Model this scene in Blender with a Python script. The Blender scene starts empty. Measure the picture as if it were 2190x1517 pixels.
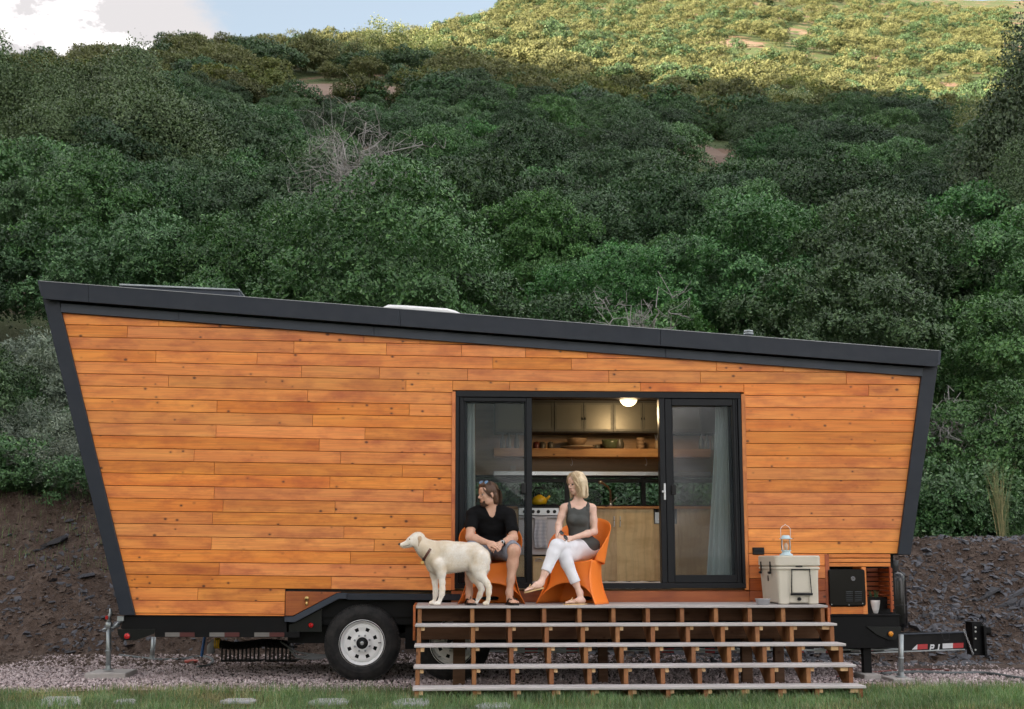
import bpy, math, random
import numpy as np
from mathutils import Vector, Matrix
scene = bpy.context.scene
COL = scene.collection
rad = math.radians

# ------------------------------------------------------------------ camera
CAMPOS = np.array([0.0, -13.75, 1.31]); FPX = 2743.0; YAW = 0.05395272670; PITCH = 0.15780914
cam_d = bpy.data.cameras.new("camera"); cam = bpy.data.objects.new("camera", cam_d); COL.objects.link(cam)
cam.location = CAMPOS; cam.rotation_euler = (math.pi / 2 + PITCH, 0, -YAW)
cam_d.sensor_width = 36.0; cam_d.lens = FPX / 2190.0 * 36.0
cam_d.clip_start = 0.1; cam_d.clip_end = 3000.0
cam_d.dof.use_dof = True; cam_d.dof.focus_distance = 13.2; cam_d.dof.aperture_fstop = 5.0
scene.camera = cam

# ------------------------------------------------------------------ light
SUN_EL = 11.0; SUN_AZ_VEC = np.array([-0.80, -0.60])          # horizontal direction towards the sun
SUN_AZ_VEC = SUN_AZ_VEC / np.linalg.norm(SUN_AZ_VEC)
SDIR = np.array([SUN_AZ_VEC[0] * math.cos(rad(SUN_EL)), SUN_AZ_VEC[1] * math.cos(rad(SUN_EL)), math.sin(rad(SUN_EL))])
sun_d = bpy.data.lights.new("sun", 'SUN'); sun = bpy.data.objects.new("sun", sun_d); COL.objects.link(sun)
sun_d.energy = 3.3; sun_d.angle = rad(0.5); sun_d.color = (1.0, 0.82, 0.56)
sun.rotation_euler = Vector(SDIR).to_track_quat('Z', 'Y').to_euler(); sun.location = (-20, -20, 30)
world = bpy.data.worlds.new("World"); scene.world = world; world.use_nodes = True
wn = world.node_tree.nodes; wl = world.node_tree.links; wn.clear()
w_out = wn.new('ShaderNodeOutputWorld'); w_bg = wn.new('ShaderNodeBackground'); w_sky = wn.new('ShaderNodeTexSky')
w_sky.sky_type = 'NISHITA'; w_sky.sun_disc = False; w_sky.sun_elevation = rad(SUN_EL)
w_sky.sun_rotation = math.atan2(SUN_AZ_VEC[0], SUN_AZ_VEC[1]); w_sky.air_density = 1.0; w_sky.dust_density = 1.5; w_sky.ozone_density = 0.6
w_bg.inputs['Strength'].default_value = 0.062
tc = wn.new('ShaderNodeTexCoord')
cn = wn.new('ShaderNodeTexNoise'); cn.inputs['Scale'].default_value = 2.6; cn.inputs['Detail'].default_value = 9; cn.inputs['Roughness'].default_value = 0.62
cmap = wn.new('ShaderNodeMapping'); cmap.inputs['Scale'].default_value = (1, 1, 1.9); cmap.inputs['Location'].default_value = (4.2, 1.1, 5.3)
wl.new(tc.outputs['Generated'], cmap.inputs['Vector']); wl.new(cmap.outputs['Vector'], cn.inputs['Vector'])
def cam_dir(px, py):
    R = np.array(Matrix.Rotation(-YAW, 3, 'Z') @ Matrix.Rotation(math.pi / 2 + PITCH, 3, 'X'))
    c = R @ np.array([(px - 1095) / FPX, -(py - 758.5) / FPX, -1.0]); return c / np.linalg.norm(c)
def wmath(op, a, b=None, c=None):
    m = wn.new('ShaderNodeMath'); m.operation = op
    for i, v in enumerate((a, b, c)):
        if v is None: continue
        if isinstance(v, (int, float)): m.inputs[i].default_value = v
        else: wl.new(v, m.inputs[i])
    return m.outputs[0]
def wdot(d):
    n = wn.new('ShaderNodeVectorMath'); n.operation = 'DOT_PRODUCT'; wl.new(tc.outputs['Generated'], n.inputs[0]); n.inputs[1].default_value = tuple(d); return n.outputs['Value']
def blob_mask(px, py, r):                        # a cumulus bank at a place in the sky
    d = wdot(cam_dir(px, py)); m = wn.new('ShaderNodeMapRange'); m.inputs[1].default_value = math.cos(r); m.inputs[2].default_value = 1.0
    m.inputs[3].default_value = 0; m.inputs[4].default_value = 1; wl.new(d, m.inputs[0]); return m.outputs[0]
bm1 = wmath('MULTIPLY', blob_mask(175, 30, 0.12), 0.22)
bm2 = wmath('MULTIPLY', blob_mask(640, -330, 0.12), 0.3)
val = wmath('ADD', cn.outputs['Fac'], wmath('SUBTRACT', wmath('ADD', bm1, bm2), 0.0))
cr = wn.new('ShaderNodeMapRange'); cr.interpolation_type = 'SMOOTHSTEP'; cr.inputs[1].default_value = 0.46; cr.inputs[2].default_value = 0.57; wl.new(val, cr.inputs[0])
cshade = wn.new('ShaderNodeMapRange'); cshade.inputs[1].default_value = 0.505; cshade.inputs[2].default_value = 0.66; cshade.inputs[3].default_value = 0.0; cshade.inputs[4].default_value = 1.0; wl.new(cn.outputs['Fac'], cshade.inputs[0])
ccol = wn.new('ShaderNodeMix'); ccol.data_type = 'RGBA'; ccol.inputs[6].default_value = (1.98, 1.90, 1.92, 1); ccol.inputs[7].default_value = (15.0, 14.4, 14.2, 1)  # thick cloud, mostly out of view, boosted to light the shaded foreground
wl.new(cshade.outputs[0], ccol.inputs[0])
CLOUD_MIX = ccol
cm = wn.new('ShaderNodeMix'); cm.data_type = 'RGBA'
veil = wn.new('ShaderNodeMix'); veil.data_type = 'RGBA'; veil.inputs[0].default_value = 0.5; veil.inputs[7].default_value = (1.55, 1.58, 1.62, 1); wl.new(w_sky.outputs[0], veil.inputs[6])
wl.new(cr.outputs[0], cm.inputs[0]); wl.new(veil.outputs[2], cm.inputs[6]); wl.new(ccol.outputs[2], cm.inputs[7])
wl.new(cm.outputs[2], w_bg.inputs['Color']); wl.new(w_bg.outputs[0], w_out.inputs['Surface'])
scene.view_settings.view_transform = 'Standard'; scene.view_settings.look = 'None'; scene.view_settings.gamma = 1.0
scene.view_settings.use_curve_mapping = False; scene.view_settings.exposure = 2.75
scene.cycles.max_bounces = 8; scene.cycles.diffuse_bounces = 2; scene.cycles.glossy_bounces = 3; scene.cycles.transmission_bounces = 6; scene.cycles.transparent_max_bounces = 8
scene.cycles.use_denoising = True; scene.cycles.sample_clamp_indirect = 6.0; scene.cycles.caustics_reflective = False; scene.cycles.caustics_refractive = False

# ------------------------------------------------------------------ helpers
_R = np.array(Matrix.Rotation(-YAW, 3, 'Z') @ Matrix.Rotation(math.pi / 2 + PITCH, 3, 'X'))
def P(px, py, Y=0.0):
    c = _R @ np.array([(px - 1095) / FPX, -(py - 758.5) / FPX, -1.0]); t = (Y - CAMPOS[1]) / c[1]; return CAMPOS + c * t
def PX(px, py, Y=0.0): return P(px, py, Y)[0]
def PZ(px, py, Y=0.0): return P(px, py, Y)[2]
def proj(X, Y, Z):
    v = np.stack([np.asarray(X, float) - CAMPOS[0], np.asarray(Y, float) - CAMPOS[1], np.asarray(Z, float) - CAMPOS[2]], -1)
    c = v @ _R; return 1095 + FPX * c[..., 0] / -c[..., 2], 758.5 - FPX * c[..., 1] / -c[..., 2]
W = {}                                            # object name -> world origin
def A(x): return np.asarray(x, dtype=float)
def tag(o, label=None, cat=None, group=None, kind=None):
    if label: o['label'] = label
    if cat: o['category'] = cat
    if group: o['group'] = group
    if kind: o['kind'] = kind
    return o
def thing(name, label, cat, loc, group=None):
    o = bpy.data.objects.new(name, None); COL.objects.link(o); o.empty_display_size = 0.2
    o.location = loc; W[o.name] = A(loc); tag(o, label, cat, group); return o
def mesh_data(name, V, F, mat, smooth=False, mat_idx=None):
    V = A(V).reshape(-1, 3); me = bpy.data.meshes.new(name)
    if isinstance(F, np.ndarray):
        k = F.shape[1]; n = len(F)
        me.vertices.add(len(V)); me.vertices.foreach_set('co', V.ravel().astype(np.float32))
        me.loops.add(n * k); me.loops.foreach_set('vertex_index', F.ravel().astype(np.int32))
        me.polygons.add(n); me.polygons.foreach_set('loop_start', (np.arange(n) * k).astype(np.int32))
        me.polygons.foreach_set('loop_total', np.full(n, k, dtype=np.int32))
        me.update(calc_edges=True); me.validate()
    else:
        me.from_pydata([tuple(v) for v in V], [], F); me.update()
    for m in (mat if isinstance(mat, (list, tuple)) else [mat]):
        if m is not None: me.materials.append(m)
    if mat_idx is not None: me.polygons.foreach_set('material_index', np.asarray(mat_idx, dtype=np.int32))
    me.polygons.foreach_set('use_smooth', np.full(len(me.polygons), bool(smooth)))
    return me
def link(name, me, parent=None, origin=(0, 0, 0)):
    o = bpy.data.objects.new(name, me); COL.objects.link(o); og = A(origin)
    if parent is not None: o.parent = parent; o.location = og - W[parent.name]
    else: o.location = og
    W[o.name] = og; return o
def obj(name, V, F, mat, parent=None, smooth=False, origin=None, mat_idx=None):
    V = A(V).reshape(-1, 3)
    if origin is None:
        origin = A([(V[:, 0].min() + V[:, 0].max()) / 2, (V[:, 1].min() + V[:, 1].max()) / 2, V[:, 2].min()])
    origin = A(origin)
    return link(name, mesh_data(name, V - origin, F, mat, smooth, mat_idx), parent, origin)
class MB:
    """collects pieces of one mesh"""
    def __init__(s): s.V = []; s.F = []; s.n = 0
    def add(s, V, F):
        V = A(V).reshape(-1, 3); s.V.append(V); s.F += [tuple(int(i) + s.n for i in f) for f in F]; s.n += len(V); return s
    def box(s, a, b, c=0.0): return s.add(*box(a, b, c))
    def tube(s, *a, **k): return s.add(*tube(*a, **k))
    def build(s, name, mat, parent=None, smooth=False, origin=None): return obj(name, np.concatenate(s.V), s.F, mat, parent, smooth, origin)
def box(a, b, c=0.0):
    a = A(a); b = A(b); a, b = np.minimum(a, b), np.maximum(a, b)
    if c <= 0:
        V = [(x, y, z) for z in (a[2], b[2]) for y in (a[1], b[1]) for x in (a[0], b[0])]
        return A(V), [(0, 2, 3, 1), (4, 5, 7, 6), (0, 1, 5, 4), (2, 6, 7, 3), (0, 4, 6, 2), (1, 3, 7, 5)]
    c = min(c, *(0.45 * (b - a))); V = []; idx = {}
    for sx in (0, 1):
        for sy in (0, 1):
            for sz in (0, 1):
                s_ = (sx, sy, sz); base = [a[i] if s_[i] == 0 else b[i] for i in range(3)]
                for ax in range(3):
                    v = list(base)
                    for j in range(3):
                        if j != ax: v[j] += c if s_[j] == 0 else -c
                    idx[(s_, ax)] = len(V); V.append(v)
    F = []
    for ax in range(3):
        o1, o2 = [j for j in range(3) if j != ax]
        for sv in (0, 1):
            q = []
            for (p, r) in ((0, 0), (1, 0), (1, 1), (0, 1)):
                s_ = [0, 0, 0]; s_[ax] = sv; s_[o1] = p; s_[o2] = r; q.append(idx[(tuple(s_), ax)])
            F.append(q)
    for ax in range(3):                             # edges along ax
        o1, o2 = [j for j in range(3) if j != ax]
        for p in (0, 1):
            for r in (0, 1):
                s0 = [0, 0, 0]; s0[o1] = p; s0[o2] = r; s1 = list(s0); s1[ax] = 1; s0, s1 = tuple(s0), tuple(s1)
                F.append([idx[(s0, o1)], idx[(s1, o1)], idx[(s1, o2)], idx[(s0, o2)]])
    for sx in (0, 1):
        for sy in (0, 1):
            for sz in (0, 1): F.append([idx[((sx, sy, sz), ax)] for ax in range(3)])
    V = A(V); ctr = (a + b) / 2; out = []
    for f in F:
        p = V[list(f)]; n = np.cross(p[1] - p[0], p[2] - p[0]); out.append(tuple(f) if np.dot(n, p.mean(0) - ctr) > 0 else tuple(f[::-1]))
    return V, out
def prism(poly, y0, y1, c=0.0):
    """polygon [(x,z)..] given in the facade plane, solid from y0 (front) to y1; c = chamfer of the front edge"""
    Q = A(poly); ar = 0.5 * np.sum(Q[:, 0] * np.roll(Q[:, 1], -1) - np.roll(Q[:, 0], -1) * Q[:, 1])
    if ar < 0: Q = Q[::-1]
    n = len(Q); e = np.roll(Q, -1, 0) - Q; e = e / (np.linalg.norm(e, axis=1, keepdims=True) + 1e-9); nr = np.stack([-e[:, 1], e[:, 0]], 1)
    if c > 0:
        m = nr + np.roll(nr, 1, 0); d = 1 + np.sum(nr * np.roll(nr, 1, 0), 1); I = Q + m / np.maximum(d, 0.25)[:, None] * c
        rings = [(I, y0), (Q, y0 + c), (Q, y1)]
    else: rings = [(Q, y0), (Q, y1)]
    V = np.concatenate([np.stack([r[:, 0], np.full(n, y), r[:, 1]], 1) for r, y in rings]); F = [tuple(range(n))]
    for k in range(len(rings) - 1):
        for i in range(n):
            j = (i + 1) % n; F.append((k * n + j, k * n + i, (k + 1) * n + i, (k + 1) * n + j))
    F.append(tuple(range((len(rings) - 1) * n, len(rings) * n))[::-1]); return V, F
def pxpoly(pts, Y): return [(P(x, y, Y)[0], P(x, y, Y)[2]) for x, y in pts]
def tube(pts, r, n=8, caps=True, flat=1.0, closed=False):
    pts = A(pts); m = len(pts); r = np.broadcast_to(A(r), (m,)); T = np.gradient(pts, axis=0) if not closed else np.roll(pts, -1, 0) - np.roll(pts, 1, 0)
    T /= np.linalg.norm(T, axis=1, keepdims=True) + 1e-9; up = A([0, 0, 1]) if abs(T[0][2]) < 0.9 else A([1, 0, 0]); N = np.cross(T[0], up); N /= np.linalg.norm(N)
    V = []; a = np.arange(n) / n * 2 * math.pi
    for i in range(m):
        N = N - T[i] * np.dot(N, T[i]); N /= np.linalg.norm(N) + 1e-9; B = np.cross(T[i], N)
        V.append(pts[i] + r[i] * (np.cos(a)[:, None] * N + flat * np.sin(a)[:, None] * B))
    V = np.concatenate(V); F = []
    for i in range(m if closed else m - 1):
        for j in range(n):
            k = (j + 1) % n; i2 = (i + 1) % m; F.append((i * n + j, i * n + k, i2 * n + k, i2 * n + j))
    if caps and not closed: F.append(tuple(range(n))[::-1]); F.append(tuple((m - 1) * n + j for j in range(n)))
    return V, F
def lathe(prof, c=(0, 0, 0), n=24, axis='z', capb=False, capt=False):
    """profile [(r,h)..] turned about an axis through c"""
    c = A(c); V = []; a = np.arange(n) / n * 2 * math.pi
    for r, h in prof:
        if axis == 'z': V.append(np.stack([r * np.cos(a), r * np.sin(a), np.full(n, h)], 1))
        elif axis == 'y': V.append(np.stack([r * np.cos(a), np.full(n, h), r * np.sin(a)], 1))
        else: V.append(np.stack([np.full(n, h), r * np.cos(a), r * np.sin(a)], 1))
    V = np.concatenate(V) + c; F = []
    for i in range(len(prof) - 1):
        for j in range(n):
            k = (j + 1) % n; f = (i * n + j, i * n + k, (i + 1) * n + k, (i + 1) * n + j); F.append(f if axis != 'y' else f[::-1])
    if capb: F.append(tuple(range(n))[::-1])
    if capt: F.append(tuple((len(prof) - 1) * n + j for j in range(n)))
    return V, F
def instance(o_src, loc, rotz=0.0, scale=1.0, label=None, group=None, tilt=(0, 0)):
    """a copy of a thing and each of its parts (mesh data shared)"""
    r = o_src.copy(); COL.objects.link(r); r.location = loc; r.rotation_euler = (tilt[0], tilt[1], rotz)
    r.scale = (scale, scale, scale) if np.isscalar(scale) else scale
    if label: r['label'] = label
    if group: r['group'] = group
    for ch in KIDS.get(o_src.name, []):
        c = ch.copy(); COL.objects.link(c); c.parent = r
        for g in KIDS.get(ch.name, []):
            d = g.copy(); COL.objects.link(d); d.parent = c
    return r
KIDS = {}
def kids(parent, *ch): KIDS.setdefault(parent.name, []).extend(ch)

# ------------------------------------------------------------------ numpy noise
def _hash(ix, iy, iz, seed):
    h = (ix.astype(np.int64) * 374761393 + iy.astype(np.int64) * 668265263 + iz.astype(np.int64) * 2147483647 + seed * 1013904223) & 0xffffffff
    h = ((h ^ (h >> 13)) * 1274126177) & 0xffffffff; h = h ^ (h >> 16); return (h & 0xffffff) / float(0xffffff)
def vnoise(x, y, z=None, seed=0):
    x = A(x); y = A(y); z = np.zeros_like(x) if z is None else A(z) + np.zeros_like(x)
    ix, iy, iz = np.floor(x), np.floor(y), np.floor(z); fx, fy, fz = x - ix, y - iy, z - iz
    fx, fy, fz = [f * f * (3 - 2 * f) for f in (fx, fy, fz)]; r = 0
    for a in (0, 1):
        for b in (0, 1):
            for c in (0, 1):
                w = (fx if a else 1 - fx) * (fy if b else 1 - fy) * (fz if c else 1 - fz); r = r + w * _hash(ix + a, iy + b, iz + c, seed)
    return r
def fbm(x, y, z=None, oct=4, seed=0):
    r = 0; a = 0.5; x = A(x); y = A(y)
    for i in range(oct):
        r = r + a * (vnoise(x, y, z, seed + i) - 0.5); x = x * 2.03; y = y * 2.03; z = None if z is None else z * 2.03; a *= 0.5
    return r

# ------------------------------------------------------------------ materials
def mat_new(name):
    m = bpy.data.materials.new(name); m.use_nodes = True; nt = m.node_tree; nt.nodes.clear()
    out = nt.nodes.new('ShaderNodeOutputMaterial'); return m, nt, out
def node(nt, typ, ins=None, **props):
    n = nt.nodes.new(typ)
    for k, v in props.items(): setattr(n, k, v)
    for k, v in (ins or {}).items():
        s = n.inputs[k]
        if hasattr(v, 'is_output') or isinstance(v, bpy.types.NodeSocket): nt.links.new(v, s)
        else: s.default_value = v
    return n
def mixc(nt, fac, a, b, blend='MIX'):
    n = nt.nodes.new('ShaderNodeMix'); n.data_type = 'RGBA'; n.blend_type = blend
    for s, v in ((n.inputs[0], fac), (n.inputs[6], a), (n.inputs[7], b)):
        if isinstance(v, bpy.types.NodeSocket): nt.links.new(v, s)
        elif isinstance(v, (int, float)): s.default_value = v
        else: s.default_value = tuple(v) + ((1,) if len(v) == 3 else ())
    return n.outputs[2]
def mrange(nt, v, a, b, c=0.0, d=1.0, smooth=False):
    n = nt.nodes.new('ShaderNodeMapRange'); nt.links.new(v, n.inputs[0])
    for i, q in enumerate((a, b, c, d)): n.inputs[i + 1].default_value = q
    if smooth: n.interpolation_type = 'SMOOTHSTEP'
    return n.outputs[0]
def maths(nt, op, a, b=0.0):
    n = nt.nodes.new('ShaderNodeMath'); n.operation = op
    for i, v in enumerate((a, b)):
        if isinstance(v, bpy.types.NodeSocket): nt.links.new(v, n.inputs[i])
        else: n.inputs[i].default_value = v
    return n.outputs[0]
def noise(nt, vec, scale, detail=3, rough=0.5, dist=0.0):
    n = nt.nodes.new('ShaderNodeTexNoise'); n.inputs['Scale'].default_value = scale; n.inputs['Detail'].default_value = detail
    n.inputs['Roughness'].default_value = rough; n.inputs['Distortion'].default_value = dist
    if vec is not None: nt.links.new(vec, n.inputs['Vector'])
    return n.outputs['Fac']
def mapping(nt, vec, scale=(1, 1, 1), loc=(0, 0, 0)):
    n = nt.nodes.new('ShaderNodeMapping'); n.inputs['Scale'].default_value = scale; nt.links.new(vec, n.inputs['Vector'])
    if isinstance(loc, bpy.types.NodeSocket): nt.links.new(loc, n.inputs['Location'])
    else: n.inputs['Location'].default_value = loc
    return n.outputs[0]
def objpos(nt): return nt.nodes.new('ShaderNodeTexCoord').outputs['Object']
def worldpos(nt): return nt.nodes.new('ShaderNodeNewGeometry').outputs['Position']
def bump(nt, h, strength, dist=0.01):
    n = nt.nodes.new('ShaderNodeBump'); n.inputs['Strength'].default_value = strength; n.inputs['Distance'].default_value = dist
    nt.links.new(h, n.inputs['Height']); return n.outputs[0]
def principled(nt, out, color, rough=0.6, metal=0.0, normal=None, spec=0.5, **kw):
    b = nt.nodes.new('ShaderNodeBsdfPrincipled')
    for k, v in (('Base Color', color), ('Roughness', rough), ('Metallic', metal), ('Normal', normal), ('Specular IOR Level', spec)):
        if v is None: continue
        if isinstance(v, bpy.types.NodeSocket): nt.links.new(v, b.inputs[k])
        elif k == 'Base Color': b.inputs[k].default_value = tuple(v) + ((1,) if len(v) == 3 else ())
        else: b.inputs[k].default_value = v
    for k, v in kw.items():
        s = b.inputs[k.replace('_', ' ')]
        if isinstance(v, bpy.types.NodeSocket): nt.links.new(v, s)
        else: s.default_value = v
    if out is not None: nt.links.new(b.outputs[0], out.inputs['Surface'])
    return b
def M_simple(name, col, rough=0.55, metal=0.0, vary=0.12, scale=8.0, bmp=0.0, bscale=80.0, spec=0.5, **kw):
    m, nt, out = mat_new(name); p = objpos(nt); f = noise(nt, p, scale, 4, 0.6)
    c = mixc(nt, f, tuple(max(0, v * (1 - vary)) for v in col), tuple(min(1, v * (1 + vary)) for v in col))
    nrm = bump(nt, noise(nt, p, bscale, 3), bmp, 0.004) if bmp > 0 else None
    rr = mrange(nt, noise(nt, p, scale * 2.3, 3), 0.3, 0.7, rough * 0.9, min(1, rough * 1.12))
    principled(nt, out, c, rr, metal, nrm, spec, **kw); return m
# ------------------------------------------------------------------ terrain height
GZ = 0.05                                         # level of the pad
rng = np.random.default_rng(7)
_U = A([-400, 0, 500, 800, 1000, 1100, 1600, 2190, 2600]); _D = np.log(A([21, 30, 40, 60, 90, 130, 160, 180, 240, 330, 520]))
_T = A([[1050, 760, 560, 380, 290, 180, 165, 170, 230, 330, 400],
        [1060, 760, 560, 380, 280, 175, 160, 170, 230, 330, 400],
        [1080, 780, 600, 400, 270, 155, 112, 112, 180, 300, 400],
        [1090, 800, 610, 410, 270, 170, 108, 76, 90, 240, 400],
        [1100, 810, 620, 420, 275, 185, 118, 75, 20, 40, 200],
        [1100, 820, 630, 430, 280, 195, 132, 92, 12, -40, -60],
        [1130, 830, 630, 440, 310, 230, 160, 125, 30, -60, -140],
        [1140, 850, 640, 450, 335, 250, 185, 155, 70, -10, -80],
        [1140, 850, 640, 450, 335, 250, 185, 155, 70, -10, -80]])
def toe(X): return np.interp(X, [-9, -4, 0, 3.3, 4.6, 5.6, 9], [4.1, 3.9, 3.9, 3.3, 2.5, 2.1, 1.7])
def height(X, Y, rough=True):
    X = A(X); Y = A(Y); Yc = np.maximum(Y, 6.0); d = np.maximum(Yc + 13.75, 1.0); u = X / d * FPX + 945
    uu = np.clip(u, -400, 2600); ld = np.log(np.clip(d, 21, 520))
    iu = np.clip(np.searchsorted(_U, uu) - 1, 0, len(_U) - 2); fu = (uu - _U[iu]) / (_U[iu + 1] - _U[iu]); fu = fu * fu * (3 - 2 * fu)
    jd = np.clip(np.searchsorted(_D, ld) - 1, 0, len(_D) - 2); fd = (ld - _D[jd]) / (_D[jd + 1] - _D[jd]); fd = np.clip(fd, 0, 1)
    t = (_T[iu, jd] * (1 - fu) + _T[iu + 1, jd] * fu) * (1 - fd) + (_T[iu, jd + 1] * (1 - fu) + _T[iu + 1, jd + 1] * fu) * fd
    z = 1.31 + (1195 - t) * d / FPX
    tY = toe(X) + 0.35 * fbm(X * 0.8, X * 0 + 3.3, oct=3, seed=5)
    topz = z * 0 + (1.31 + (1195 - np.interp(u, [0, 300, 700, 1600, 1950, 2190], [1075, 1085, 1120, 1150, 1160, 1165])) * 20.0 / FPX)
    w = np.clip((Y - tY) / 2.1, 0, 1); bank = topz * (0.25 * w + 0.75 * w ** 0.85 * (1 - 0.25 * (1 - w)))
    far = np.clip((Y - 6.0) / 1.25, 0, 1); far = far * far * (3 - 2 * far)
    zz = bank * (1 - far) + z * far
    if rough:
        amp = np.clip((Y - tY) / 0.5, 0, 1)
        zz = zz + amp * (0.28 * fbm(X * 0.9, Y * 0.9, oct=4, seed=11) + 0.12 * fbm(X * 4.1, Y * 4.1, zz * 3, oct=3, seed=12))
        zz = zz + np.clip((Y - 20) / 60, 0, 1) * 3.0 * fbm(X * 0.05, Y * 0.05, oct=4, seed=15)
    return np.where(Y < tY, GZ, zz + GZ * 0.6)

# ground materials
def M_soil():
    m, nt, out = mat_new("soil"); p = worldpos(nt)
    n1 = noise(nt, p, 0.7, 5, 0.6); n2 = noise(nt, p, 6, 6, 0.65); n3 = noise(nt, p, 40, 4, 0.6)
    c = mixc(nt, n1, (0.050, 0.034, 0.027), (0.105, 0.072, 0.056)); c = mixc(nt, mrange(nt, n2, 0.45, 0.7), c, (0.150, 0.112, 0.092))
    c = mixc(nt, mrange(nt, n3, 0.5, 0.75), c, (0.055, 0.040, 0.034))
    sep = node(nt, 'ShaderNodeSeparateXYZ', {0: p}); y = sep.outputs[1]
    gr = maths(nt, 'MULTIPLY', mrange(nt, y, 9, 22, 0, 1), mrange(nt, noise(nt, p, 0.16, 5, 0.6), 0.36, 0.5, 0, 1, True))
    gcol = mixc(nt, noise(nt, p, 0.9, 4), (0.045, 0.075, 0.028), (0.115, 0.140, 0.060))
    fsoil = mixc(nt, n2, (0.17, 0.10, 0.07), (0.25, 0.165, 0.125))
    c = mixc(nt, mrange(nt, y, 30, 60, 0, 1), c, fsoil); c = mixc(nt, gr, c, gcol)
    principled(nt, out, c, 0.95, 0, bump(nt, maths(nt, 'ADD', maths(nt, 'MULTIPLY', n2, 1.0), maths(nt, 'MULTIPLY', n3, 0.4)), 0.8, 0.06), 0.2); return m
def M_gravel_base():
    m, nt, out = mat_new("gravel"); p = worldpos(nt)
    v = node(nt, 'ShaderNodeTexVoronoi', {'Vector': p, 'Scale': 32.0}); c = mixc(nt, node(nt, 'ShaderNodeSeparateColor', {0: v.outputs['Color']}).outputs[0], (0.14, 0.105, 0.10), (0.30, 0.235, 0.225))
    c = mixc(nt, mrange(nt, v.outputs['Distance'], 0.2, 0.6), c, (0.06, 0.045, 0.042))
    principled(nt, out, c, 0.9, 0, bump(nt, maths(nt, 'SUBTRACT', 1.0, v.outputs['Distance']), 0.8, 0.02), 0.3); return m
def M_lawn():
    m, nt, out = mat_new("lawn"); p = worldpos(nt)
    c = mixc(nt, noise(nt, p, 3, 5, 0.6), (0.035, 0.055, 0.018), (0.11, 0.10, 0.045)); c = mixc(nt, noise(nt, p, 60, 3), c, (0.05, 0.05, 0.02))
    principled(nt, out, c, 0.95, 0, bump(nt, noise(nt, p, 90, 3), 0.6, 0.02), 0.1); return m
m_soil = M_soil(); m_gravel = M_gravel_base(); m_lawn = M_lawn()
def grid_sheet(xs, ys, zf):
    X, Y = np.meshgrid(xs, ys); Z = zf(X, Y); n = len(xs); m = len(ys); V = np.stack([X, Y, Z], -1).reshape(-1, 3)
    i = np.arange(m - 1)[:, None] * n + np.arange(n - 1)[None]; F = np.stack([i, i + 1, i + n + 1, i + n], -1).reshape(-1, 4); return V, F
def grow(a, b, s0, k, lim):                        # spacing that widens with distance
    r = [a]; s = s0
    while r[-1] < b: r.append(r[-1] + s); s = min(s * k, lim)
    return A(r)
ysn = np.arange(1.2, 7.6, 0.065); xsn = np.arange(-8.6, 11.5, 0.075)
V, F = grid_sheet(xsn, ysn, height); tag(obj('earth_bank', V, F, m_soil, smooth=True, origin=(0, 0, 0)), kind='structure')
xr = grow(0, 420, 0.55, 1.035, 6); xs = np.concatenate([-xr[::-1][:-1], xr]); ys = grow(7.4, 560, 0.3, 1.02, 6)
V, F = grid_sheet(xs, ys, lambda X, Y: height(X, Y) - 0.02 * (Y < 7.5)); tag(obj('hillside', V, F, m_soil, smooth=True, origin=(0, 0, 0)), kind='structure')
xl = np.concatenate([-grow(8.5, 420, 0.8, 1.15, 20)[::-1], np.arange(-8, 11.4, 0.8), grow(11.4, 420, 0.8, 1.15, 20)])
for nm, x0 in (('terrain_side', 0),):              # level ground either side of the bank, out of the picture
    xa = xl[xl < -8.0]; V1, F1 = grid_sheet(xa, A([1.2, 3.0, 4.5, 6.0, 7.5]), lambda X, Y: height(X, Y, False) - 0.03)
    xb = xl[xl > 11.2]; V2, F2 = grid_sheet(xb, A([1.2, 3.0, 4.5, 6.0, 7.5]), lambda X, Y: height(X, Y, False) - 0.03)
    mb = MB(); mb.add(V1, F1); mb.add(V2, F2); tag(mb.build('terrain', m_soil, origin=(0, 0, 0)), kind='structure')
# gravel pad and lawn (lawn edge wanders)
def lawn_edge(X): return -0.62 + 0.10 * np.sin(X * 1.7) + 0.25 * fbm(X * 1.3, X * 0 + 9.1, oct=3, seed=31) + np.interp(X, [-5, 0, 3.5, 6, 8], [-0.30, -0.32, -0.35, -0.45, -0.4])
V, F = grid_sheet(np.arange(-14, 17, 0.5), A([-1.6, 0, 2, 4.6]), lambda X, Y: 0 * X + GZ - 0.004); tag(obj('gravel_pad', V, F, m_gravel, origin=(0, 0, 0)), kind='structure')
V, F = grid_sheet(grow(-1, 330, 5, 1.2, 40).tolist() and np.concatenate([-grow(0, 1500, 2, 1.25, 90)[::-1][:-1], grow(0, 1500, 2, 1.25, 90)]), np.concatenate([-grow(0.4, 1500, 2, 1.25, 90)[::-1]]), lambda X, Y: 0 * X + GZ - 0.012 + np.clip(-Y - 15, 0, 1e9) * 0.002)
m_bounce_meadow = M_simple('bounce_meadow', (0.24, 0.22, 0.14), 0.95, vary=0.2, scale=0.2)  # unseen ground, kept pale to bounce light onto the facade
tag(obj('valley_floor', V, F, m_bounce_meadow, origin=(0, 0, 0)), kind='structure')
xe = np.arange(-12, 14, 0.12); ye = lawn_edge(xe)
Vl = np.concatenate([np.stack([xe, ye, xe * 0 + GZ + 0.004], 1), np.stack([xe, ye - 0.15, xe * 0 + GZ + 0.020], 1), np.stack([xe, xe * 0 - 6.0, xe * 0 + GZ + 0.024], 1)]); nn = len(xe)
Fl = [(r * nn + nn + i, r * nn + nn + i + 1, r * nn + i + 1, r * nn + i) for r in (0, 1) for i in range(nn - 1)]
tag(obj('lawn', Vl, Fl, m_lawn, smooth=True, origin=(0, 0, 0)), kind='structure')

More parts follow.
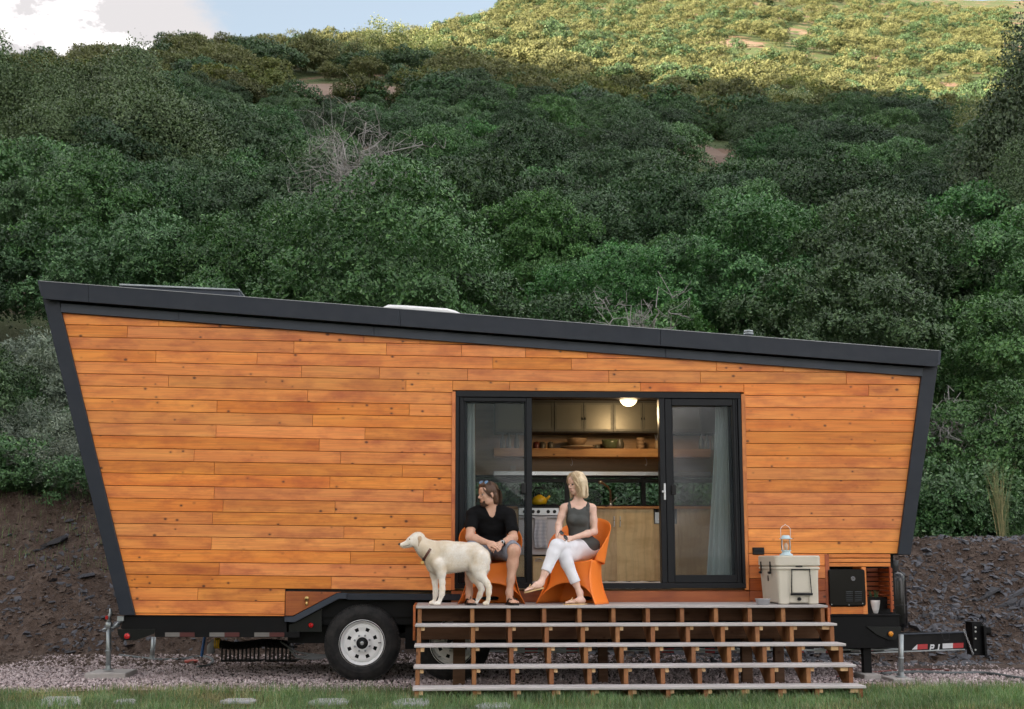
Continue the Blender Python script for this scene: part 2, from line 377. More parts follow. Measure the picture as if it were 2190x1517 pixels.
m_bare = M_simple('bare_earth', (0.20, 0.135, 0.10), 0.95, vary=0.25, scale=0.7, bmp=0.6, bscale=4)
def bare_patch(cx, cy, rx, ry, lift):
    c = hit_hill(cx, cy, 0.0)
    if c is None: return
    d = c[1] + 13.75; hw = rx / FPX * d; n = 26; rr = np.linspace(0, 1, 7); V = []
    k = 0.42 * d / FPX * 0 + (hit_hill(cx, cy - ry, 0.0)[1] - hit_hill(cx, cy + ry, 0.0)[1]) / 2
    for r in rr:
        for i in range(n):
            a = 2 * math.pi * i / n; w = 1 + 0.5 * float(fbm(A([math.cos(a) * 2 + cx]), A([math.sin(a) * 2]), oct=3, seed=9)[0]); V.append((c[0] + hw * r * w * math.cos(a), c[1] + k * r * w * math.sin(a)))
    V = A(V); z = height(V[:, 0], V[:, 1]) + lift; F = [(j * n + i, j * n + (i + 1) % n, (j + 1) * n + (i + 1) % n, (j + 1) * n + i) for j in range(6) for i in range(n)]
    tag(obj('bare_ground', np.column_stack([V, z]), F, m_bare, smooth=True, origin=(0, 0, 0)), kind='structure')
def hit_hill(px, py, up=1.6):                      # where a sight line meets the slope
    c = cam_dir(px, py); t = np.linspace(20, 520, 2500); q = CAMPOS + c * t[:, None]; h = height(q[:, 0], q[:, 1], False) + up
    k = np.argmax(q[:, 2] < h); return q[k] if (q[:, 2] < h).any() else None
for cx, cy, rx, ry, lf in ((690, 192, 190, 15, 0.10), (850, 206, 60, 14, 0.10), (1530, 350, 70, 34, 0.12), (1580, 97, 60, 8, 0.05), (1690, 62, 60, 4, 0.05)): bare_patch(cx, cy, rx, ry, lf)

# ------------------------------------------------------------------ the ridge across the valley that shades the foreground
edge_px = [(740, 112), (860, 112), (960, 135), (1080, 150), (1200, 165), (1350, 190), (1500, 205), (1650, 212), (1800, 218), (1950, 240), (2100, 250), (2190, 245)]
crest = []
RD = 950.0
for (px, py) in edge_px:
    q = hit_hill(px, py)
    if q is None: continue
    # follow the sun's direction back to a vertical plane square to it
    t = RD - np.dot(q[:2], SUN_AZ_VEC); b = q + A([SUN_AZ_VEC[0], SUN_AZ_VEC[1], math.tan(rad(SUN_EL))]) * t
    s = np.dot(b[:2], [-SUN_AZ_VEC[1], SUN_AZ_VEC[0]]); crest.append((s, b[2]))
crest = sorted(crest); cs = A([c[0] for c in crest]); cz = A([c[1] for c in crest])
s_all = np.linspace(-1000, 1000, 321); n_al = A([-SUN_AZ_VEC[1], SUN_AZ_VEC[0]])
def crest_z(s):
    k = np.argsort(cs); zi = np.interp(s, cs[k], np.convolve(np.pad(cz[k], 1, 'edge'), [0.25, 0.5, 0.25], 'valid'))
    side = cs[k][-1] if True else 0
    ql = A(hit_hill(560, 150)); sl = np.dot(ql[:2], n_al)          # the slope that stays in shade lies on this side
    sgn = np.sign(sl - cs.mean()); end = cs[k][-1] if sgn > 0 else cs[k][0]
    zi = zi + np.clip((s - end) * sgn, 0, 55) * 0.55
    oth = cs[k][0] if sgn > 0 else cs[k][-1]; zi = zi - np.clip((oth - s) * sgn, 0, 300) * 0.05
    return zi
rows = [(-420, 0.0), (-300, 0.22), (-190, 0.5), (-90, 0.82), (0, 1.0), (90, 0.8), (200, 0.45), (320, 0.1), (400, 0)]
Vr = []
for off, k in rows:
    s = s_all; base = (RD + off) * SUN_AZ_VEC[None] + s[:, None] * n_al[None]; z = crest_z(s) * k + (12 * 2 * fbm(s * 0.01, s * 0 + off * 0.01, oct=4, seed=77) if 0.05 < k < 0.95 else 0)
    Vr.append(np.stack([base[:, 0], base[:, 1], z - 0.5], 1))
Vr = np.concatenate(Vr); n = len(s_all); i = np.arange(len(rows) - 1)[:, None] * n + np.arange(n - 1)[None]
Fr = np.stack([i, i + 1, i + n + 1, i + n], -1).reshape(-1, 4)
m_ridge = M_simple('ridge_scrub', (0.10, 0.12, 0.06), 0.95, vary=0.5, scale=0.05)
tag(obj('hill', Vr, Fr, m_ridge, smooth=True, origin=(0, 0, 0)), kind='structure')

# ------------------------------------------------------------------ foliage
def M_leaf(name, c1, c2, c3, rough=0.5, trans=0.05, tipmix=0.5):
    m, nt, out = mat_new(name); g = nt.nodes.new('ShaderNodeNewGeometry'); r = g.outputs['Random Per Island']
    oi = nt.nodes.new('ShaderNodeObjectInfo').outputs['Random']
    c = mixc(nt, r, c1, c2); c = mixc(nt, mrange(nt, maths(nt, 'FRACT', maths(nt, 'MULTIPLY', r, 17.31)), 0.72, 1.0), c, c3)
    cl = noise(nt, objpos(nt), 1.7, 2, 0.5); cv = mrange(nt, cl, 0.34, 0.66, 0.72, 1.32)
    c = node(nt, 'ShaderNodeVectorMath', {0: c, 1: node(nt, 'ShaderNodeCombineXYZ', {0: cv, 1: cv, 2: cv}).outputs[0]}, operation='MULTIPLY').outputs[0]
    hsv = node(nt, 'ShaderNodeHueSaturation', {'Color': c, 'Hue': mrange(nt, oi, 0, 1, 0.485, 0.512), 'Saturation': mrange(nt, maths(nt, 'FRACT', maths(nt, 'MULTIPLY', oi, 7.7)), 0, 1, 0.92, 1.18), 'Value': mrange(nt, maths(nt, 'FRACT', maths(nt, 'MULTIPLY', oi, 3.3)), 0, 1, 0.68, 1.28)}).outputs[0]
    b = principled(nt, None, hsv, rough, 0, None, 0.38); t = node(nt, 'ShaderNodeBsdfTranslucent', {'Color': mixc(nt, 1.0, hsv, (1.3, 1.5, 0.6), 'MULTIPLY')})
    mx = node(nt, 'ShaderNodeMixShader', {0: trans, 1: b.outputs[0], 2: t.outputs[0]}); nt.links.new(mx.outputs[0], out.inputs['Surface']); return m
m_oak = M_leaf('oak_leaf', (0.042, 0.100, 0.036), (0.066, 0.145, 0.050), (0.140, 0.250, 0.100), 0.40)
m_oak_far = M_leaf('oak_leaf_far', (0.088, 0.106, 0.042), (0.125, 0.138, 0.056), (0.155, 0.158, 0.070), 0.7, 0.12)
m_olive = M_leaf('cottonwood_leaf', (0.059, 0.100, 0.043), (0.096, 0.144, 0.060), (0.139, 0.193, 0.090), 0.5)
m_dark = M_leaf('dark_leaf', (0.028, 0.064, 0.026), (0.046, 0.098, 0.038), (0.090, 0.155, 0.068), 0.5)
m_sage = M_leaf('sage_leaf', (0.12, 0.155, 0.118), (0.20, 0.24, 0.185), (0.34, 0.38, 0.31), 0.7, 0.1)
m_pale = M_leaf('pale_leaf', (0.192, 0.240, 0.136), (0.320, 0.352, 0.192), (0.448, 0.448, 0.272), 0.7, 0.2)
m_bark = M_simple('bark', (0.085, 0.070, 0.060), 0.9, vary=0.4, scale=14, bmp=0.5)
m_deadwood = M_simple('dead_wood', (0.30, 0.285, 0.275), 0.9, vary=0.3, scale=14, bmp=0.3)

def leaves(rg, C, N, size, per, spread, fold=0.3, aspect=0.5, up=0.5):
    """rosettes of kite-shaped folded leaves at C (n,3), facing along N"""
    n = len(C); C = np.repeat(C, per, 0); N = np.repeat(N, per, 0); k = len(C)
    D = rg.normal(size=(k, 3)); D = D / np.linalg.norm(D, axis=1, keepdims=True); D = D * 0.85 - N * (0.62 * np.sum(D * N, 1, keepdims=True)) + N * 0.28 + A([0, 0, up * 0.3]); D /= np.linalg.norm(D, axis=1, keepdims=True)
    base = C + rg.normal(size=(k, 3)) * spread
    S = np.cross(D, N + rg.normal(size=(k, 3)) * 0.34); S /= np.linalg.norm(S, axis=1, keepdims=True) + 1e-9; U = np.cross(S, D)
    L = size * rg.uniform(0.6, 1.25, size=(k, 1)); w = L * aspect * 0.5
    tip = base + D * L; mid = base + D * L * 0.6; l = mid + S * w + U * w * fold; r = mid - S * w + U * w * fold
    V = np.stack([base, l, tip, r], 1).reshape(-1, 3); i = np.arange(k)[:, None] * 4
    F = np.concatenate([i + A([[0, 1, 2]]).astype(int), i + A([[0, 2, 3]]).astype(int)]); return V, F
def clump_points(rg, c, r, n, flat=0.8, low=-0.35):
    v = rg.normal(size=(int(n * 1.9) + 4, 3)); v /= np.linalg.norm(v, axis=1, keepdims=True); v = v[(v[:, 2] > low + 0.25 * rg.normal(size=len(v)))][:n]
    rr = r * rg.uniform(0.8, 1.1, size=(len(v), 1)); return c + v * rr * A([1, 1, flat]), v
def limb(rg, mb, a, b, r0, r1, seg=5, wob=0.12, n=5):
    a = A(a); b = A(b); t = np.linspace(0, 1, seg + 1)[:, None]; L = np.linalg.norm(b - a); p = a + (b - a) * t
    p[1:-1] += rg.normal(size=(seg - 1, 3)) * wob * L * 0.4; mb.tube(p, np.linspace(r0, r1, seg + 1), n, caps=False); return p
def make_tree(kind, seed, H, R, nclump, ros, per, size, mat, clump_r=(0.38, 0.62), flat=0.8, trunks=3, skirt=0.25, loc=(0, 0, -60), twigs=12, colorb=None, spread=None, aspect=0.5, gap=0.36, low=-0.15, dome=False):
    rg = np.random.default_rng(seed); root = thing(kind, 'scrub oak', 'tree', loc); o = A(loc)
    cc = []
    for _ in range(4000):
        if dome:                                  # clumps sit on the outside of the crown, in tiers
            v = rg.normal(size=3); v /= np.linalg.norm(v)
            if v[2] < -0.15: continue
            sh = rg.uniform(0.72, 1.0) if rg.uniform() < 0.8 else rg.uniform(0.3, 0.7)
            lump = 1 + 0.16 * math.sin(3 * math.atan2(v[1], v[0]) + seed) + 0.1 * math.sin(5 * math.atan2(v[1], v[0]) + 2.1 * seed)
            q = A([v[0] * R * sh * lump, v[1] * R * sh * lump, H * (0.42 + 0.50 * v[2] * sh)])
        else:
            p = rg.uniform(-1, 1, size=3); q = A([p[0] * R, p[1] * R, H * (skirt + (1 - skirt) * (p[2] * 0.5 + 0.5))])
            rel = (q[2] - H * skirt) / (H * (1 - skirt)); lim = R * math.sqrt(max(0.02, 1 - max(0, (rel - 0.35) / 0.68) ** 2)) * (0.72 + 0.28 * min(1, rel * 3))
            if math.hypot(q[0], q[1]) > lim or math.hypot(q[0], q[1]) < lim * 0.35 and rel < 0.55: continue
        if all(np.linalg.norm((q - c) * A([1, 1, 1.35])) > R * gap for c in cc): cc.append(q)
        if len(cc) >= nclump: break
    Vs = []; Fs = []; nv = 0
    for c in cc:
        r = rg.uniform(*clump_r) * R * 0.6; C_, N_ = clump_points(rg, c, r, int(ros * (r / (0.3 * R)) ** 1.3), flat, low)
        out = c - A([0, 0, H * 0.45]); out = out / (np.linalg.norm(out) + 1e-6); N_ = N_ * 0.9 + out * 0.3 + A([0, 0, 0.2]); N_ /= np.linalg.norm(N_, axis=1, keepdims=True)
        V_, F_ = leaves(rg, C_, N_, size, per, size * 0.35 if spread is None else spread, aspect=aspect); Vs.append(V_); Fs.append(F_ + nv); nv += len(V_)
    cr = obj('crown', np.concatenate(Vs) + o, np.concatenate(Fs), mat, root, origin=o); kids(root, cr)
    mb = MB(); stems = []
    for k in range(trunks):
        a = A([rg.normal() * 0.12 * R, rg.normal() * 0.12 * R, -0.3]); ang = rg.uniform(0, 6.28); b = A([math.cos(ang) * R * 0.35, math.sin(ang) * R * 0.35, H * 0.5])
        stems.append(limb(rg, mb, a, b, 0.035 * R + 0.02, 0.016 * R + 0.01, 6, 0.10, 6))
    for c in cc:
        st = stems[rg.integers(trunks)]; s = st[rg.integers(3, 7)]; p = limb(rg, mb, s, c, 0.012 * R + 0.006, 0.005, 4, 0.16, 4)
        for _ in range(1):
            limb(rg, mb, p[3], p[3] + rg.normal(size=3) * R * 0.22, 0.008, 0.003, 3, 0.3, 3)
    for _ in range(twigs):
        st = stems[rg.integers(trunks)]; s = st[rg.integers(1, 6)]; d = rg.normal(size=3); d[2] = abs(d[2]) * 0.5; d /= np.linalg.norm(d); p = limb(rg, mb, s, s + d * R * rg.uniform(0.5, 1.0), 0.014, 0.005, 5, 0.3, 4)
        for _ in range(3): limb(rg, mb, p[rg.integers(2, 6)], p[-1] + rg.normal(size=3) * R * 0.18, 0.006, 0.003, 3, 0.35, 3)
    tr = mb.build('trunk', m_bark, root, origin=o); kids(root, tr); return root
oaks = [make_tree('scrub_oak', 100 + i, H, R, int(nc * 2.1), ros * 2.5, 6, 0.074, m_oak, skirt=sk, clump_r=(0.36, 0.55), flat=0.80, twigs=22, dome=True, gap=0.345, low=-0.05) for i, (H, R, nc, ros, sk) in enumerate(
    [(4.2, 1.75, 24, 72, 0.30), (3.6, 1.6, 20, 72, 0.28), (4.8, 1.9, 26, 72, 0.33), (3.0, 1.5, 18, 70, 0.2), (4.4, 1.6, 22, 72, 0.38)])]
mids = [make_tree('hill_oak', 200 + i, H, R, nc * 2, 120, 5, 0.11, mt, skirt=0.12, twigs=3, clump_r=(0.38, 0.60), gap=0.38, flat=0.8, dome=True, low=0.0) for i, (H, R, nc, mt) in enumerate(
    [(3.4, 1.9, 15, m_oak), (2.8, 1.8, 13, m_oak), (3.8, 2.0, 17, m_dark)])]
cotton = [make_tree('cottonwood', 300 + i, H, R, nc, 330, 4, 0.17, m_olive, clump_r=(0.55, 0.8), flat=1.25, skirt=0.1, twigs=4, spread=0.22, gap=0.3, low=-0.5) for i, (H, R, nc) in enumerate([(8.0, 2.9, 34), (6.8, 2.6, 28)])]
sages = [make_tree('sagebrush', 400 + i, 0.95, 0.72, 22, 60, 6, 0.06, m_sage, gap=0.2, skirt=0.2, twigs=4, spread=0.03, aspect=0.28) for i in range(2)]
lows = [make_tree('leafy_shrub', 500 + i, 1.15, 0.95, 24, 40, 5, 0.085, m_oak, gap=0.24, skirt=0.05, twigs=3, trunks=2) for i in range(2)]
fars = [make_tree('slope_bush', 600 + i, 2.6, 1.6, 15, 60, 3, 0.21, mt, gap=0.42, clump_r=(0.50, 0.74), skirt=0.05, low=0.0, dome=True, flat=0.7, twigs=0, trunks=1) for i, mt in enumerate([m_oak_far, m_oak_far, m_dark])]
for r, l, c in ((fars, 'bush', 'bush'),): pass

used = set()
rp = np.random.default_rng(21)
def z_at(x, y): return float(height(A([x]), A([y]))[0])
def at_px(px, d):                                  # ground point seen in a column of the picture at distance d
    y = d - 13.75; x = (px - 945) / FPX * d; return x, y
def place(src, x, y, label, group, scale, rotz=None, sink=0.1):
    loc = (x, y, z_at(x, y) - sink); rz = rp.uniform(0, 6.28) if rotz is None else rotz
    sc = scale if np.isscalar(scale) else tuple(scale)
    if src.name not in used:
        used.add(src.name); src.location = loc; src.rotation_euler = (0, 0, rz); src.scale = (sc,) * 3 if np.isscalar(sc) else sc
        src['label'] = label; src['group'] = group; return src
    return instance(src, loc, rz, sc, label, group, (rp.normal() * 0.05, rp.normal() * 0.05))
LM = [(-1e9, 'left of the trailer'), (130, 'above the left corner of the roof'), (250, 'behind the flat roof skylight'), (540, 'between the roof skylight and the white roof vent'),
      (800, 'behind the white roof vent'), (1010, 'above the sliding door'), (1500, 'behind the small roof pipe'), (1700, 'above the right end of the roof'), (2000, 'right of the trailer')]
def where(px):
    r = LM[0][1]
    for a, b in LM:
        if px >= a: r = b
    return r
def free_bare(px, py, m=1.0):                      # bare earth that shows in the photograph
    for (cx, cy, rx, ry) in ((700, 188, 170, 12), (850, 200, 50, 10), (1535, 345, 62, 28), (1590, 97, 60, 10), (1700, 62, 50, 4)):
        if ((px - cx) / (rx * m)) ** 2 + ((py - cy) / (ry * m)) ** 2 < 1: return False
    return True
SIZES = ['small', 'medium', 'tall']
def near_label(px, row, s): return '%s scrub oak %s, %s' % (('low', 'rounded', 'tall')[s], where(px), ('front row', 'middle of thicket', 'upper edge of thicket')[row])
cnt = 0
for d, step, sc in ((21.6, 2.3, 0.82), (24.2, 3.0, 1.08), (27.4, 3.3, 1.18), (31.0, 3.4, 1.12), (35.5, 3.4, 0.98)):
    x = (-1100) / FPX * d; k = 0
    while x < 1420 / FPX * d:
        xx = x + rp.normal() * 0.4; yy = d - 13.75 + rp.normal() * 0.7; x += step * rp.uniform(0.8, 1.25); px = xx / (yy + 13.75) * FPX + 945
        if d < 27.5 and px < 225 and px > -80: continue         # the sagebrush corner
        if d > 35 and 1440 < px < 1610: continue
        if 990 < px < 1075 and 26 < d < 35: continue
        s = rp.integers(0, 5); scl = sc * rp.uniform(0.74, 1.22); row = 0 if d < 24 else 1 if d < 31 else 2
        place(oaks[s], xx, yy, near_label(px, row, 0 if s == 3 or scl < 0.8 else 2 if s in (2, 4) and scl > 1.0 else 1), 'scrub oaks in the thicket behind the trailer', scl, sink=rp.uniform(0.1, 0.6)); cnt += 1
# understory in front of the oaks
for i in range(46):
    px = rp.uniform(-40, 2230); d = rp.uniform(20.1, 21.2)
    if 160 < px < 1890 and rp.uniform() < 0.35: continue
    if px < 230: continue
    x, y = at_px(px, d); place(lows[i % 2], x, y, 'low leafy shrub along the bank top %s' % where(px), 'low shrubs along the top of the bank', rp.uniform(0.7, 1.1))
for (px, d, s, t) in ((20, 20.6, 0.9, 'dark green shrub at the left edge, on top of the earth bank'), (75, 20.9, 0.75, 'small green shrub between the lowest sagebrush and the left edge'), (-60, 20.9, 1.0, 'green shrub cut by the left edge'),
                      (20, 23.4, 0.9, 'green shrub among the sagebrush at the left edge'), (215, 23.2, 0.8, 'green shrub showing just beside the black corner trim')):
    x, y = at_px(px, d); place(lows[0], x, y, t, 'green shrubs beside the sagebrush', s)
for (px, d, s, t) in ((142, 20.35, 0.98, 'silvery sagebrush on the bank edge beside the left corner trim, lowest of the sagebrushes'), (95, 22.2, 1.2, 'grey sagebrush second from the bottom, left of the corner trim'), (178, 22.3, 1.15, 'grey sagebrush close against the black left corner trim'),
                      (30, 22.6, 1.1, 'grey sagebrush at the left edge, above the dark green shrub'), (60, 24.4, 1.5, 'wide grey sagebrush at the left edge, upper group'), (150, 24.6, 1.5, 'grey sagebrush beside the upper half of the left corner trim'),
                      (0, 25.6, 1.4, 'grey sagebrush cut off by the left edge'), (110, 26.2, 1.6, 'highest grey sagebrush, in front of the dark oaks'), (205, 25.6, 1.4, 'grey sagebrush half hidden behind the left corner trim')):
    x, y = at_px(px, d); place(sages[0 if s < 1.2 else 1], x, y, t, 'sagebrush left of the trailer', s)
for i in range(22):
    px = 1040 + i * 23; x, y = at_px(px, rp.uniform(18.9, 19.7)); place(lows[i % 2], x, y, 'leafy shrub on the bank seen through the rear kitchen window', 'shrubs behind the rear kitchen window', rp.uniform(0.8, 1.05))
for i, (px, d) in enumerate(((20, 19.9), (60, 20.0), (200, 19.8), (1935, 19.8), (1975, 20.0), (2030, 19.7), (2075, 20.1), (2125, 19.8), (2180, 19.9), (2205, 19.6))):
    x, y = at_px(px, d); place(lows[i % 2], x, y, 'small green shrub hanging over the edge of the earth bank, %s' % ('left of the trailer' if px < 300 else 'right of the trailer'), 'small shrubs over the edge of the bank', rp.uniform(0.35, 0.8))
# middle slope
MIDN = 0; tries = 0
pts = []
while MIDN < 285 and tries < 9000:
    tries += 1; d = 38 * (3.1 ** rp.uniform(0, 1)); px = rp.uniform(-60, 2260); x, y = at_px(px, d)
    if d < 46 and rp.uniform() < 0.2: continue
    if any((x - a) ** 2 + (y - b) ** 2 < (1.9 + d * 0.012) ** 2 for a, b in pts): continue
    z = z_at(x, y); gx, gy = proj(x, y, z); 
    if not free_bare(gx, gy, 1.05): continue
    sc_ = rp.uniform(0.8, 1.25)
    while sc_ > 0.22 and any(not free_bare(*proj(x, y, z + h), 1.0) for h in np.linspace(0.2, 3.6 * sc_, 10)): sc_ *= 0.75
    if sc_ < 0.24: continue
    pts.append((x, y)); MIDN += 1; s = rp.integers(0, 3)
    band = 'above the thicket' if d < 55 else 'halfway up the hill' if d < 85 else 'near the sunlit part'
    place(mids[s], x, y, '%s oak shrub %s, %s' % (('green', 'low green', 'dark green')[s], band, ('left side', 'middle', 'right side')[int(np.clip(px // 730, 0, 2))]),
          'oak shrubs dotted over the shaded hillside', sc_)
# cottonwoods at the left
for (px, d, s, k, t) in ((40, 50, 0.72, 0, 'grey-green cottonwood at the left edge, below the cloud'), (150, 56, 0.85, 1, 'broad grey-green cottonwood left of the middle of its clump'), (235, 52, 0.76, 0, 'tallest grey-green cottonwood under the cloud'),
                         (310, 48, 0.78, 1, 'rounded grey-green cottonwood right of the tallest one'), (370, 52, 0.72, 1, 'lowest grey-green cottonwood, at the right end of its clump'), (110, 47, 0.68, 1, 'grey-green cottonwood in front of its clump, above the oaks'), (-60, 52, 0.8, 0, 'grey-green cottonwood cut off by the left edge')):
    x, y = at_px(px, d); place(cotton[k], x, y, t, 'cottonwoods at the upper left', s)
for (px, d, s, t) in ((2330, 43, 0.92, 'tall dark tree at the right edge of the hillside'), (2275, 38, 0.5, 'dark tree below the tall one at the right edge')):
    x, y = at_px(px, d); o_ = place(cotton[0], x, y, t, None, (s, s, s * 1.25)); 
    if 'group' in o_: del o_['group']
# ---- far slope: the largest as things, the rest as one mass
P_far = []; tries = 0
cell = {}
while len(P_far) < 2300 and tries < 60000:
    tries += 1; d = 108 * (3.9 ** (rp.uniform(0, 1) ** 1.1)); px = rp.uniform(-40, 2240); x, y = at_px(px, d); key = (int(x // 3.6), int(y // 5.0))
    if key in cell: continue
    z = z_at(x, y); gx, gy = proj(x, y, z)
    if not free_bare(gx, gy, 1.1): continue
    if any(not free_bare(*proj(x, y, z + h), 1.0) for h in (1.0, 2.0, 3.0)): continue
    clearing = fbm(x * 0.035, y * 0.05, oct=3, seed=44)
    if clearing > 0.13 and rp.uniform() < 0.85: continue
    if gy < -60: continue
    cell[key] = 1; P_far.append((x, y, z, d))
P_far.sort(key=lambda q: q[3])
for i, (x, y, z, d) in enumerate(P_far[:150]):
    k = 2 if rp.uniform() < 0.3 else i % 2; px = x / d * FPX + 945
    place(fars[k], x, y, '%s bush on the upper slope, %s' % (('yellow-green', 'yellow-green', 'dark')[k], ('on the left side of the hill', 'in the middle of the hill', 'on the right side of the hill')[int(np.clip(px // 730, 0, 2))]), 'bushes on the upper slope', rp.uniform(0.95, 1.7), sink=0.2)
srcs = []
for f in fars:
    me = KIDS[f.name][0].data; v = np.zeros(len(me.vertices) * 3, dtype=np.float32); me.vertices.foreach_get('co', v); v = v.reshape(-1, 3)
    li = np.zeros(len(me.loops), dtype=np.int32); me.loops.foreach_get('vertex_index', li); srcs.append((v, li.reshape(-1, 3)))
for kk, nm in ((0, 'hillside_bushes'),):
    Vs, Fs, Mi, nv = [], [], [], 0
    for (x, y, z, d) in P_far[150:]:
        k = 2 if rp.uniform() < 0.3 else rp.integers(0, 2); v, f = srcs[k]
        keep = 1.0 if d < 170 else 0.6
        nl = len(v) // 4; m = int(nl * keep); v = v[:m * 4]; f = f.reshape(2, nl, 3)[:, :m].reshape(-1, 3)
        a = rp.uniform(0, 6.28); s = rp.uniform(0.9, 1.8); c_, s_ = math.cos(a), math.sin(a)
        vv = np.stack([v[:, 0] * c_ - v[:, 1] * s_, v[:, 0] * s_ + v[:, 1] * c_, v[:, 2] * rp.uniform(0.8, 1.1)], 1) * s + A([x, y, z - 0.2]); Vs.append(vv); Fs.append(f + nv); Mi.append(np.full(len(f), 1 if k == 2 else 0)); nv += len(vv)
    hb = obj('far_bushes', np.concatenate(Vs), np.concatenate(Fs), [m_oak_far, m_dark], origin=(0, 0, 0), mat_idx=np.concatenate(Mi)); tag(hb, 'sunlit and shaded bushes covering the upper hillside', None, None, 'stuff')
# pale trees with white stems on the sunlit slope
pale = make_tree('aspen', 700, 6.0, 2.0, 20, 50, 3, 0.26, m_pale, gap=0.28, skirt=0.3, twigs=2, trunks=4, flat=1.1, spread=0.25)
for (px, d, s, t) in ((805, 150, 1.25, 'pale sunlit tree at the left end of the sunlight, below the crest'), (770, 152, 1.0, 'pale sunlit tree, leftmost on the crest side of the sunlit slope'), (905, 150, 1.15, 'olive tree right of the pale pair near the crest'),
                      (1700, 112, 0.85, 'pale tree with bare white stems on the sunlit slope above the pipe'), (1740, 114, 0.8, 'pale tree right beside the bare white stems on the sunlit slope'), (1600, 116, 0.7, 'small pale tree left of the bare white stems'), (2150, 100, 0.9, 'yellowish tree near the right edge in the sunlight')):
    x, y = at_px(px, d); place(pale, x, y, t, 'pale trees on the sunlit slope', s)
# unused templates leave the scene
for L in (oaks, mids, cotton, sages, lows, fars, [pale]):
    for t_ in L:
        if t_.name not in used:
            for c_ in KIDS.get(t_.name, []): bpy.data.objects.remove(c_)
            bpy.data.objects.remove(t_)
print('near oaks', cnt, 'mid', MIDN, 'far', len(P_far))
# ------------------------------------------------------------------ materials for the trailer
def M_wood(name, c1, c2, c3, knots=True, axis='x', rough=0.45, gscale=1.0, coat=0.0, varyv=(0.82, 1.14)):
    m, nt, out = mat_new(name); oi = nt.nodes.new('ShaderNodeObjectInfo'); rnd = oi.outputs['Random']
    off = node(nt, 'ShaderNodeCombineXYZ', {0: maths(nt, 'MULTIPLY', rnd, 91.0), 1: maths(nt, 'MULTIPLY', rnd, 37.0), 2: maths(nt, 'MULTIPLY', rnd, 53.0)}).outputs[0]
    base = node(nt, 'ShaderNodeVectorMath', {0: objpos(nt), 1: off}, operation='ADD').outputs[0]
    sx = {'x': (0.9, 14, 14), 'z': (14, 14, 0.9), 'y': (14, 0.9, 14)}[axis]; sf = {'x': (2.0, 70, 70), 'z': (70, 70, 2.0), 'y': (70, 2.0, 70)}[axis]
    w = noise(nt, mapping(nt, base, (0.8, 3, 3)), 1.5, 3)
    warp = node(nt, 'ShaderNodeVectorMath', {0: base, 1: node(nt, 'ShaderNodeCombineXYZ', {0: maths(nt, 'MULTIPLY', w, 0.12), 1: 0.0, 2: maths(nt, 'MULTIPLY', w, 0.06)}).outputs[0]}, operation='ADD').outputs[0]
    g1 = noise(nt, mapping(nt, warp, tuple(v * gscale for v in sx)), 1.0, 5, 0.6, 0.6); g2 = noise(nt, mapping(nt, warp, tuple(v * gscale for v in sf)), 1.0, 4, 0.6)
    blot = noise(nt, mapping(nt, base, (1.6, 4, 4)), 1.6, 4, 0.6)
    c = mixc(nt, mrange(nt, g1, 0.34, 0.68), c1, c2); c = mixc(nt, mrange(nt, blot, 0.46, 0.72), c, c3)
    c = mixc(nt, mrange(nt, g2, 0.45, 0.78, 0, 0.45), c, tuple(v * 0.55 for v in c3))
    if knots:
        kp = mapping(nt, base, (1.0, 1.0, 1.35) if axis == 'x' else (1.35, 1, 1)); v = node(nt, 'ShaderNodeTexVoronoi', {'Vector': kp, 'Scale': 7.5, 'Randomness': 1.0}, voronoi_dimensions='3D')
        cell = node(nt, 'ShaderNodeSeparateColor', {0: v.outputs['Color']}); rr = mrange(nt, cell.outputs[0], 0.35, 1.0, 0.02, 0.12); rr = maths(nt, 'MAXIMUM', rr, 0.0)
        kn = maths(nt, 'DIVIDE', maths(nt, 'SUBTRACT', v.outputs['Distance'], rr), 0.03); kmask = mrange(nt, kn, 0.0, 1.0, 1.0, 0.0)
        on = mrange(nt, cell.outputs[0], 0.36, 0.40); kmask = maths(nt, 'MULTIPLY', kmask, on)
        ring = maths(nt, 'MULTIPLY', mrange(nt, kn, 0.5, 5.0, 1.0, 0.0, True), maths(nt, 'MULTIPLY', on, 0.4))
        c = mixc(nt, ring, c, tuple(v * 0.62 for v in c3)); c = mixc(nt, maths(nt, 'MULTIPLY', kmask, 0.85), c, (0.075, 0.025, 0.010))
    hs = node(nt, 'ShaderNodeHueSaturation', {'Color': c, 'Hue': mrange(nt, maths(nt, 'FRACT', maths(nt, 'MULTIPLY', rnd, 5.1)), 0, 1, 0.496, 0.504), 'Saturation': mrange(nt, maths(nt, 'FRACT', maths(nt, 'MULTIPLY', rnd, 9.7)), 0, 1, 0.97, 1.03), 'Value': mrange(nt, maths(nt, 'FRACT', maths(nt, 'MULTIPLY', rnd, 13.3)), 0, 1, *varyv)}).outputs[0]
    nr = bump(nt, maths(nt, 'ADD', g1, maths(nt, 'MULTIPLY', g2, 0.5)), 0.25, 0.003)
    principled(nt, out, hs, mrange(nt, g1, 0.3, 0.7, rough * 0.85, rough * 1.25), 0, nr, 0.45, Coat_Weight=coat, Coat_Roughness=0.3); return m
m_siding = M_wood('stained_cedar', (0.88, 0.330, 0.070), (0.74, 0.226, 0.045), (0.52, 0.136, 0.036), varyv=(0.86, 1.08))
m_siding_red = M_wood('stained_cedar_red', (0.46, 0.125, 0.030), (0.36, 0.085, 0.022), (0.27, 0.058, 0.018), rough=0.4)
m_casing = M_wood('casing_wood', (0.66, 0.22, 0.05), (0.56, 0.17, 0.04), (0.42, 0.11, 0.03), knots=False, axis='z')
m_deckpost = M_wood('deck_lumber', (0.36, 0.165, 0.065), (0.27, 0.105, 0.042), (0.22, 0.085, 0.035), knots=True, axis='z', rough=0.75)
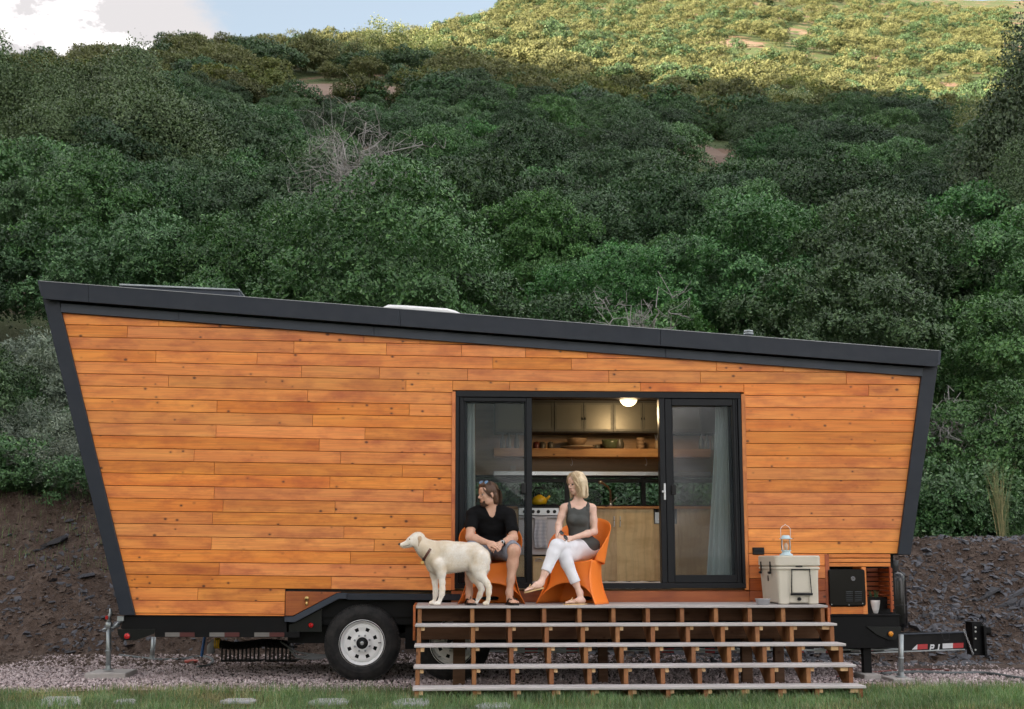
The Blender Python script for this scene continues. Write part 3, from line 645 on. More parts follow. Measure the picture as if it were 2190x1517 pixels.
m_joist = M_wood('deck_joist', (0.16, 0.085, 0.045), (0.12, 0.06, 0.03), (0.09, 0.04, 0.02), axis='x', rough=0.8)
m_paleblock = M_wood('pale_lumber', (0.68, 0.46, 0.25), (0.58, 0.37, 0.19), (0.5, 0.3, 0.14), knots=False, axis='y', rough=0.7)
m_ply = M_wood('birch_ply', (0.76, 0.56, 0.30), (0.68, 0.47, 0.24), (0.58, 0.38, 0.18), knots=False, axis='z', gscale=0.5, rough=0.4)
m_pine = M_wood('pine_shelf', (0.52, 0.28, 0.11), (0.44, 0.21, 0.08), (0.36, 0.16, 0.06), axis='x', rough=0.5)
def M_paint(name, col, rough=0.45, metal=0.0, dent=0.10, spec=0.5, dust=0.3, dcol=(0.16, 0.15, 0.145)):
    m, nt, out = mat_new(name); p = worldpos(nt)
    c = mixc(nt, maths(nt, 'MULTIPLY', mrange(nt, noise(nt, p, 5, 6, 0.65), 0.42, 0.75), dust), col, dcol)
    h = maths(nt, 'ADD', noise(nt, p, 1.6, 2), maths(nt, 'MULTIPLY', noise(nt, p, 60, 2), 0.02))
    principled(nt, out, c, mrange(nt, noise(nt, p, 9, 4), 0.3, 0.7, rough * 0.85, rough * 1.2), metal, bump(nt, h, dent, 0.08), spec); return m
m_trim = M_paint('charcoal_metal', (0.016, 0.021, 0.032), 0.42, 0.0, 0.22, 0.3, 0.04)
m_trim2 = M_paint('charcoal_metal_light', (0.034, 0.043, 0.062), 0.42, 0.0, 0.2, 0.35, 0.04)
m_drip = M_simple('drip_edge', (0.30, 0.31, 0.33), 0.4, 0.6)
m_blackframe = M_paint('black_aluminium', (0.006, 0.007, 0.010), 0.35, 0.0, 0.03, 0.25, 0.03, (0.05, 0.05, 0.055))
m_chassis = M_paint('black_chassis', (0.004, 0.004, 0.005), 0.45, 0.0, 0.08, 0.18, 0.06, (0.03, 0.026, 0.022))
m_shadowgap = M_simple('black_felt', (0.006, 0.006, 0.006), 0.9)
m_galv = M_simple('galvanised_steel', (0.33, 0.36, 0.37), 0.42, 0.7, vary=0.25, scale=30)
m_steel = M_simple('brushed_steel', (0.55, 0.56, 0.58), 0.3, 0.9, vary=0.1)
m_concrete = M_simple('concrete', (0.40, 0.37, 0.35), 0.9, vary=0.2, scale=18, bmp=0.5, bscale=90)
m_white = M_simple('white_enamel', (0.72, 0.73, 0.75), 0.4, vary=0.05)
m_whiteplastic = M_simple('white_plastic', (0.80, 0.80, 0.80), 0.45, vary=0.04)
m_black = M_simple('black_plastic', (0.008, 0.008, 0.009), 0.4, vary=0.3, spec=0.3)
m_red = M_simple('red_lens', (0.55, 0.02, 0.02), 0.25, vary=0.2); m_amber = M_simple('amber_lens', (0.75, 0.28, 0.02), 0.25, vary=0.2)
m_tapew = M_simple('white_tape', (0.62, 0.62, 0.64), 0.35, vary=0.12); m_tapew_shade = M_simple('shaded_white_tape', (0.16, 0.15, 0.14), 0.6, vary=0.3); m_taper_shade = M_simple('shaded_red_tape', (0.075, 0.014, 0.012), 0.6, vary=0.3); m_taper = M_simple('red_tape', (0.42, 0.02, 0.025), 0.35, vary=0.2)  # darker tape pair for the left rail: its shade is painted into the colour
m_deckgrey = M_wood('grey_decking', (0.54, 0.505, 0.495), (0.46, 0.43, 0.42), (0.37, 0.34, 0.33), knots=False, axis='x', rough=0.6, varyv=(0.93, 1.06))
def M_rubber():
    m, nt, out = mat_new('tyre_rubber'); p = objpos(nt)
    c = mixc(nt, mrange(nt, noise(nt, p, 9, 5, 0.65), 0.4, 0.75), (0.010, 0.010, 0.011), (0.036, 0.033, 0.031)); principled(nt, out, c, 0.65, 0, bump(nt, noise(nt, p, 60, 3), 0.1, 0.004), 0.25); return m
m_rubber = M_rubber()
def M_diamond():
    m, nt, out = mat_new('diamond_plate'); p = objpos(nt)
    a = node(nt, 'ShaderNodeTexVoronoi', {'Vector': mapping(nt, p, (1, 1, 0.55)), 'Scale': 48.0, 'Randomness': 0.15}); h = mrange(nt, a.outputs['Distance'], 0.10, 0.28, 1, 0)
    c = mixc(nt, h, (0.006, 0.007, 0.008), (0.05, 0.055, 0.06)); principled(nt, out, c, 0.3, 0.4, bump(nt, h, 0.9, 0.004), 0.6); return m
m_diamond = M_diamond()
def M_glass(name, tint=(0.93, 0.95, 0.95), rough=0.0, ior=1.5):
    m, nt, out = mat_new(name); gl = node(nt, 'ShaderNodeBsdfGlossy', {'Color': (1, 1, 1, 1), 'Roughness': rough + 0.01}); tr = node(nt, 'ShaderNodeBsdfTransparent', {'Color': tuple(tint) + (1,)})
    fr = node(nt, 'ShaderNodeFresnel', {'IOR': ior}); mx = node(nt, 'ShaderNodeMixShader', {0: fr.outputs[0], 1: tr.outputs[0], 2: gl.outputs[0]}); nt.links.new(mx.outputs[0], out.inputs['Surface']); return m
m_glass = M_glass('window_glass', ior=1.38); m_glassr = M_glass('rear_glass', (0.85, 0.9, 0.88), ior=1.12)
def M_screen():
    m, nt, out = mat_new('insect_screen'); d = node(nt, 'ShaderNodeBsdfDiffuse', {'Color': (0.05, 0.06, 0.066, 1)}); tr = node(nt, 'ShaderNodeBsdfTransparent', {'Color': (1, 1, 1, 1)})
    mx = node(nt, 'ShaderNodeMixShader', {0: 0.20, 1: tr.outputs[0], 2: d.outputs[0]}); nt.links.new(mx.outputs[0], out.inputs['Surface']); return m
m_screen = M_screen()

# ------------------------------------------------------------------ the trailer
TR = thing('tiny_house_trailer', 'cedar clad slant-roofed tiny house on a black trailer with open sliding door', 'tiny house', (0.4, 1.2, 0.5))
def zs(x): return 0.0115 * 0.5 * ((0.9 - x) + math.sqrt((0.9 - x) ** 2 + 0.16))
def clipoly(poly, a, b, c):                       # keep a*x+b*z <= c
    out = []
    for i in range(len(poly)):
        p, q = poly[i], poly[(i + 1) % len(poly)]; dp, dq = a * p[0] + b * p[1] - c, a * q[0] + b * q[1] - c
        if dp <= 0: out.append(p)
        if dp * dq < 0: t = dp / (dp - dq); out.append((p[0] + (q[0] - p[0]) * t, p[1] + (q[1] - p[1]) * t))
    return out
def halfplane(p, q, keep):                        # line through p,q; keep the side of point keep
    a, b = q[1] - p[1], -(q[0] - p[0]); c = a * p[0] + b * p[1]
    if a * keep[0] + b * keep[1] > c: a, b, c = -a, -b, -c
    return a, b, c
q2 = lambda x, y: (P(x, y)[0], P(x, y)[2])
mid = q2(1000, 1000)
HL = halfplane(q2(133, 669), q2(290, 1315), mid); HR = halfplane(q2(1969, 806), q2(1919, 1187), mid); HT = halfplane(q2(133, 670), q2(1969, 806), mid)
DX0, DX1 = PX(966.5, 1050), PX(1597, 1050); DZ1 = PZ(1280, 837); DZ0 = PZ(1280, 1263)
JOINTS = {17: [339], 16: [271, 778, 898], 15: [628, 826, 987, 1124, 1256], 14: [332, 549, 1054, 1222, 1532, 1675], 13: [644, 811, 1000, 1302, 1498, 1810], 12: [359, 868, 1090, 1370, 1858],
          11: [657], 10: [463, 875], 9: [668], 8: [461, 780], 7: [682], 6: [414, 728], 5: [457.6, 860], 4: [705], 3: [457, 905], 2: [476, 716], 1: [453.5], 0: [735], -1: [451, 800], -2: [749], -3: [468], -4: [708], -5: [422]}
rw = random.Random(5); GAP = 0.0024
def plank(x0, x1, za, zb, red=False, extra=()):
    if x1 - x0 < 0.02: return
    poly = [(x0 + GAP * 0.6, za + zs(x0) + GAP), (x1 - GAP * 0.6, za + zs(x1) + GAP), (x1 - GAP * 0.6, zb + zs(x1) - GAP), (x0 + GAP * 0.6, zb + zs(x0) - GAP)]
    for h in (HL, HR, HT) + tuple(extra):
        poly = clipoly(poly, *h)
        if len(poly) < 3: return
    q = A(poly)
    if np.ptp(q[:, 0]) < 0.03 or np.ptp(q[:, 1]) < 0.004: return
    keep = [poly[0]]
    for p in poly[1:]:
        if math.hypot(p[0] - keep[-1][0], p[1] - keep[-1][1]) > 0.006: keep.append(p)
    if math.hypot(keep[0][0] - keep[-1][0], keep[0][1] - keep[-1][1]) < 0.006: keep.pop()
    if len(keep) < 3: return
    y = rw.uniform(-0.0012, 0.0012); V, F = prism(keep, y, 0.018, 0.003); obj('plank', V, F, m_siding_red if red else m_siding, TR)
XB = PX(609, 1300); XP = PX(735, 1267); ZB = lambda x: 0
XR0 = PX(1771, 1230)
rowz = lambda k: 1.494 + k * 0.1314
for k in range(-8, 19):
    za, zb = rowz(k), rowz(k + 1)
    js = [PX(j, 1195 - (za - 1.31) * 200) for j in JOINTS.get(k, [])]
    def run(a, b, red=False, extra=(), za=za, zb=zb):
        xs_ = [a] + [j for j in js if a + 0.15 < j < b - 0.15] + [b]
        for i in range(len(xs_) - 1): plank(xs_[i], xs_[i + 1], za, zb, red, extra)
    XL, XRR = -4.3, 5.4; yl, yr = za + zs(-1), zb + zs(-1)
    if k >= 12: run(XL, XRR) if k > 12 else None
    if k == 12:                                   # the row whose lower edge meets the door head
        run(XL, DX0); run(DX0, DX1, extra=(halfplane((0, DZ1), (1, DZ1 + 0.0), (0, 9)),)); run(DX1, XRR); continue
    if k > 12: continue
    # left of the door
    if k >= -4: run(XL, DX0, extra=(halfplane(q2(735, 1267.5), q2(970, 1269), (0, 9)),))
    else: run(XL, XB, extra=(halfplane(q2(290, 1316), q2(612, 1318), (0, 9)),))
    # right of the door
    if k >= 0 or zb > PZ(1780, 1185) + 0.05: run(DX1, XRR)
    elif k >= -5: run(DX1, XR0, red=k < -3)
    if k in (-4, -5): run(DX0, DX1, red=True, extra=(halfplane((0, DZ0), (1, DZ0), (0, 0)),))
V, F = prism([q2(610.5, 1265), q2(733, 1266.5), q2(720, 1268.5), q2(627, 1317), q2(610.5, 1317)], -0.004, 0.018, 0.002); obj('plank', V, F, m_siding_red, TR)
# casings of the door opening
V, F = prism([q2(966.5, 838), q2(974.6, 838), q2(973, 1262), q2(964.5, 1262)], -0.016, 0.02, 0.002); obj('door_casing', V, F, m_casing, TR)
V, F = prism([q2(1584.5, 843), q2(1593, 843), q2(1601.5, 1262), q2(1593, 1262)], -0.016, 0.02, 0.002); obj('door_casing', V, F, m_casing, TR)
# body shell
def pr(name, pts, y0, y1, mat, Y=0.0, c=0.0, parent=None): V, F = prism(pxpoly(pts, Y), y0, y1, c); return obj(name, V, F, mat, TR if parent is None else parent)
pr('wall', [(134, 672), (970, 732), (966, 1266), (735, 1266), (627, 1317), (292, 1315)], 0.019, 0.10, m_shadowgap)
pr('wall', [(970, 732), (1588, 777), (1590, 837), (968, 834)], 0.019, 0.10, m_shadowgap)
pr('wall', [(1588, 777), (1967, 806), (1918, 1186), (1771, 1186), (1771, 1300), (1602, 1300)], 0.019, 0.10, m_shadowgap)
pr('wall', [(966, 1266), (1602, 1266), (1602, 1300), (966, 1300)], 0.019, 0.10, m_shadowgap)
pr('corner_trim', [(93.5, 641), (130.5, 646), (133, 668), (290.5, 1315.5), (258.5, 1315.5)], -0.035, 0.02, m_trim, c=0.003)
pr('corner_trim', [(1971, 787), (2003, 786), (1945.5, 1187), (1918.5, 1186)], -0.035, 0.02, m_trim, c=0.003)
pr('end_wall', [(94, 641), (118, 645), (285, 1315), (260, 1315)], 0.02, 2.46, m_trim)
pr('end_wall', [(1980, 787), (2002, 786), (1944, 1187), (1922, 1187)], 0.02, 2.46, m_trim)
tops = [(84.5, 601.5), (188, 609.7), (855, 661), (1412, 704), (2008, 751)]; bots = [(92.5, 639.5), (190, 647), (856, 698), (1412, 740), (2004.5, 785)]
for i in range(4):
    g = 0.5 if i else 0; pr('fascia', [(tops[i][0] + g, tops[i][1]), tops[i + 1], bots[i + 1], (bots[i][0] + g, bots[i][1])], -0.125 - 0.0016 * (i % 2), -0.10, m_trim, Y=-0.12, c=0.002)
pr('drip_edge', [(84.5, 600.6), (2008.5, 750), (2008.5, 751.2), (84.5, 601.8)], -0.132, -0.05, m_drip, Y=-0.12)
lt = [(132, 650), (384, 669), (800, 700), (1422, 747), (1971, 788)]; lb = [(132, 669.5), (384, 688), (800, 720), (1422, 766), (1970, 806.5)]
for i in range(4): pr('head_trim', [(lt[i][0] + 0.4, lt[i][1]), lt[i + 1], lb[i + 1], (lb[i][0] + 0.4, lb[i][1])], -0.040 - 0.0016 * (i % 2), 0.02, m_trim2, c=0.003)
pr('roof', [(86, 604), (2006, 753), (2003, 783), (94, 637)], -0.099, 2.62, m_trim2)
pr('arch_trim', [(609, 1319), (627, 1319), (722, 1268.5), (742, 1268.5), (742, 1281), (724.5, 1281), (631, 1331), (609, 1330)], -0.03, 0.05, m_trim2, c=0.003)
pr('sill_beam', [(742, 1269), (985, 1271), (985, 1284), (742, 1283)], -0.012, 0.05, m_trim, c=0.002)
# back wall with the long window, floor, ceiling
YB = 2.40
WX0, WX1 = PX(985, 1050, YB), PX(1710, 1050, YB); WZ0, WZ1 = PZ(1200, 1085, YB), PZ(1200, 1017, YB)
m_inwall = M_wood('ply_wall', (0.50, 0.30, 0.14), (0.42, 0.24, 0.10), (0.34, 0.19, 0.08), knots=False, axis='x', gscale=0.4, rough=0.4)
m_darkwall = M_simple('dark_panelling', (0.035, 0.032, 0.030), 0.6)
zf, zc = 1.0, lambda x: np.interp(x, [-4.2, 5.3], [4.02, 3.38])
zcl = lambda x: float(zc(x))
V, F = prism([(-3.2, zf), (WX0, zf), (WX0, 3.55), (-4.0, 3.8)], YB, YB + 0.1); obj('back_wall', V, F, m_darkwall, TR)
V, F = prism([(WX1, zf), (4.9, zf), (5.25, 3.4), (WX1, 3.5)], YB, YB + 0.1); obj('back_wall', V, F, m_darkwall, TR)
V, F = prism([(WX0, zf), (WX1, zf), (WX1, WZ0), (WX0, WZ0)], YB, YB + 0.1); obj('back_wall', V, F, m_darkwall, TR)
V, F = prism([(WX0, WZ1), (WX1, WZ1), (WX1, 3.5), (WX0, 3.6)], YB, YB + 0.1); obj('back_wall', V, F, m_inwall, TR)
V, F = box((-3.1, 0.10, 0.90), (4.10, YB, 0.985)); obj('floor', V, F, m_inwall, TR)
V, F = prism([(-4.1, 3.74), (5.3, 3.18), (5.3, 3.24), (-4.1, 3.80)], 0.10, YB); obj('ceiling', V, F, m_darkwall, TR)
wnd = link('rear_window', None, TR, (WX0, YB, WZ0)); 
fm = MB(); fm.box((WX0, YB - 0.03, WZ1 - 0.03), (WX1, YB + 0.06, WZ1)); fm.box((WX0, YB - 0.03, WZ0), (WX1, YB + 0.06, WZ0 + 0.03)); fm.box((WX0, YB - 0.034, PZ(1200, 1032, YB)), (WX1, YB + 0.062, PZ(1200, 1024, YB)))
for px in (985, 1212, 1375, 1705): fm.box((PX(px - 4, 1050, YB), YB - 0.037, WZ0), (PX(px + 5, 1050, YB), YB + 0.064, WZ1))
fm.build('frame', m_blackframe, wnd); V, F = box((WX0, YB + 0.01, WZ0), (WX1, YB + 0.018, WZ1)); obj('pane', V, F, m_glassr, wnd)
# sliding door
DRX0, DRX1, DRZ0, DRZ1 = PX(973.5, 1050), PX(1589, 1050), 0.998, 3.098
dr = link('sliding_door', None, TR, (DRX0, 0, DRZ0))
f = MB(); f.box((DRX0, -0.022, DRZ1 - 0.065), (DRX1, 0.14, DRZ1), 0.003); f.box((DRX0, -0.022, DRZ0), (DRX1, 0.14, DRZ0 + 0.055), 0.003)
f.box((DRX0, -0.0215, DRZ0 + 0.055), (DRX0 + 0.035, 0.139, DRZ1 - 0.065), 0.003); f.box((DRX1 - 0.035, -0.0215, DRZ0 + 0.055), (DRX1, 0.139, DRZ1 - 0.065), 0.003)
for xx in (DRX0 + 0.052, DRX1 - 0.052): f.box((xx - 0.006, -0.012, DRZ0 + 0.055), (xx + 0.006, 0.10, DRZ1 - 0.065), 0.002)
f.build('door_frame', m_blackframe, dr)
def sash(x0, x1, y, z0=DRZ0 + 0.057, z1=DRZ1 - 0.067, w=0.058, wr=None, pane=m_glass, nm='glass'):
    wr = wr or w; m = MB(); m.box((x0, y, z0), (x0 + w, y + 0.035, z1), 0.004); m.box((x1 - wr, y, z0), (x1, y + 0.035, z1), 0.004)
    m.box((x0 + w, y + 0.001, z0), (x1 - wr, y + 0.034, z0 + w * 1.1), 0.004); m.box((x0 + w, y + 0.001, z1 - w), (x1 - wr, y + 0.034, z1), 0.004)
    m.box((x0 + w - 0.002, y + 0.012, z0 + w), (x0 + w + 0.012, y + 0.030, z1 - w), 0.002); m.box((x1 - wr - 0.012, y + 0.012, z0 + w), (x1 - wr + 0.002, y + 0.030, z1 - w), 0.002)
    m.build('sash', m_blackframe, dr); V, F = box((x0 + w - 0.001, y + 0.018, z0 + w), (x1 - wr + 0.001, y + 0.021, z1 - w)); obj(nm, V, F, pane, dr)
xa, xb = DRX0 + 0.037, PX(1138, 1050); sash(xa, xb, 0.0, w=0.045, wr=0.06, pane=m_screen, nm='screen'); sash(xa + 0.02, xb - 0.01, 0.06)
xc, xd = PX(1425, 1050), DRX1 - 0.037; sash(xc, xd, 0.0, w=0.075, wr=0.05, pane=m_screen, nm='screen'); sash(xc + 0.01, xd - 0.02, 0.06)
V, F = box((PX(1412, 1050), -0.012, DRZ0 + 0.056), (PX(1424, 1050), 0.11, DRZ1 - 0.066), 0.004); obj('meeting_post', V, F, m_blackframe, dr)
for px, py in ((1121, 1045), (1442, 1048)):
    m = MB(); x, z = P(px, py)[0], P(px, py)[2]; m.tube([(x - 0.024, -0.004, z + 0.045), (x - 0.03, -0.03, z + 0.04), (x - 0.03, -0.034, z - 0.04), (x - 0.024, -0.004, z - 0.045)], 0.0065, 6); m.box((x - 0.034, -0.006, z - 0.055), (x + 0.02, 0.0, z + 0.055), 0.003); m.build('handle', m_black, dr)
x, z = P(1421, 1052)[0], P(1421, 1052)[2]; m = MB(); m.box((x - 0.012, -0.03, z - 0.09), (x + 0.012, -0.012, z + 0.09), 0.004); m.box((x - 0.035, -0.05, z - 0.012), (x - 0.005, -0.03, z + 0.012), 0.004); m.build('door_lock', m_steel, dr)
# things fixed on the wall
V, F = box(P(1610, 1171, -0.02), P(1635, 1186.5, -0.02) + A([0, 0.03, 0]), 0.005); ob = obj('outlet_box', V, F, m_black, TR); V, F = box(P(1612.5, 1175.5, -0.026), P(1632.5, 1180, -0.026) + A([0, 0.006, 0]), 0.002); obj('outlet_cover', V, F, m_blackframe, ob)
hb = MB(); c0 = P(656.5, 1286, -0.03); hb.add(*lathe([(0.012, 0), (0.014, 0.03), (0.01, 0.035), (0.01, 0.045)], c0, 12, 'y', True, True)); hb.tube([c0, c0 + A([0, -0.02, -0.012]), c0 + A([0, -0.032, -0.04])], [0.012, 0.012, 0.014], 8); hb.add(*lathe([(0.004, -0.01), (0.024, -0.008), (0.024, 0.004), (0.006, 0.006)], c0 + A([0, -0.02, 0.028]), 12, 'y', True, True))
m_brass = M_simple('brass', (0.62, 0.44, 0.17), 0.35, 0.9); hb.build('hose_bib', m_brass, TR, True)
# roof fittings
pr('skylight', [(258.5, 608.5), (511, 620), (514, 632), (519, 660), (262, 640)], 0.45, 1.55, m_trim2, Y=0.45, c=0.01)
pr('skylight_rim', [(256, 607.5), (513, 619), (513, 623), (256, 611.5)], 0.43, 1.57, m_galv, Y=0.45, c=0.004)
pr('roof_vent', [(815, 663), (820, 656), (830, 651), (868, 652.5), (956, 659), (974, 664), (984, 669), (992, 680), (990, 700), (815, 690)], 0.5, 1.15, m_whiteplastic, Y=0.5, c=0.025)
vp = P(1601, 726, 0.6); m = MB(); m.add(*lathe([(0.04, -0.1), (0.04, 0.05), (0.058, 0.052), (0.058, 0.07), (0.044, 0.072), (0.044, 0.078), (0.056, 0.08), (0.052, 0.1), (0.02, 0.108)], vp, 20, 'z', True, True)); m.build('vent_pipe', m_galv, TR, True)

# chassis
V, F = prism([q2(264, 1317), q2(612, 1318.5), q2(612, 1352), q2(640, 1352), q2(640, 1364), q2(330, 1363), q2(330, 1352), q2(256, 1345)], 0.03, 0.13); obj('chassis_rail', V, F, m_chassis, TR)
V, F = box((PX(606, 1300), 0.16, 0.62), (PX(1925, 1300), 0.26, 0.90)); obj('chassis_rail', V, F, m_chassis, TR)
V, F = box((PX(610, 1300), 0.30, 0.42), (PX(745, 1300), 2.3, 0.62)); obj('cross_beam', V, F, m_chassis, TR)
V, F = box((-3.05, 0.13, 0.70), (4.10, 2.44, 0.895)); obj('underfloor', V, F, m_chassis, TR)
V, F = box((-3.05, 2.2, 0.42), (4.6, 2.3, 0.70)); obj('chassis_rail', V, F, m_chassis, TR)
V, F = box((PX(865, 1380), 0.26, 0.36), (PX(1922, 1380), 0.34, 0.62)); obj('chassis_rail', V, F, m_chassis, TR)
m = MB(); m.box((PX(895, 1400, 0.26), 0.20, 0.332), (PX(1925, 1400, 0.26), 0.36, 0.345)); m.build('rail_flange', m_galv, TR)
V, F = box((PX(1771, 1320), -0.03, 0.37), (PX(1921, 1320), 0.55, 0.705), 0.004); obj('utility_bench', V, F, m_chassis, TR)
V, F = box((PX(1771, 1320), -0.045, 0.706), (PX(1923, 1320), 0.56, 0.722), 0.003); obj('bench_top', V, F, m_chassis, TR)
V, F = box(P(250.5, 1318.5, 0.0), P(264, 1329, 0.0) + A([0, 0.06, 0]), 0.002); obj('end_plate', V, F, m_galv, TR)
pr('step_plate', [(250, 1346), (331, 1346), (329, 1356), (290, 1370), (262, 1370), (252, 1358)], 0.012, 0.028, m_diamond)
pr('step_plate', [(617, 1337.5), (633, 1331.5), (687, 1303), (687, 1352), (616.5, 1352)], 0.052, 0.07, m_diamond)
pr('step_plate', [(1850.5, 1340), (1924, 1340), (1924, 1350), (1911, 1368), (1898, 1368), (1872, 1357)], -0.05, -0.034, m_diamond)
def reflector(px, py, Y, r, mat):
    c = P(px, py, Y); m = MB(); m.add(*lathe([(r * 1.18, 0.012), (r * 1.18, 0.0), (r, -0.004)], c, 20, 'y', False, True)); o = m.build('reflector', m_black, TR); m = MB(); m.add(*lathe([(r, 0.0), (r * 0.93, -0.009), (r * 0.35, -0.010), (r * 0.3, -0.013)], c, 20, 'y', False, True)); m.build('lens', mat, o, True)
reflector(271.6, 1361, 0.0, 0.030, m_red); reflector(665, 1337.5, 0.04, 0.026, m_red); reflector(1905, 1356, -0.06, 0.028, m_amber)
def tape(x0, x1, y0, y1, Y, mat, y0b=None, y1b=None, Yb=None):
    Yb = Y if Yb is None else Yb; a, b, c_, d = P(x0, y1, Y), P(x1, y1 if y1b is None else y1b, Yb), P(x1, y0 if y0b is None else y0b, Yb), P(x0, y0, Y)
    t = A([0, 0.003, 0]); obj('reflective_tape', [a, b, c_, d, a + t, b + t, c_ + t, d + t], [(0, 1, 2, 3), (7, 6, 5, 4), (0, 4, 5, 1), (1, 5, 6, 2), (2, 6, 7, 3), (3, 7, 4, 0)], mat, TR)
for a, b, m_ in ((353, 384, m_tapew_shade), (384, 416, m_taper_shade), (448, 480, m_tapew_shade), (480, 512, m_taper_shade), (544, 576, m_tapew_shade), (576, 608, m_taper_shade)): tape(a, b, 1353, 1362, 0.026, m_)
for a, b, m_ in ((1099, 1122, m_tapew), (1122, 1150, m_taper), (1180, 1211, m_tapew), (1211, 1235, m_taper), (1277, 1285, m_tapew), (1379, 1385, m_tapew), (1415, 1441, m_taper), (1484, 1508, m_tapew), (1508, 1529, m_taper), (1576, 1587, m_tapew), (1709, 1719, m_taper), (1741, 1766, m_tapew), (1766, 1790, m_taper)):
    tape(a, b, 1386.5, 1396.5, 0.255, m_)
# drawbar: a channel that runs in towards the coupler
T0, T1 = 0.30, 0.85; X0t, X1t = 1795, 2068
def ty(px): return T0 + (T1 - T0) * (px - X0t) / (X1t - X0t)
def yb(px): return 1398.6 - (px - 1810) * (9.2 / 255.0)
def slabp(name, xa, xb, ya, ybm, off, th, mat, ya2=None, yb2=None):
    ya2 = ya if ya2 is None else ya2; yb2 = ybm if yb2 is None else yb2
    a, b, c_, d = P(xa, ybm, ty(xa) + off), P(xb, yb2, ty(xb) + off), P(xb, ya2, ty(xb) + off), P(xa, ya, ty(xa) + off); t = A([0, th, 0])
    return obj(name, [a, b, c_, d, a + t, b + t, c_ + t, d + t], [(0, 1, 2, 3), (7, 6, 5, 4), (0, 4, 5, 1), (1, 5, 6, 2), (2, 6, 7, 3), (3, 7, 4, 0)], mat, TR)
slabp('drawbar', 1795, 2068, 1352, yb(1795), 0, 0.02, m_chassis, 1352, yb(2068))
slabp('drawbar_flange', 1795, 2064, yb(1795) - 1.2, yb(1795) + 0.8, -0.05, 0.10, m_galv, yb(2064) - 1.2, yb(2064) + 0.8)
slabp('drawbar_flange', 1925, 2068, 1355.5, 1358, -0.05, 0.10, m_trim2, 1351, 1353.5)
for a, b, m_ in ((1820, 1844, m_tapew), (1844, 1868, m_taper), (1891.7, 1915.6, m_tapew), (1915.6, 1938, m_taper), (1938, 1962, m_tapew), (1962, 1984, m_taper), (2016, 2038, m_tapew), (2038, 2060.6, m_taper)):
    tape(a, b, yb(a) - 14.5, yb(a) - 3.8, ty(a) - 0.006, m_, yb(b) - 14.5, yb(b) - 3.8, ty(b) - 0.006)
def glyph(polys, x0, y0, w, h, mat, nm='letter'):
    for g in polys:
        mb = MB()
        for poly in g:
            pts = []
            for u, v in poly:
                px = x0 + u * w + 0.18 * (1 - v) * h; py = y0 + v * h; pts.append(P(px, py, ty(px) - 0.006))
            V = pts + [p + A([0, 0.003, 0]) for p in pts]; n = len(pts); mb.add(V, [tuple(range(n)), tuple(range(n, 2 * n))[::-1]] + [(i, i + n, (i + 1) % n + n, (i + 1) % n) for i in range(n)])
        mb.build(nm, mat, TR)
Pg = [[(0, 0), (0.28, 0), (0.28, 1), (0, 1)], [(0.28, 0), (0.8, 0), (1, 0.12), (0.72, 0.24), (0.28, 0.24)], [(1, 0.12), (1, 0.5), (0.72, 0.4), (0.72, 0.24)], [(1, 0.5), (0.8, 0.64), (0.28, 0.64), (0.28, 0.4), (0.72, 0.4)]]
Jg = [[(0.6, 0), (0.95, 0), (0.95, 0.8), (0.6, 0.72)], [(0.95, 0.8), (0.7, 1), (0.1, 1), (0.0, 0.78), (0.5, 0.78), (0.6, 0.72)]]
glyph([Pg], 1987.5, 1378.5, 9, 14.5, m_tapew); glyph([Jg], 2000, 1378.0, 8, 14.5, m_tapew)
glyph([[[(0, 0), (0.3, 0), (0.3, 0.7), (0, 0.7)], [(0.7, 0), (1, 0), (1, 0.7), (0.7, 0.7)], [(0, 0.7), (1, 0.7), (0.85, 1), (0.15, 1)]]], 2019, 1376.4, 6, 7.5, m_black)
cp = MB(); a, b = P(2068, 1399, 0.98), P(2091, 1336, 0.98); cp.box((a[0], 0.80, a[2]), (b[0] - 0.03, 0.98, b[2] + 0.04), 0.004); cp.box((b[0] - 0.035, 0.74, a[2] - 0.005), (b[0] - 0.005, 1.04, b[2]), 0.004)
cp.box((b[0] - 0.005, 0.84, P(0, 1361, 0.95)[2]), (b[0] + 0.10, 0.98, P(0, 1346, 0.95)[2]), 0.01); cp.build('coupler', m_chassis, TR)
m = MB(); q = P(2108, 1352, 0.95); m.add(*lathe([(0.02, -0.035), (0.045, -0.03), (0.05, 0.01), (0.03, 0.035), (0.01, 0.04)], (q[0], 0.91, q[2]), 14, 'z', True, True)); m.tube([(q[0] - 0.02, 0.91, q[2] + 0.03), (q[0] - 0.06, 0.91, q[2] + 0.10), (q[0] - 0.03, 0.91, q[2] + 0.13)], 0.008, 6); m.build('hitch_ball_socket', m_chassis, TR, True)
m = MB()
for px, py in ((2086, 1342), (2086, 1351), (2086, 1366), (2086, 1390)): q = P(px, py, 0.735); m.add(*lathe([(0.011, 0.006), (0.011, -0.008)], q, 6, 'y', False, True))
m.build('bolts', m_steel, TR)
ch = MB(); p0, p1 = P(2061, 1347, 0.72), P(2081, 1399, 0.72)
for i in range(13):
    t = (i + 0.5) / 13; c = p0 + (p1 - p0) * t; d = (p1 - p0) / np.linalg.norm(p1 - p0); s = A([0, 1, 0]) if i % 2 else np.cross(d, [0, 1, 0]); a = np.linspace(0, 2 * math.pi, 9)[:-1]
    ch.add(*tube([c + d * 0.015 * math.cos(w) + s * 0.0085 * math.sin(w) for w in a], 0.0028, 5, closed=True))
ch.build('safety_chain', m_steel, TR, True)
m = MB(); m.tube([P(2013, 1354, 0.68), P(2017, 1366, 0.66), P(2022, 1370, 0.66), P(2030, 1369, 0.66), P(2030, 1356, 0.68)], 0.004, 5); m.build('wire_bail', m_black, TR)

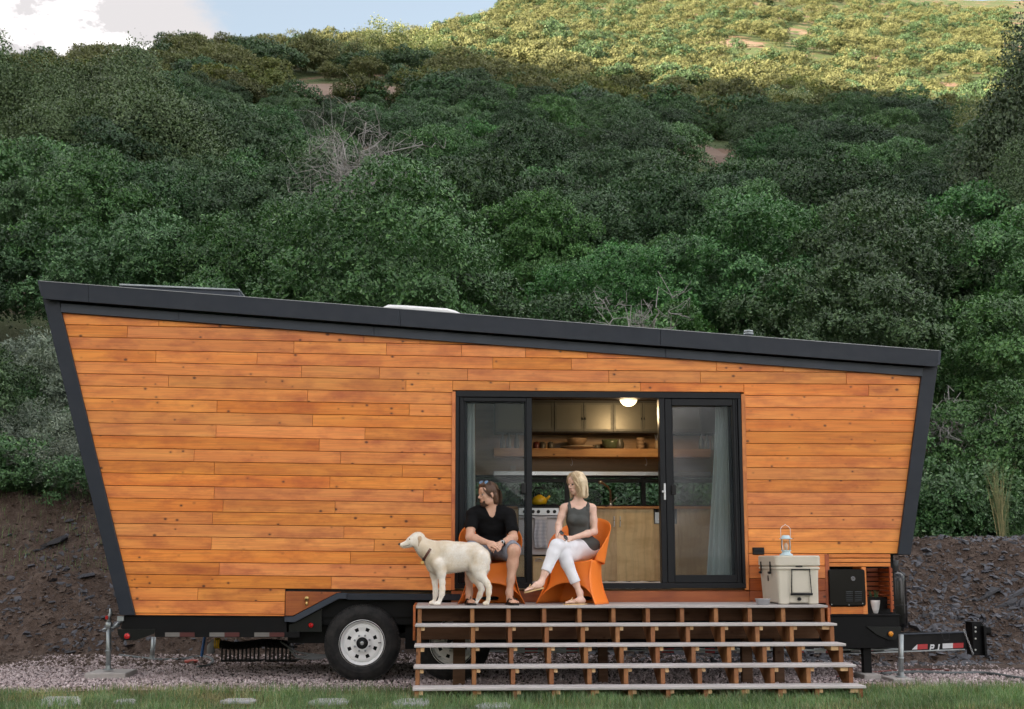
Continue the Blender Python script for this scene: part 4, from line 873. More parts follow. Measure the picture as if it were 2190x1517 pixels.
# wheels
def wheel(px, py, Y, spin):
    c = P(px, py, Y); c[2] = 0.388 + GZ; w = link('wheel', None, TR, c); R = 0.397; Wd = 0.225
    ty_ = MB(); prof = [(0.222, 0.018), (0.232, 0.006), (0.262, -0.004), (0.300, -0.006), (0.340, 0.002), (0.366, 0.012), (0.384, 0.026), (0.391, 0.040)]
    full = prof + [(r, Wd - h) for r, h in prof[::-1]]; ty_.add(*lathe([(r, h) for r, h in full], c, 72, 'y'))
    for k in range(60):                            # tread blocks
        a0, a1 = [2 * math.pi * (k + q) / 60 for q in (0.12, 0.88)]
        for (y0, y1, o_) in ((0.022, 0.058, 0), (0.066, 0.106, 0.5), (0.116, 0.158, 0), (0.167, 0.203, 0.5)):
            aa0, aa1 = a0 + o_ * 2 * math.pi / 60, a1 + o_ * 2 * math.pi / 60; rr0, rr1 = 0.374 if y0 < 0.06 or y1 > 0.17 else 0.388, 0.399
            V = [(c[0] + r * math.cos(a), c[1] + y, c[2] + r * math.sin(a)) for r in (rr0, rr1 - (0.006 if y0 < 0.06 or y1 > 0.17 else 0)) for a in (aa0, aa1) for y in (y0, y1)]
            ty_.add(V, [(0, 1, 3, 2), (4, 6, 7, 5), (0, 4, 5, 1), (2, 3, 7, 6), (0, 2, 6, 4), (1, 5, 7, 3)])
    ty_.build('tyre', m_rubber, w, False)
    for f_ in []: pass
    N = 96; rm = MB(); prof = [(0.236, -0.004), (0.241, 0.003), (0.236, 0.012), (0.221, 0.014), (0.212, 0.024), (0.204, 0.040), (0.197, 0.046), (0.190, 0.036), (0.180, 0.032)]
    rm.add(*lathe(prof, c, N, 'y')); rings = [0.180, 0.162, 0.126, 0.104, 0.078, 0.062, 0.060]; dep = [0.032, 0.030, 0.034, 0.030, 0.018, 0.016, 0.03]
    V = []; a = np.arange(N) / N * 2 * math.pi + spin
    for r, h in zip(rings, dep): V.append(np.stack([r * np.cos(a), np.full(N, h), r * np.sin(a)], 1))
    V = np.concatenate(V) + c; F = []
    for i in range(len(rings) - 1):
        for j in range(N):
            k = (j + 1) % N; ph = (j % 12)
            if i == 1 and ph in (4, 5, 6, 7): continue
            F.append((i * N + k, i * N + j, (i + 1) * N + j, (i + 1) * N + k))
    rm.add(V, F); rm.build('rim', m_whiteplastic, w, False)
    m = MB(); m.add(*lathe([(0.20, 0.075), (0.03, 0.075)], c, 24, 'y')); m.build('brake_drum', m_chassis, w)
    m = MB(); m.add(*lathe([(0.050, 0.03), (0.050, 0.0), (0.044, -0.006), (0.030, -0.007), (0.029, 0.0)], c, 28, 'y', False, True)); m.build('hub', m_black, w, False)
    m = MB(); m.add(*lathe([(0.020, 0.0), (0.020, -0.012), (0.015, -0.014), (0.012, -0.008)], c, 20, 'y', False, True)); m.build('hub_cap', m_steel, w)
    for k in range(8):
        aa = 2 * math.pi * (k + 0.5) / 8 + spin; q = c + A([0.083 * math.cos(aa), 0.012, 0.083 * math.sin(aa)]); m = MB(); m.add(*lathe([(0.011, 0.01), (0.011, -0.008), (0.006, -0.012)], q, 6, 'y', False, True)); m.build('lug_nut', m_galv, w)
    q = c + A([0.19 * math.cos(spin), 0, 0.19 * math.sin(spin)]); m = MB(); m.tube([q + A([0.005, 0.03, 0]), q + A([-0.02, -0.005, 0])], 0.005, 6); m.build('valve', m_black, w)
wheel(774, 1390, -0.005, 0.02); wheel(968, 1390, -0.005, -2.3)
m = MB(); m.tube([(-0.85, 0.1, 0.44), (-0.85, 2.4, 0.44)], 0.045, 10); m.tube([(0.115, 0.1, 0.44), (0.115, 2.4, 0.44)], 0.045, 10); m.box((-1.0, 0.34, 0.47), (0.3, 0.40, 0.52)); m.build('axles', m_chassis, TR)
# utility recess at the nose of the trailer
ub = link('utility_box', None, TR, P(1771, 1315))
for i, (ya, yb_) in enumerate(((1185.5, 1193), (1194.8, 1202.5), (1204, 1212))): V, F = box(P(1773.3, yb_, -0.004), P(1904.3, ya, -0.004) + A([0, 0.018, 0]), 0.002); obj('slat', V, F, m_siding, ub)
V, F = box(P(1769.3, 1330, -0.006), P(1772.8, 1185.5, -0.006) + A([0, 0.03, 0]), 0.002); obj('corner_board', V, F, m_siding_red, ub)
V, F = box(P(1846.5, 1314, -0.004), P(1852, 1213, -0.004) + A([0, 0.30, 0]), 0.002); obj('divider_board', V, F, m_siding, ub)
V, F = box(P(1774, 1313.5, -0.002), P(1846, 1298, -0.002) + A([0, 0.02, 0]), 0.002); obj('bottom_board', V, F, m_siding, ub)
for i in range(9):
    y0_ = 1215.5 + i * 9.9; V, F = box(P(1853, y0_ + 7.6, 0.40), P(1905, y0_, 0.40) + A([0, 0.016, 0]), 0.002); obj('slat', V, F, m_siding_red, ub)
    xx = P(1907, 1250, 0.0)[0]; z0_, z1_ = P(1900, y0_ + 7.6, 0.1)[2], P(1900, y0_, 0.1)[2]; V, F = box((xx, 0.0, z0_), (xx + 0.016, 0.42, z1_), 0.002); obj('slat', V, F, m_siding_red, ub)
V, F = box((xx - 0.018, -0.004, P(0, 1314, 0)[2]), (xx + 0.001, 0.03, P(0, 1213, 0)[2]), 0.002); obj('corner_post', V, F, m_siding_red, ub)
V, F = box(P(1772, 1314, 0.45), P(1910, 1186, 0.45) + A([0, 0.02, 0])); obj('back_board', V, F, m_shadowgap, ub)
def rounded(x0, x1, z0, z1, r, n=5):
    pts = []
    for (cx, cz, a0) in ((x1 - r, z1 - r, 0), (x0 + r, z1 - r, 90), (x0 + r, z0 + r, 180), (x1 - r, z0 + r, 270)):
        for i in range(n + 1): a = rad(a0 + 90 * i / n); pts.append((cx + r * math.cos(a), cz + r * math.sin(a)))
    return pts
a, b = P(1774.5, 1296.5, -0.03), P(1849, 1217.5, -0.03); m_gloss = M_simple('black_gloss', (0.004, 0.004, 0.005), 0.16, spec=0.3, vary=0.3, scale=4)
V, F = prism(rounded(a[0], b[0], a[2], b[2], 0.028), -0.035, 0.10, 0.008); wh = obj('heater_cover', V, F, m_gloss, ub)
m = MB(); px0 = lambda u: 1740 + u / 4.867; py0 = lambda v: 1160 + v / 4.867
m_lou = M_simple('louvre_metal', (0.12, 0.13, 0.14), 0.3, 0.5)
for (ua, ub_) in ((338, 412), (430, 505)):
    for v in range(512, 612, 19):
        a, b = P(px0(ua), py0(v + 9), -0.045), P(px0(ub_), py0(v), -0.045); V = [(a[0], -0.0355, a[2]), (b[0], -0.0355, a[2]), (b[0], -0.0355, b[2]), (a[0], -0.0355, b[2]), (a[0] + 0.003, -0.047, a[2] + 0.002), (b[0] - 0.003, -0.047, a[2] + 0.002)]
        o = obj('louvre', V, [(4, 5, 2, 3), (0, 1, 5, 4), (0, 4, 3), (1, 2, 5)], m_lou, ub)
q = P(px0(412), py0(378), -0.037); m = MB(); m.add(*tube([q + A([0.021 * math.cos(w), 0, 0.021 * math.sin(w)]) for w in np.linspace(0, 6.283, 17)[:-1]], 0.0022, 4, closed=True))
for k in range(5): w = 1.256 * k + 0.3; m.add(*tube([q + A([0.011 * math.cos(w) + 0.005 * math.cos(v), 0, 0.011 * math.sin(w) + 0.005 * math.sin(v)]) for v in np.linspace(0, 6.283, 7)[:-1]], 0.0018, 4, closed=True))
m.build('emblem', m_steel, ub)
m = MB()
for px, py in ((1779, 1293), (1845, 1291), (1816, 1294)): m.add(*lathe([(0.005, 0.002), (0.005, -0.003)], P(px, py, -0.037), 8, 'y', False, True))
m.build('screws', m_steel, ub)
# ------------------------------------------------------------------ stairs and deck
ZD = 0.855; SX0, SX1 = -0.249, 3.82
FY = [-1.00, -1.287, -1.544, -1.82, -2.083]; FZ = [0.855, 0.692, 0.518, 0.346, 0.181]
ST = thing('deck_stairs', 'wide timber deck and stairs with grey composite treads in front of the trailer', 'stairs', (1.8, -1.0, GZ))
rs = random.Random(9)
nb = 7; w = 0.985 / nb
for i in range(nb):
    y0 = -0.022 - i * w; V, F = box((SX0 + rs.uniform(-0.002, 0.002), y0 - w + 0.004, ZD - 0.024), (SX1 + rs.uniform(-0.003, 0.003), y0, ZD), 0.003); obj('deck_board', V, F, m_deckgrey, ST)
for k in range(1, 5):
    V, F = box((SX0, FY[k], FZ[k] - 0.024), (SX1, FY[k] + 0.138, FZ[k]), 0.004); obj('tread_board', V, F, m_deckgrey, ST)
    V, F = box((SX0 + 0.002, FY[k] + 0.143, FZ[k] - 0.024), (SX1 - 0.002, FY[k] + 0.272, FZ[k]), 0.004); obj('tread_board', V, F, m_deckgrey, ST)
xr_ = [-0.193, 0.321, 0.675, 1.026, 1.373, 1.708, 2.048, 2.388, 2.726, 3.063, 3.398, 3.794]
for i, x in enumerate(xr_):
    pts = [(-0.975, ZD - 0.026)]
    for k in range(1, 5): pts += [(FY[k - 1] + 0.022, FZ[k] - 0.026), (FY[k] + 0.022, FZ[k] - 0.026)]
    pts += [(FY[4] + 0.022, GZ - 0.01), (FY[4] + 0.28, GZ - 0.01), (-0.72, ZD - 0.20), (-0.72, ZD - 0.026)]
    pts = [(y, z) for y, z in pts]; n = len(pts); V = [(x - 0.038, y, z) for y, z in pts] + [(x, y, z) for y, z in pts]
    F = [tuple(range(n)), tuple(range(n, 2 * n))[::-1]] + [(j, j + n, (j + 1) % n + n, (j + 1) % n) for j in range(n)]
    obj('stringer', V, F, m_deckpost, ST)
    for k in range(1, 5):
        s = -1 if i == len(xr_) - 1 else 1; a = x if s > 0 else x - 0.038; d = rs.uniform(-0.004, 0.004)
        V, F = box((a + s * 0.0015, FY[k] + 0.03 + d, FZ[k] - 0.062 + d), (a + s * (0.036 if s > 0 else 0.075), FY[k] + 0.25 + d, FZ[k] - 0.0255), 0.002); obj('tread_cleat', V, F, m_paleblock, ST)
V, F = box((SX0 + 0.01, -0.72, ZD - 0.16), (SX1 - 0.01, -0.682, ZD - 0.026), 0.002); obj('joist', V, F, m_joist, ST)
V, F = box((SX0 + 0.01, -0.70, ZD - 0.34), (SX1 - 0.01, -0.662, ZD - 0.19), 0.002); obj('joist', V, F, m_joist, ST)
V, F = box((SX0 + 0.01, -0.10, ZD - 0.16), (SX1 - 0.01, -0.062, ZD - 0.026), 0.002); obj('joist', V, F, m_joist, ST)
for x in np.linspace(SX0 + 0.05, SX1 - 0.05, 9): V, F = box((x - 0.019, -0.68, ZD - 0.16), (x + 0.019, -0.102, ZD - 0.0255), 0.002); obj('joist', V, F, m_joist, ST)
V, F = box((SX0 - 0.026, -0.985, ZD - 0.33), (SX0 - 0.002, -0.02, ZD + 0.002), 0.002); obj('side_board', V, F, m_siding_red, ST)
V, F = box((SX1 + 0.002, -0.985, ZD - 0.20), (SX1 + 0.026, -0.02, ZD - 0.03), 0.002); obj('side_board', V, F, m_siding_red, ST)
for a, b, yy in ((969, 995, -0.45), (1587, 1609, -0.45), (1657, 1677, -0.45), (1280, 1300, 0.10 - 0.4)):
    V, F = box((PX(a, 1400, yy), yy, GZ - 0.02), (PX(b, 1400, yy), yy + 0.09, ZD - 0.165), 0.003); obj('post', V, F, m_joist, ST)

# ------------------------------------------------------------------ jacks, blocks, pipes, hoses
def jack(px, ytop, ybot, Y, r, label, tilt=0.0, top=False):
    z0 = 0.07; a = P(px, ybot, Y); j = thing('stabiliser_jack', label, 'jack', (a[0], Y, a[2])); t = P(px + tilt, ytop, Y)
    m = MB(); m.tube([a, a + (t - a) * 0.5, t], [r, r, r * 0.98], 14); m.tube([a + (t - a) * 0.42, a + (t - a) * 0.46], r * 1.12, 14); m.build('tube', m_galv, j, True)
    m = MB(); m.add(*lathe([(r * 2.1, 0.0), (r * 2.1, 0.008), (r * 1.15, 0.012), (r * 1.1, 0.05)], a, 20, 'z', True, True)); m.build('foot', m_galv, j)
    if top:
        m = MB(); m.box(t + A([-0.03, -0.03, -0.02]), t + A([0.03, 0.03, 0.05]), 0.006); m.tube([t + A([0.01, 0, 0.0]), t + A([-0.01, 0, 0.09]), t + A([0.012, 0, 0.15]), t + A([0.006, 0, 0.2])], [0.03, 0.022, 0.02, 0.012], 8); m.tube([t + A([-0.06, -0.02, -0.03]), t + A([0.12, 0.0, 0.01])], 0.012, 8); m.tube([t + A([0.02, 0, -0.02]), t + A([0.13, 0.03, 0.06])], 0.016, 8); m.build('crank_head', m_galv, j, True)
        m = MB(); m.box(t + A([-0.035, -0.038, 0.08]), t + A([-0.005, -0.02, 0.12]), 0.004); m.build('safety_tag', m_red, j)
    return j
jack(231.5, 1341, 1433, 0.72, 0.027, 'galvanised jack with crank head standing on the long concrete slab at the rear corner', 1.5, True)
jack(325, 1363, 1411, 2.9, 0.028, 'galvanised jack on the gravel under the chassis between the crank jack and the blue pipe', 4)
jack(1927, 1357, 1448, -0.22, 0.027, 'galvanised jack propping the drawbar on a concrete block', 0)
def slab(name, x0, x1, y0, y1, Y0, Y1, label, cat, mat, rz=0.0):
    a, b = P(x0, y1, Y0), P(x1, y0, Y0); V, F = box((a[0], Y0, GZ - 0.01), (b[0], Y1, b[2]), 0.008); o = obj(name, V, F, mat); tag(o, label, cat); return o
slab('concrete_block', 180, 268, 1440, 1452, 0.46, 1.0, 'long flat concrete slab under the crank jack at the rear', 'block', m_concrete)
slab('concrete_block', 1911, 1957, 1452, 1460, -0.41, -0.02, 'concrete block under the jack below the drawbar', 'block', m_concrete)
slab('concrete_block', 1849, 1885, 1443, 1455, -0.14, 0.22, 'grey cinder block under the black leg beside the stairs', 'block', m_concrete)
V, F = box(P(1848, 1441, 0.06), P(1863, 1385, 0.06) + A([0, 0.08, 0]), 0.003); o = obj('support_leg', V, F, m_chassis); tag(o, 'black square support leg between the chassis and the cinder block', 'support leg')
m_bluep = M_simple('blue_plastic', (0.03, 0.14, 0.42), 0.4); m_pvc = M_simple('grey_pvc', (0.30, 0.31, 0.33), 0.5); m_hose = M_simple('grey_hose', (0.10, 0.115, 0.12), 0.55); m_yel = M_simple('yellow_strap', (0.70, 0.45, 0.02), 0.5)
def wire(name, pts, r, mat, label, cat, n=8):
    pts = A(pts); t = np.linspace(0, len(pts) - 1, len(pts) * 5); idx = np.arange(len(pts)); q = np.stack([np.interp(t, idx, pts[:, i]) for i in range(3)], 1)
    for _ in range(4): q[1:-1] = 0.25 * q[:-2] + 0.5 * q[1:-1] + 0.25 * q[2:]
    m = MB(); m.tube(q, r, n); o = m.build(name, mat, None, True); tag(o, label, cat); return o
def G(px, py, h=0.012):                            # a point on the level ground seen at a pixel
    h = h + GZ; c = cam_dir(px, py); t = (h - CAMPOS[2]) / c[2]; return CAMPOS + c * t
wire('water_pipe', [P(438, 1362, 1.2), P(434, 1385, 1.2), P(431, 1404, 1.2)], 0.016, m_bluep, 'bright blue pipe hanging under the chassis', 'pipe')
o_ = wire('ground_hose', [G(256, 1402), G(300, 1407), G(341, 1412), G(385, 1411), G(426, 1404), G(448, 1406), G(457, 1414), G(448, 1424), G(422, 1427)], 0.018, m_hose, 'grey hose curling over the gravel below the rear of the trailer', 'hose')
wire('ground_hose', [G(1885, 1441), G(1950, 1438), G(2009, 1440), G(2060, 1440), G(2107, 1439), G(2150, 1446), G(2200, 1453)], 0.018, m_hose, 'dark hose lying along the foot of the slate bank at the right edge', 'hose')
wire('ground_hose', [G(1790, 1447), G(1900, 1434), G(1985, 1431), G(2030, 1434)], 0.007, M_simple('red_cable', (0.22, 0.06, 0.05), 0.6), 'thin red cable on the earth behind the drawbar jack', 'cable')
c = G(409, 1417, 0.02); m = MB(); m.add(*lathe([(0.075, 0.0), (0.085, 0.02), (0.07, 0.03), (0.05, 0.012)], c, 20, 'z', True, True)); o = m.build('drain_cap', M_simple('faded_red', (0.38, 0.08, 0.06), 0.6)); tag(o, 'faded red drain cap lying on the gravel beside the hose loop', 'cap')
sp = thing('sewer_pipe', 'grey elbow pipe with yellow strap and black ribbed hose under the chassis', 'pipe', P(455, 1395, 0.9))
m = MB(); m.tube([P(451, 1398, 0.9), P(451, 1384, 0.9), P(456, 1377, 0.9), P(468, 1376, 0.9)], 0.045, 12); m.build('elbow', m_pvc, sp, True)
m = MB()
for px in (461, 465, 469): m.tube([P(px, 1376, 0.9) + A([0, 0.055 * math.cos(a), 0.055 * math.sin(a)]) for a in np.linspace(0, 6.283, 13)[:-1]], 0.008, 5, closed=True)
m.build('strap', m_yel, sp, True)
pts = [P(470 + t * 150, 1378 + 3 * math.sin(t * 7), 0.9) for t in np.linspace(0, 1, 70)]; m = MB(); m.tube(pts, [0.05 if i % 2 else 0.04 for i in range(70)], 10); m.build('ribbed_hose', m_black, sp)
for px0_, px1_, t in ((472, 560, 'left black slatted crate on the gravel under the ribbed hose'), (566, 636, 'right black slatted crate under the trailer beside the cables')):
    a, b = P(px0_, 1416, 1.1), P(px1_, 1382, 1.1); cr_ = thing('plastic_crate', t, 'crate', (a[0], 1.1, GZ), 'black crates under the trailer')
    m = MB(); m.box((a[0], 1.1, a[2]), (b[0], 1.12, a[2] + 0.02)); m.box((a[0], 1.1, b[2] - 0.02), (b[0], 1.12, b[2])); m.box((a[0], 1.1, a[2]), (b[0], 1.4, a[2] + 0.01)); m.build('frame', m_black, cr_)
    for k in range(int((b[0] - a[0]) / 0.045)): V, F = box((a[0] + 0.045 * k, 1.1015, a[2] + 0.02), (a[0] + 0.045 * k + 0.02, 1.1185, b[2] - 0.02)); obj('slat', V, F, m_black, cr_)
for k in range(5):
    rr = random.Random(k); wire('cable', [P(600 + k * 6, 1372 + 3 * k, 0.8), P(630, 1392 + 4 * k + rr.uniform(-4, 4), 0.7), P(660, 1398 + 3 * k, 0.6), P(690, 1402 + k * 2, 0.6), P(720, 1398 - 2 * k, 0.6)], 0.008, m_pvc, 'grey-green cable sagging under the chassis behind the front wheel', 'cable')['group'] = 'cables sagging under the chassis'
# stepping stones
m_stone = M_simple('flagstone', (0.36, 0.36, 0.38), 0.85, vary=0.2, scale=9, bmp=0.5, bscale=40)
for i, (x0, x1, y0, y1, t) in enumerate(((82, 176, 1489, 1506, 'largest pale flagstone in the grass, leftmost'), (242, 292, 1494, 1501, 'sunken flagstone nearly hidden by grass below the crank jack'), (470, 549, 1493, 1500, 'grassed-over flagstone left of the front wheel'), (660, 746, 1493, 1503, 'pale flagstone below the front wheel'),
                                     (839, 920, 1493, 1505, 'pale flagstone beside the lower left end of the stairs'), (1014, 1093, 1502, 1513, 'pale flagstone right in front of the bottom tread'))):
    h = 0.045; pts = [G(x0 + 6, y1, h), G(x1 - 5, y1 - 0.5, h), G(x1, (y0 + y1) / 2, h), G(x1 - 8, y0, h), G(x0 + 18, y0 + 0.5, h), G(x0, (y0 + y1) / 2 + 2, h)]
    c = sum(pts) / 6; n = 6; V = [c + (p - c) * 0.97 for p in pts] + [p - A([0, 0, 0.012]) for p in pts] + [p * A([1, 1, 0]) + A([0, 0, GZ]) for p in pts]
    F = [tuple(range(n))] + [(j + n, (j + 1) % n + n, (j + 1) % n, j) for j in range(n)] + [(j + 2 * n, (j + 1) % n + 2 * n, (j + 1) % n + n, j + n) for j in range(n)]
    tag(obj('stepping_stone', V, F, m_stone), t, 'stepping stone', 'stepping stones in the grass')

# ------------------------------------------------------------------ grass, gravel, rubble
m_grass = M_leaf('grass_blade', (0.105, 0.210, 0.070), (0.180, 0.310, 0.120), (0.40, 0.42, 0.24), 0.5, 0.25)
m_grassdry = M_leaf('grass_dry', (0.30, 0.26, 0.14), (0.22, 0.20, 0.10), (0.13, 0.15, 0.06), 0.6, 0.25)
def blades(n, xr, yr, h, seed, mask=None, zf=None):
    r = np.random.default_rng(seed); x = r.uniform(*xr, n); y = r.uniform(*yr, n)
    if mask is not None: k = mask(x, y, r); x, y = x[k], y[k]
    n = len(x); z = np.zeros(n) + GZ + 0.012 if zf is None else zf(x, y); H = h * r.uniform(0.35, 1.25, n) * (0.55 + 0.9 * vnoise(x * 3, y * 3, seed=seed)); a = r.uniform(0, 6.283, n); lean = r.uniform(0.1, 1.0, n) * H
    w = r.uniform(0.0012, 0.0026, n); b = np.stack([x, y, z], 1); s = np.stack([np.cos(a + 1.57), np.sin(a + 1.57), 0 * a], 1) * w[:, None]; d = np.stack([np.cos(a) * lean, np.sin(a) * lean, 0 * a], 1); up = A([0, 0, 1])
    m1 = b + d * 0.25 + up * (H * 0.55)[:, None]; t = b + d * 0.9 + up * (H * 0.95)[:, None]
    V = np.stack([b - s, b + s, m1 + s * 0.8, m1 - s * 0.8, t], 1).reshape(-1, 3); i = np.arange(n)[:, None] * 5
    F = np.concatenate([i + A([[0, 1, 2]]).astype(int), i + A([[0, 2, 3]]).astype(int), i + A([[3, 2, 4]]).astype(int)]); return V, F
def on_lawn(x, y, r): return (y < lawn_edge(x) - 0.04 + r.normal(size=len(x)) * 0.06) & ~((x > SX0) & (x < SX1) & (y > -1.7) & (r.uniform(size=len(x)) < 0.93))
def dryzone(x, y): return np.clip(1.25 + (y - lawn_edge(x)) * 1.1, 0, 1) * 0.6 + np.clip(fbm(x * 1.1, y * 1.6, oct=3, seed=61) * 3.4 + 0.05, 0, 1)
V, F = blades(95000, (-5.0, 6.4), (-3.3, -0.5), 0.085, 3, lambda x, y, r: on_lawn(x, y, r) & (r.uniform(size=len(x)) > dryzone(x, y) * 0.75)); tag(obj('grass', V, F, m_grass, origin=(0, 0, 0)), 'green lawn grass along the foot of the picture', None, None, 'stuff')
V, F = blades(42000, (-5.0, 6.4), (-3.3, -0.5), 0.07, 4, lambda x, y, r: on_lawn(x, y, r) & (r.uniform(size=len(x)) < dryzone(x, y))); tag(obj('dry_grass', V, F, m_grassdry, origin=(0, 0, 0)), 'straw coloured dry patches in the lawn', None, None, 'stuff')
V, F = blades(9000, (-7.5, 10.5), (5.0, 7.4), 0.16, 5, None, lambda x, y: height(x, y)); tag(obj('bank_grass', V, F, m_grass, origin=(0, 0, 0)), 'wispy grass along the top of the earth bank', None, None, 'stuff')
def M_stones(name, c1, c2, rough=0.85, spec=0.4):
    m, nt, out = mat_new(name); r = nt.nodes.new('ShaderNodeNewGeometry').outputs['Random Per Island']; c = mixc(nt, r, c1, c2)
    c = mixc(nt, mrange(nt, noise(nt, worldpos(nt), 25, 4), 0.4, 0.7, 0, 0.35), c, tuple(v * 0.5 for v in c1)); principled(nt, out, c, rough, 0, None, spec); return m
m_peb = M_stones('pebbles', (0.34, 0.265, 0.262), (0.72, 0.61, 0.61)); m_slate = M_stones('slate', (0.028, 0.028, 0.033), (0.105, 0.105, 0.125), 0.55, 0.45)
m_clod = M_stones('soil_clod', (0.060, 0.040, 0.031), (0.15, 0.11, 0.09))
OCT = A([[1, 0, 0], [-1, 0, 0], [0, 1, 0], [0, -1, 0], [0, 0, 1], [0, 0, -1]]); OF = np.array([[0, 2, 4], [2, 1, 4], [1, 3, 4], [3, 0, 4], [2, 0, 5], [1, 2, 5], [3, 1, 5], [0, 3, 5]])
def rocks(n, xy, zf, size, seed, flat=(0.5, 1.0), tilt=0.6, sl=None, rotbias=None):
    r = np.random.default_rng(seed); x, y = xy(r, n); n = len(x); z = zf(x, y); S = size[0] * (size[1] / size[0]) ** (r.uniform(size=n) ** 2.2)
    base = OCT[None] * (1 + 0.3 * r.normal(size=(n, 6, 1))) + 0.22 * r.normal(size=(n, 6, 3)); sc = np.stack([r.uniform(0.7, 1.2, n), r.uniform(0.55, 1.0, n), r.uniform(*flat, n)], 1) * S[:, None]
    P_ = base * sc[:, None]; a, b, c = r.uniform(0, 6.28, n), r.normal(size=n) * tilt + (0 if rotbias is None else rotbias), r.normal(size=n) * tilt * 0.6
    def rot(P_, ang, i, j): q = P_.copy(); q[..., i] = P_[..., i] * np.cos(ang)[:, None] - P_[..., j] * np.sin(ang)[:, None]; q[..., j] = P_[..., i] * np.sin(ang)[:, None] + P_[..., j] * np.cos(ang)[:, None]; return q
    P_ = rot(rot(rot(P_, a, 0, 1), b, 1, 2), c, 0, 2); V = (P_ + np.stack([x, y, z + S * 0.12], 1)[:, None]).reshape(-1, 3); F = (OF[None] + np.arange(n)[:, None, None] * 6).reshape(-1, 3); return V, F
def gx(r, n):
    x = r.uniform(-5.2, 6.6, n); y = r.uniform(-1.2, 4.4, n); e = lawn_edge(x); k = (y > e - 0.12) & (y < toe(x) + 0.5); k &= ~((x > 5.0) & (y > 0.9) & (r.uniform(size=n) < 0.8)); return x[k], y[k]
V, F = rocks(46000, gx, lambda x, y: 0 * x + GZ + 0.002, (0.010, 0.022), 8, (0.55, 0.9)); tag(obj('gravel', V, F, m_peb, origin=(0, 0, 0)), 'pinkish grey gravel under and beside the trailer', None, None, 'stuff')
def bx_(r, n):                                     # slate waste: thick on the lower bank, right side most
    x = r.uniform(-8, 10.5, n); y = r.uniform(1.6, 6.0, n); t = (y - toe(x)) / 2.0; right = np.clip((x - 1.5) / 2.5, 0, 1); p = np.where(t < 0, 0.25 * right, np.exp(-t * (1.4 - 0.4 * right) * 1.6)) * (0.45 + 0.55 * right) * np.clip(0.55 + 3.0 * fbm(x * 0.9, y * 1.2, oct=3, seed=71), 0.08, 1.0)
    k = r.uniform(size=n) < p; return x[k], y[k]
V, F = rocks(150000, bx_, lambda x, y: height(x, y), (0.016, 0.07), 9, (0.08, 0.25), 0.45, rotbias=0.55); tag(obj('slate_rubble', V, F, m_slate, origin=(0, 0, 0)), 'loose dark slate chips covering the lower bank', None, None, 'stuff')
def sx_(r, n): return r.uniform(-8, 10.5, n), r.uniform(2.0, 7.6, n)
V, F = rocks(60000, sx_, lambda x, y: height(x, y), (0.008, 0.045), 10, (0.4, 0.8)); tag(obj('soil_clods', V, F, m_clod, origin=(0, 0, 0)), 'clods of brown earth on the bank', None, None, 'stuff')
# the larger slate pieces one by one
rk = np.random.default_rng(55); rockm = []
for i in range(6):
    n = 9; a = np.sort(rk.uniform(0, 6.28, n)); rr = rk.uniform(0.65, 1.1, n); top = np.stack([np.cos(a) * rr, np.sin(a) * rr * 0.7, np.full(n, 0.12) + rk.normal(size=n) * 0.03], 1); bot = top * A([1.06, 1.06, 0]) - A([0, 0, 0.12]); t2 = top * A([0.5, 0.5, 1]) + A([0.05, 0.02, 0.08])
    V = np.concatenate([bot, top, t2]); F = [(j, (j + 1) % n, n + (j + 1) % n, n + j) for j in range(n)] + [(n + j, n + (j + 1) % n, 2 * n + (j + 1) % n, 2 * n + j) for j in range(n)] + [tuple(range(2 * n, 3 * n)), tuple(range(n))[::-1]]
    rockm.append(mesh_data('slate_rock', V, F, m_slate))
def rock_where(px, x, y):
    t = (y - toe(x)) / 2.0
    s = 'left of the trailer' if px < 200 else 'under the rear of the trailer' if px < 720 else 'seen through the stairs' if px < 1800 else 'behind the drawbar' if px < 2090 else 'at the right edge'
    return s, 'low on the bank' if t < 0.35 else 'halfway up the bank' if t < 0.8 else 'near the bank top'
for i in range(150):
    px = rk.uniform(0, 200) if rk.uniform() < 0.18 else rk.uniform(200, 700) if rk.uniform() < 0.12 else rk.uniform(1860, 2230); d = rk.uniform(16.2, 19.6); x, y = at_px(px, d)
    if y < toe(x) + 0.05: y = float(toe(x)) + rk.uniform(0.05, 1.6)
    o = link('slate_rock', rockm[i % 6], None, (x, y, z_at(x, y) + 0.004)); s = rk.uniform(0.03, 0.085) * (1.5 if rk.uniform() < 0.1 else 1)
    o.scale = (s, s, s * 1.3); o.rotation_euler = (rk.normal() * 0.35 + 0.5, rk.normal() * 0.3, rk.uniform(0, 6.28)); a_, b_ = rock_where(px, x, y)
    tag(o, 'loose slab of dark slate %s, %s' % (b_, a_), 'rock', 'slate rocks on the bank')
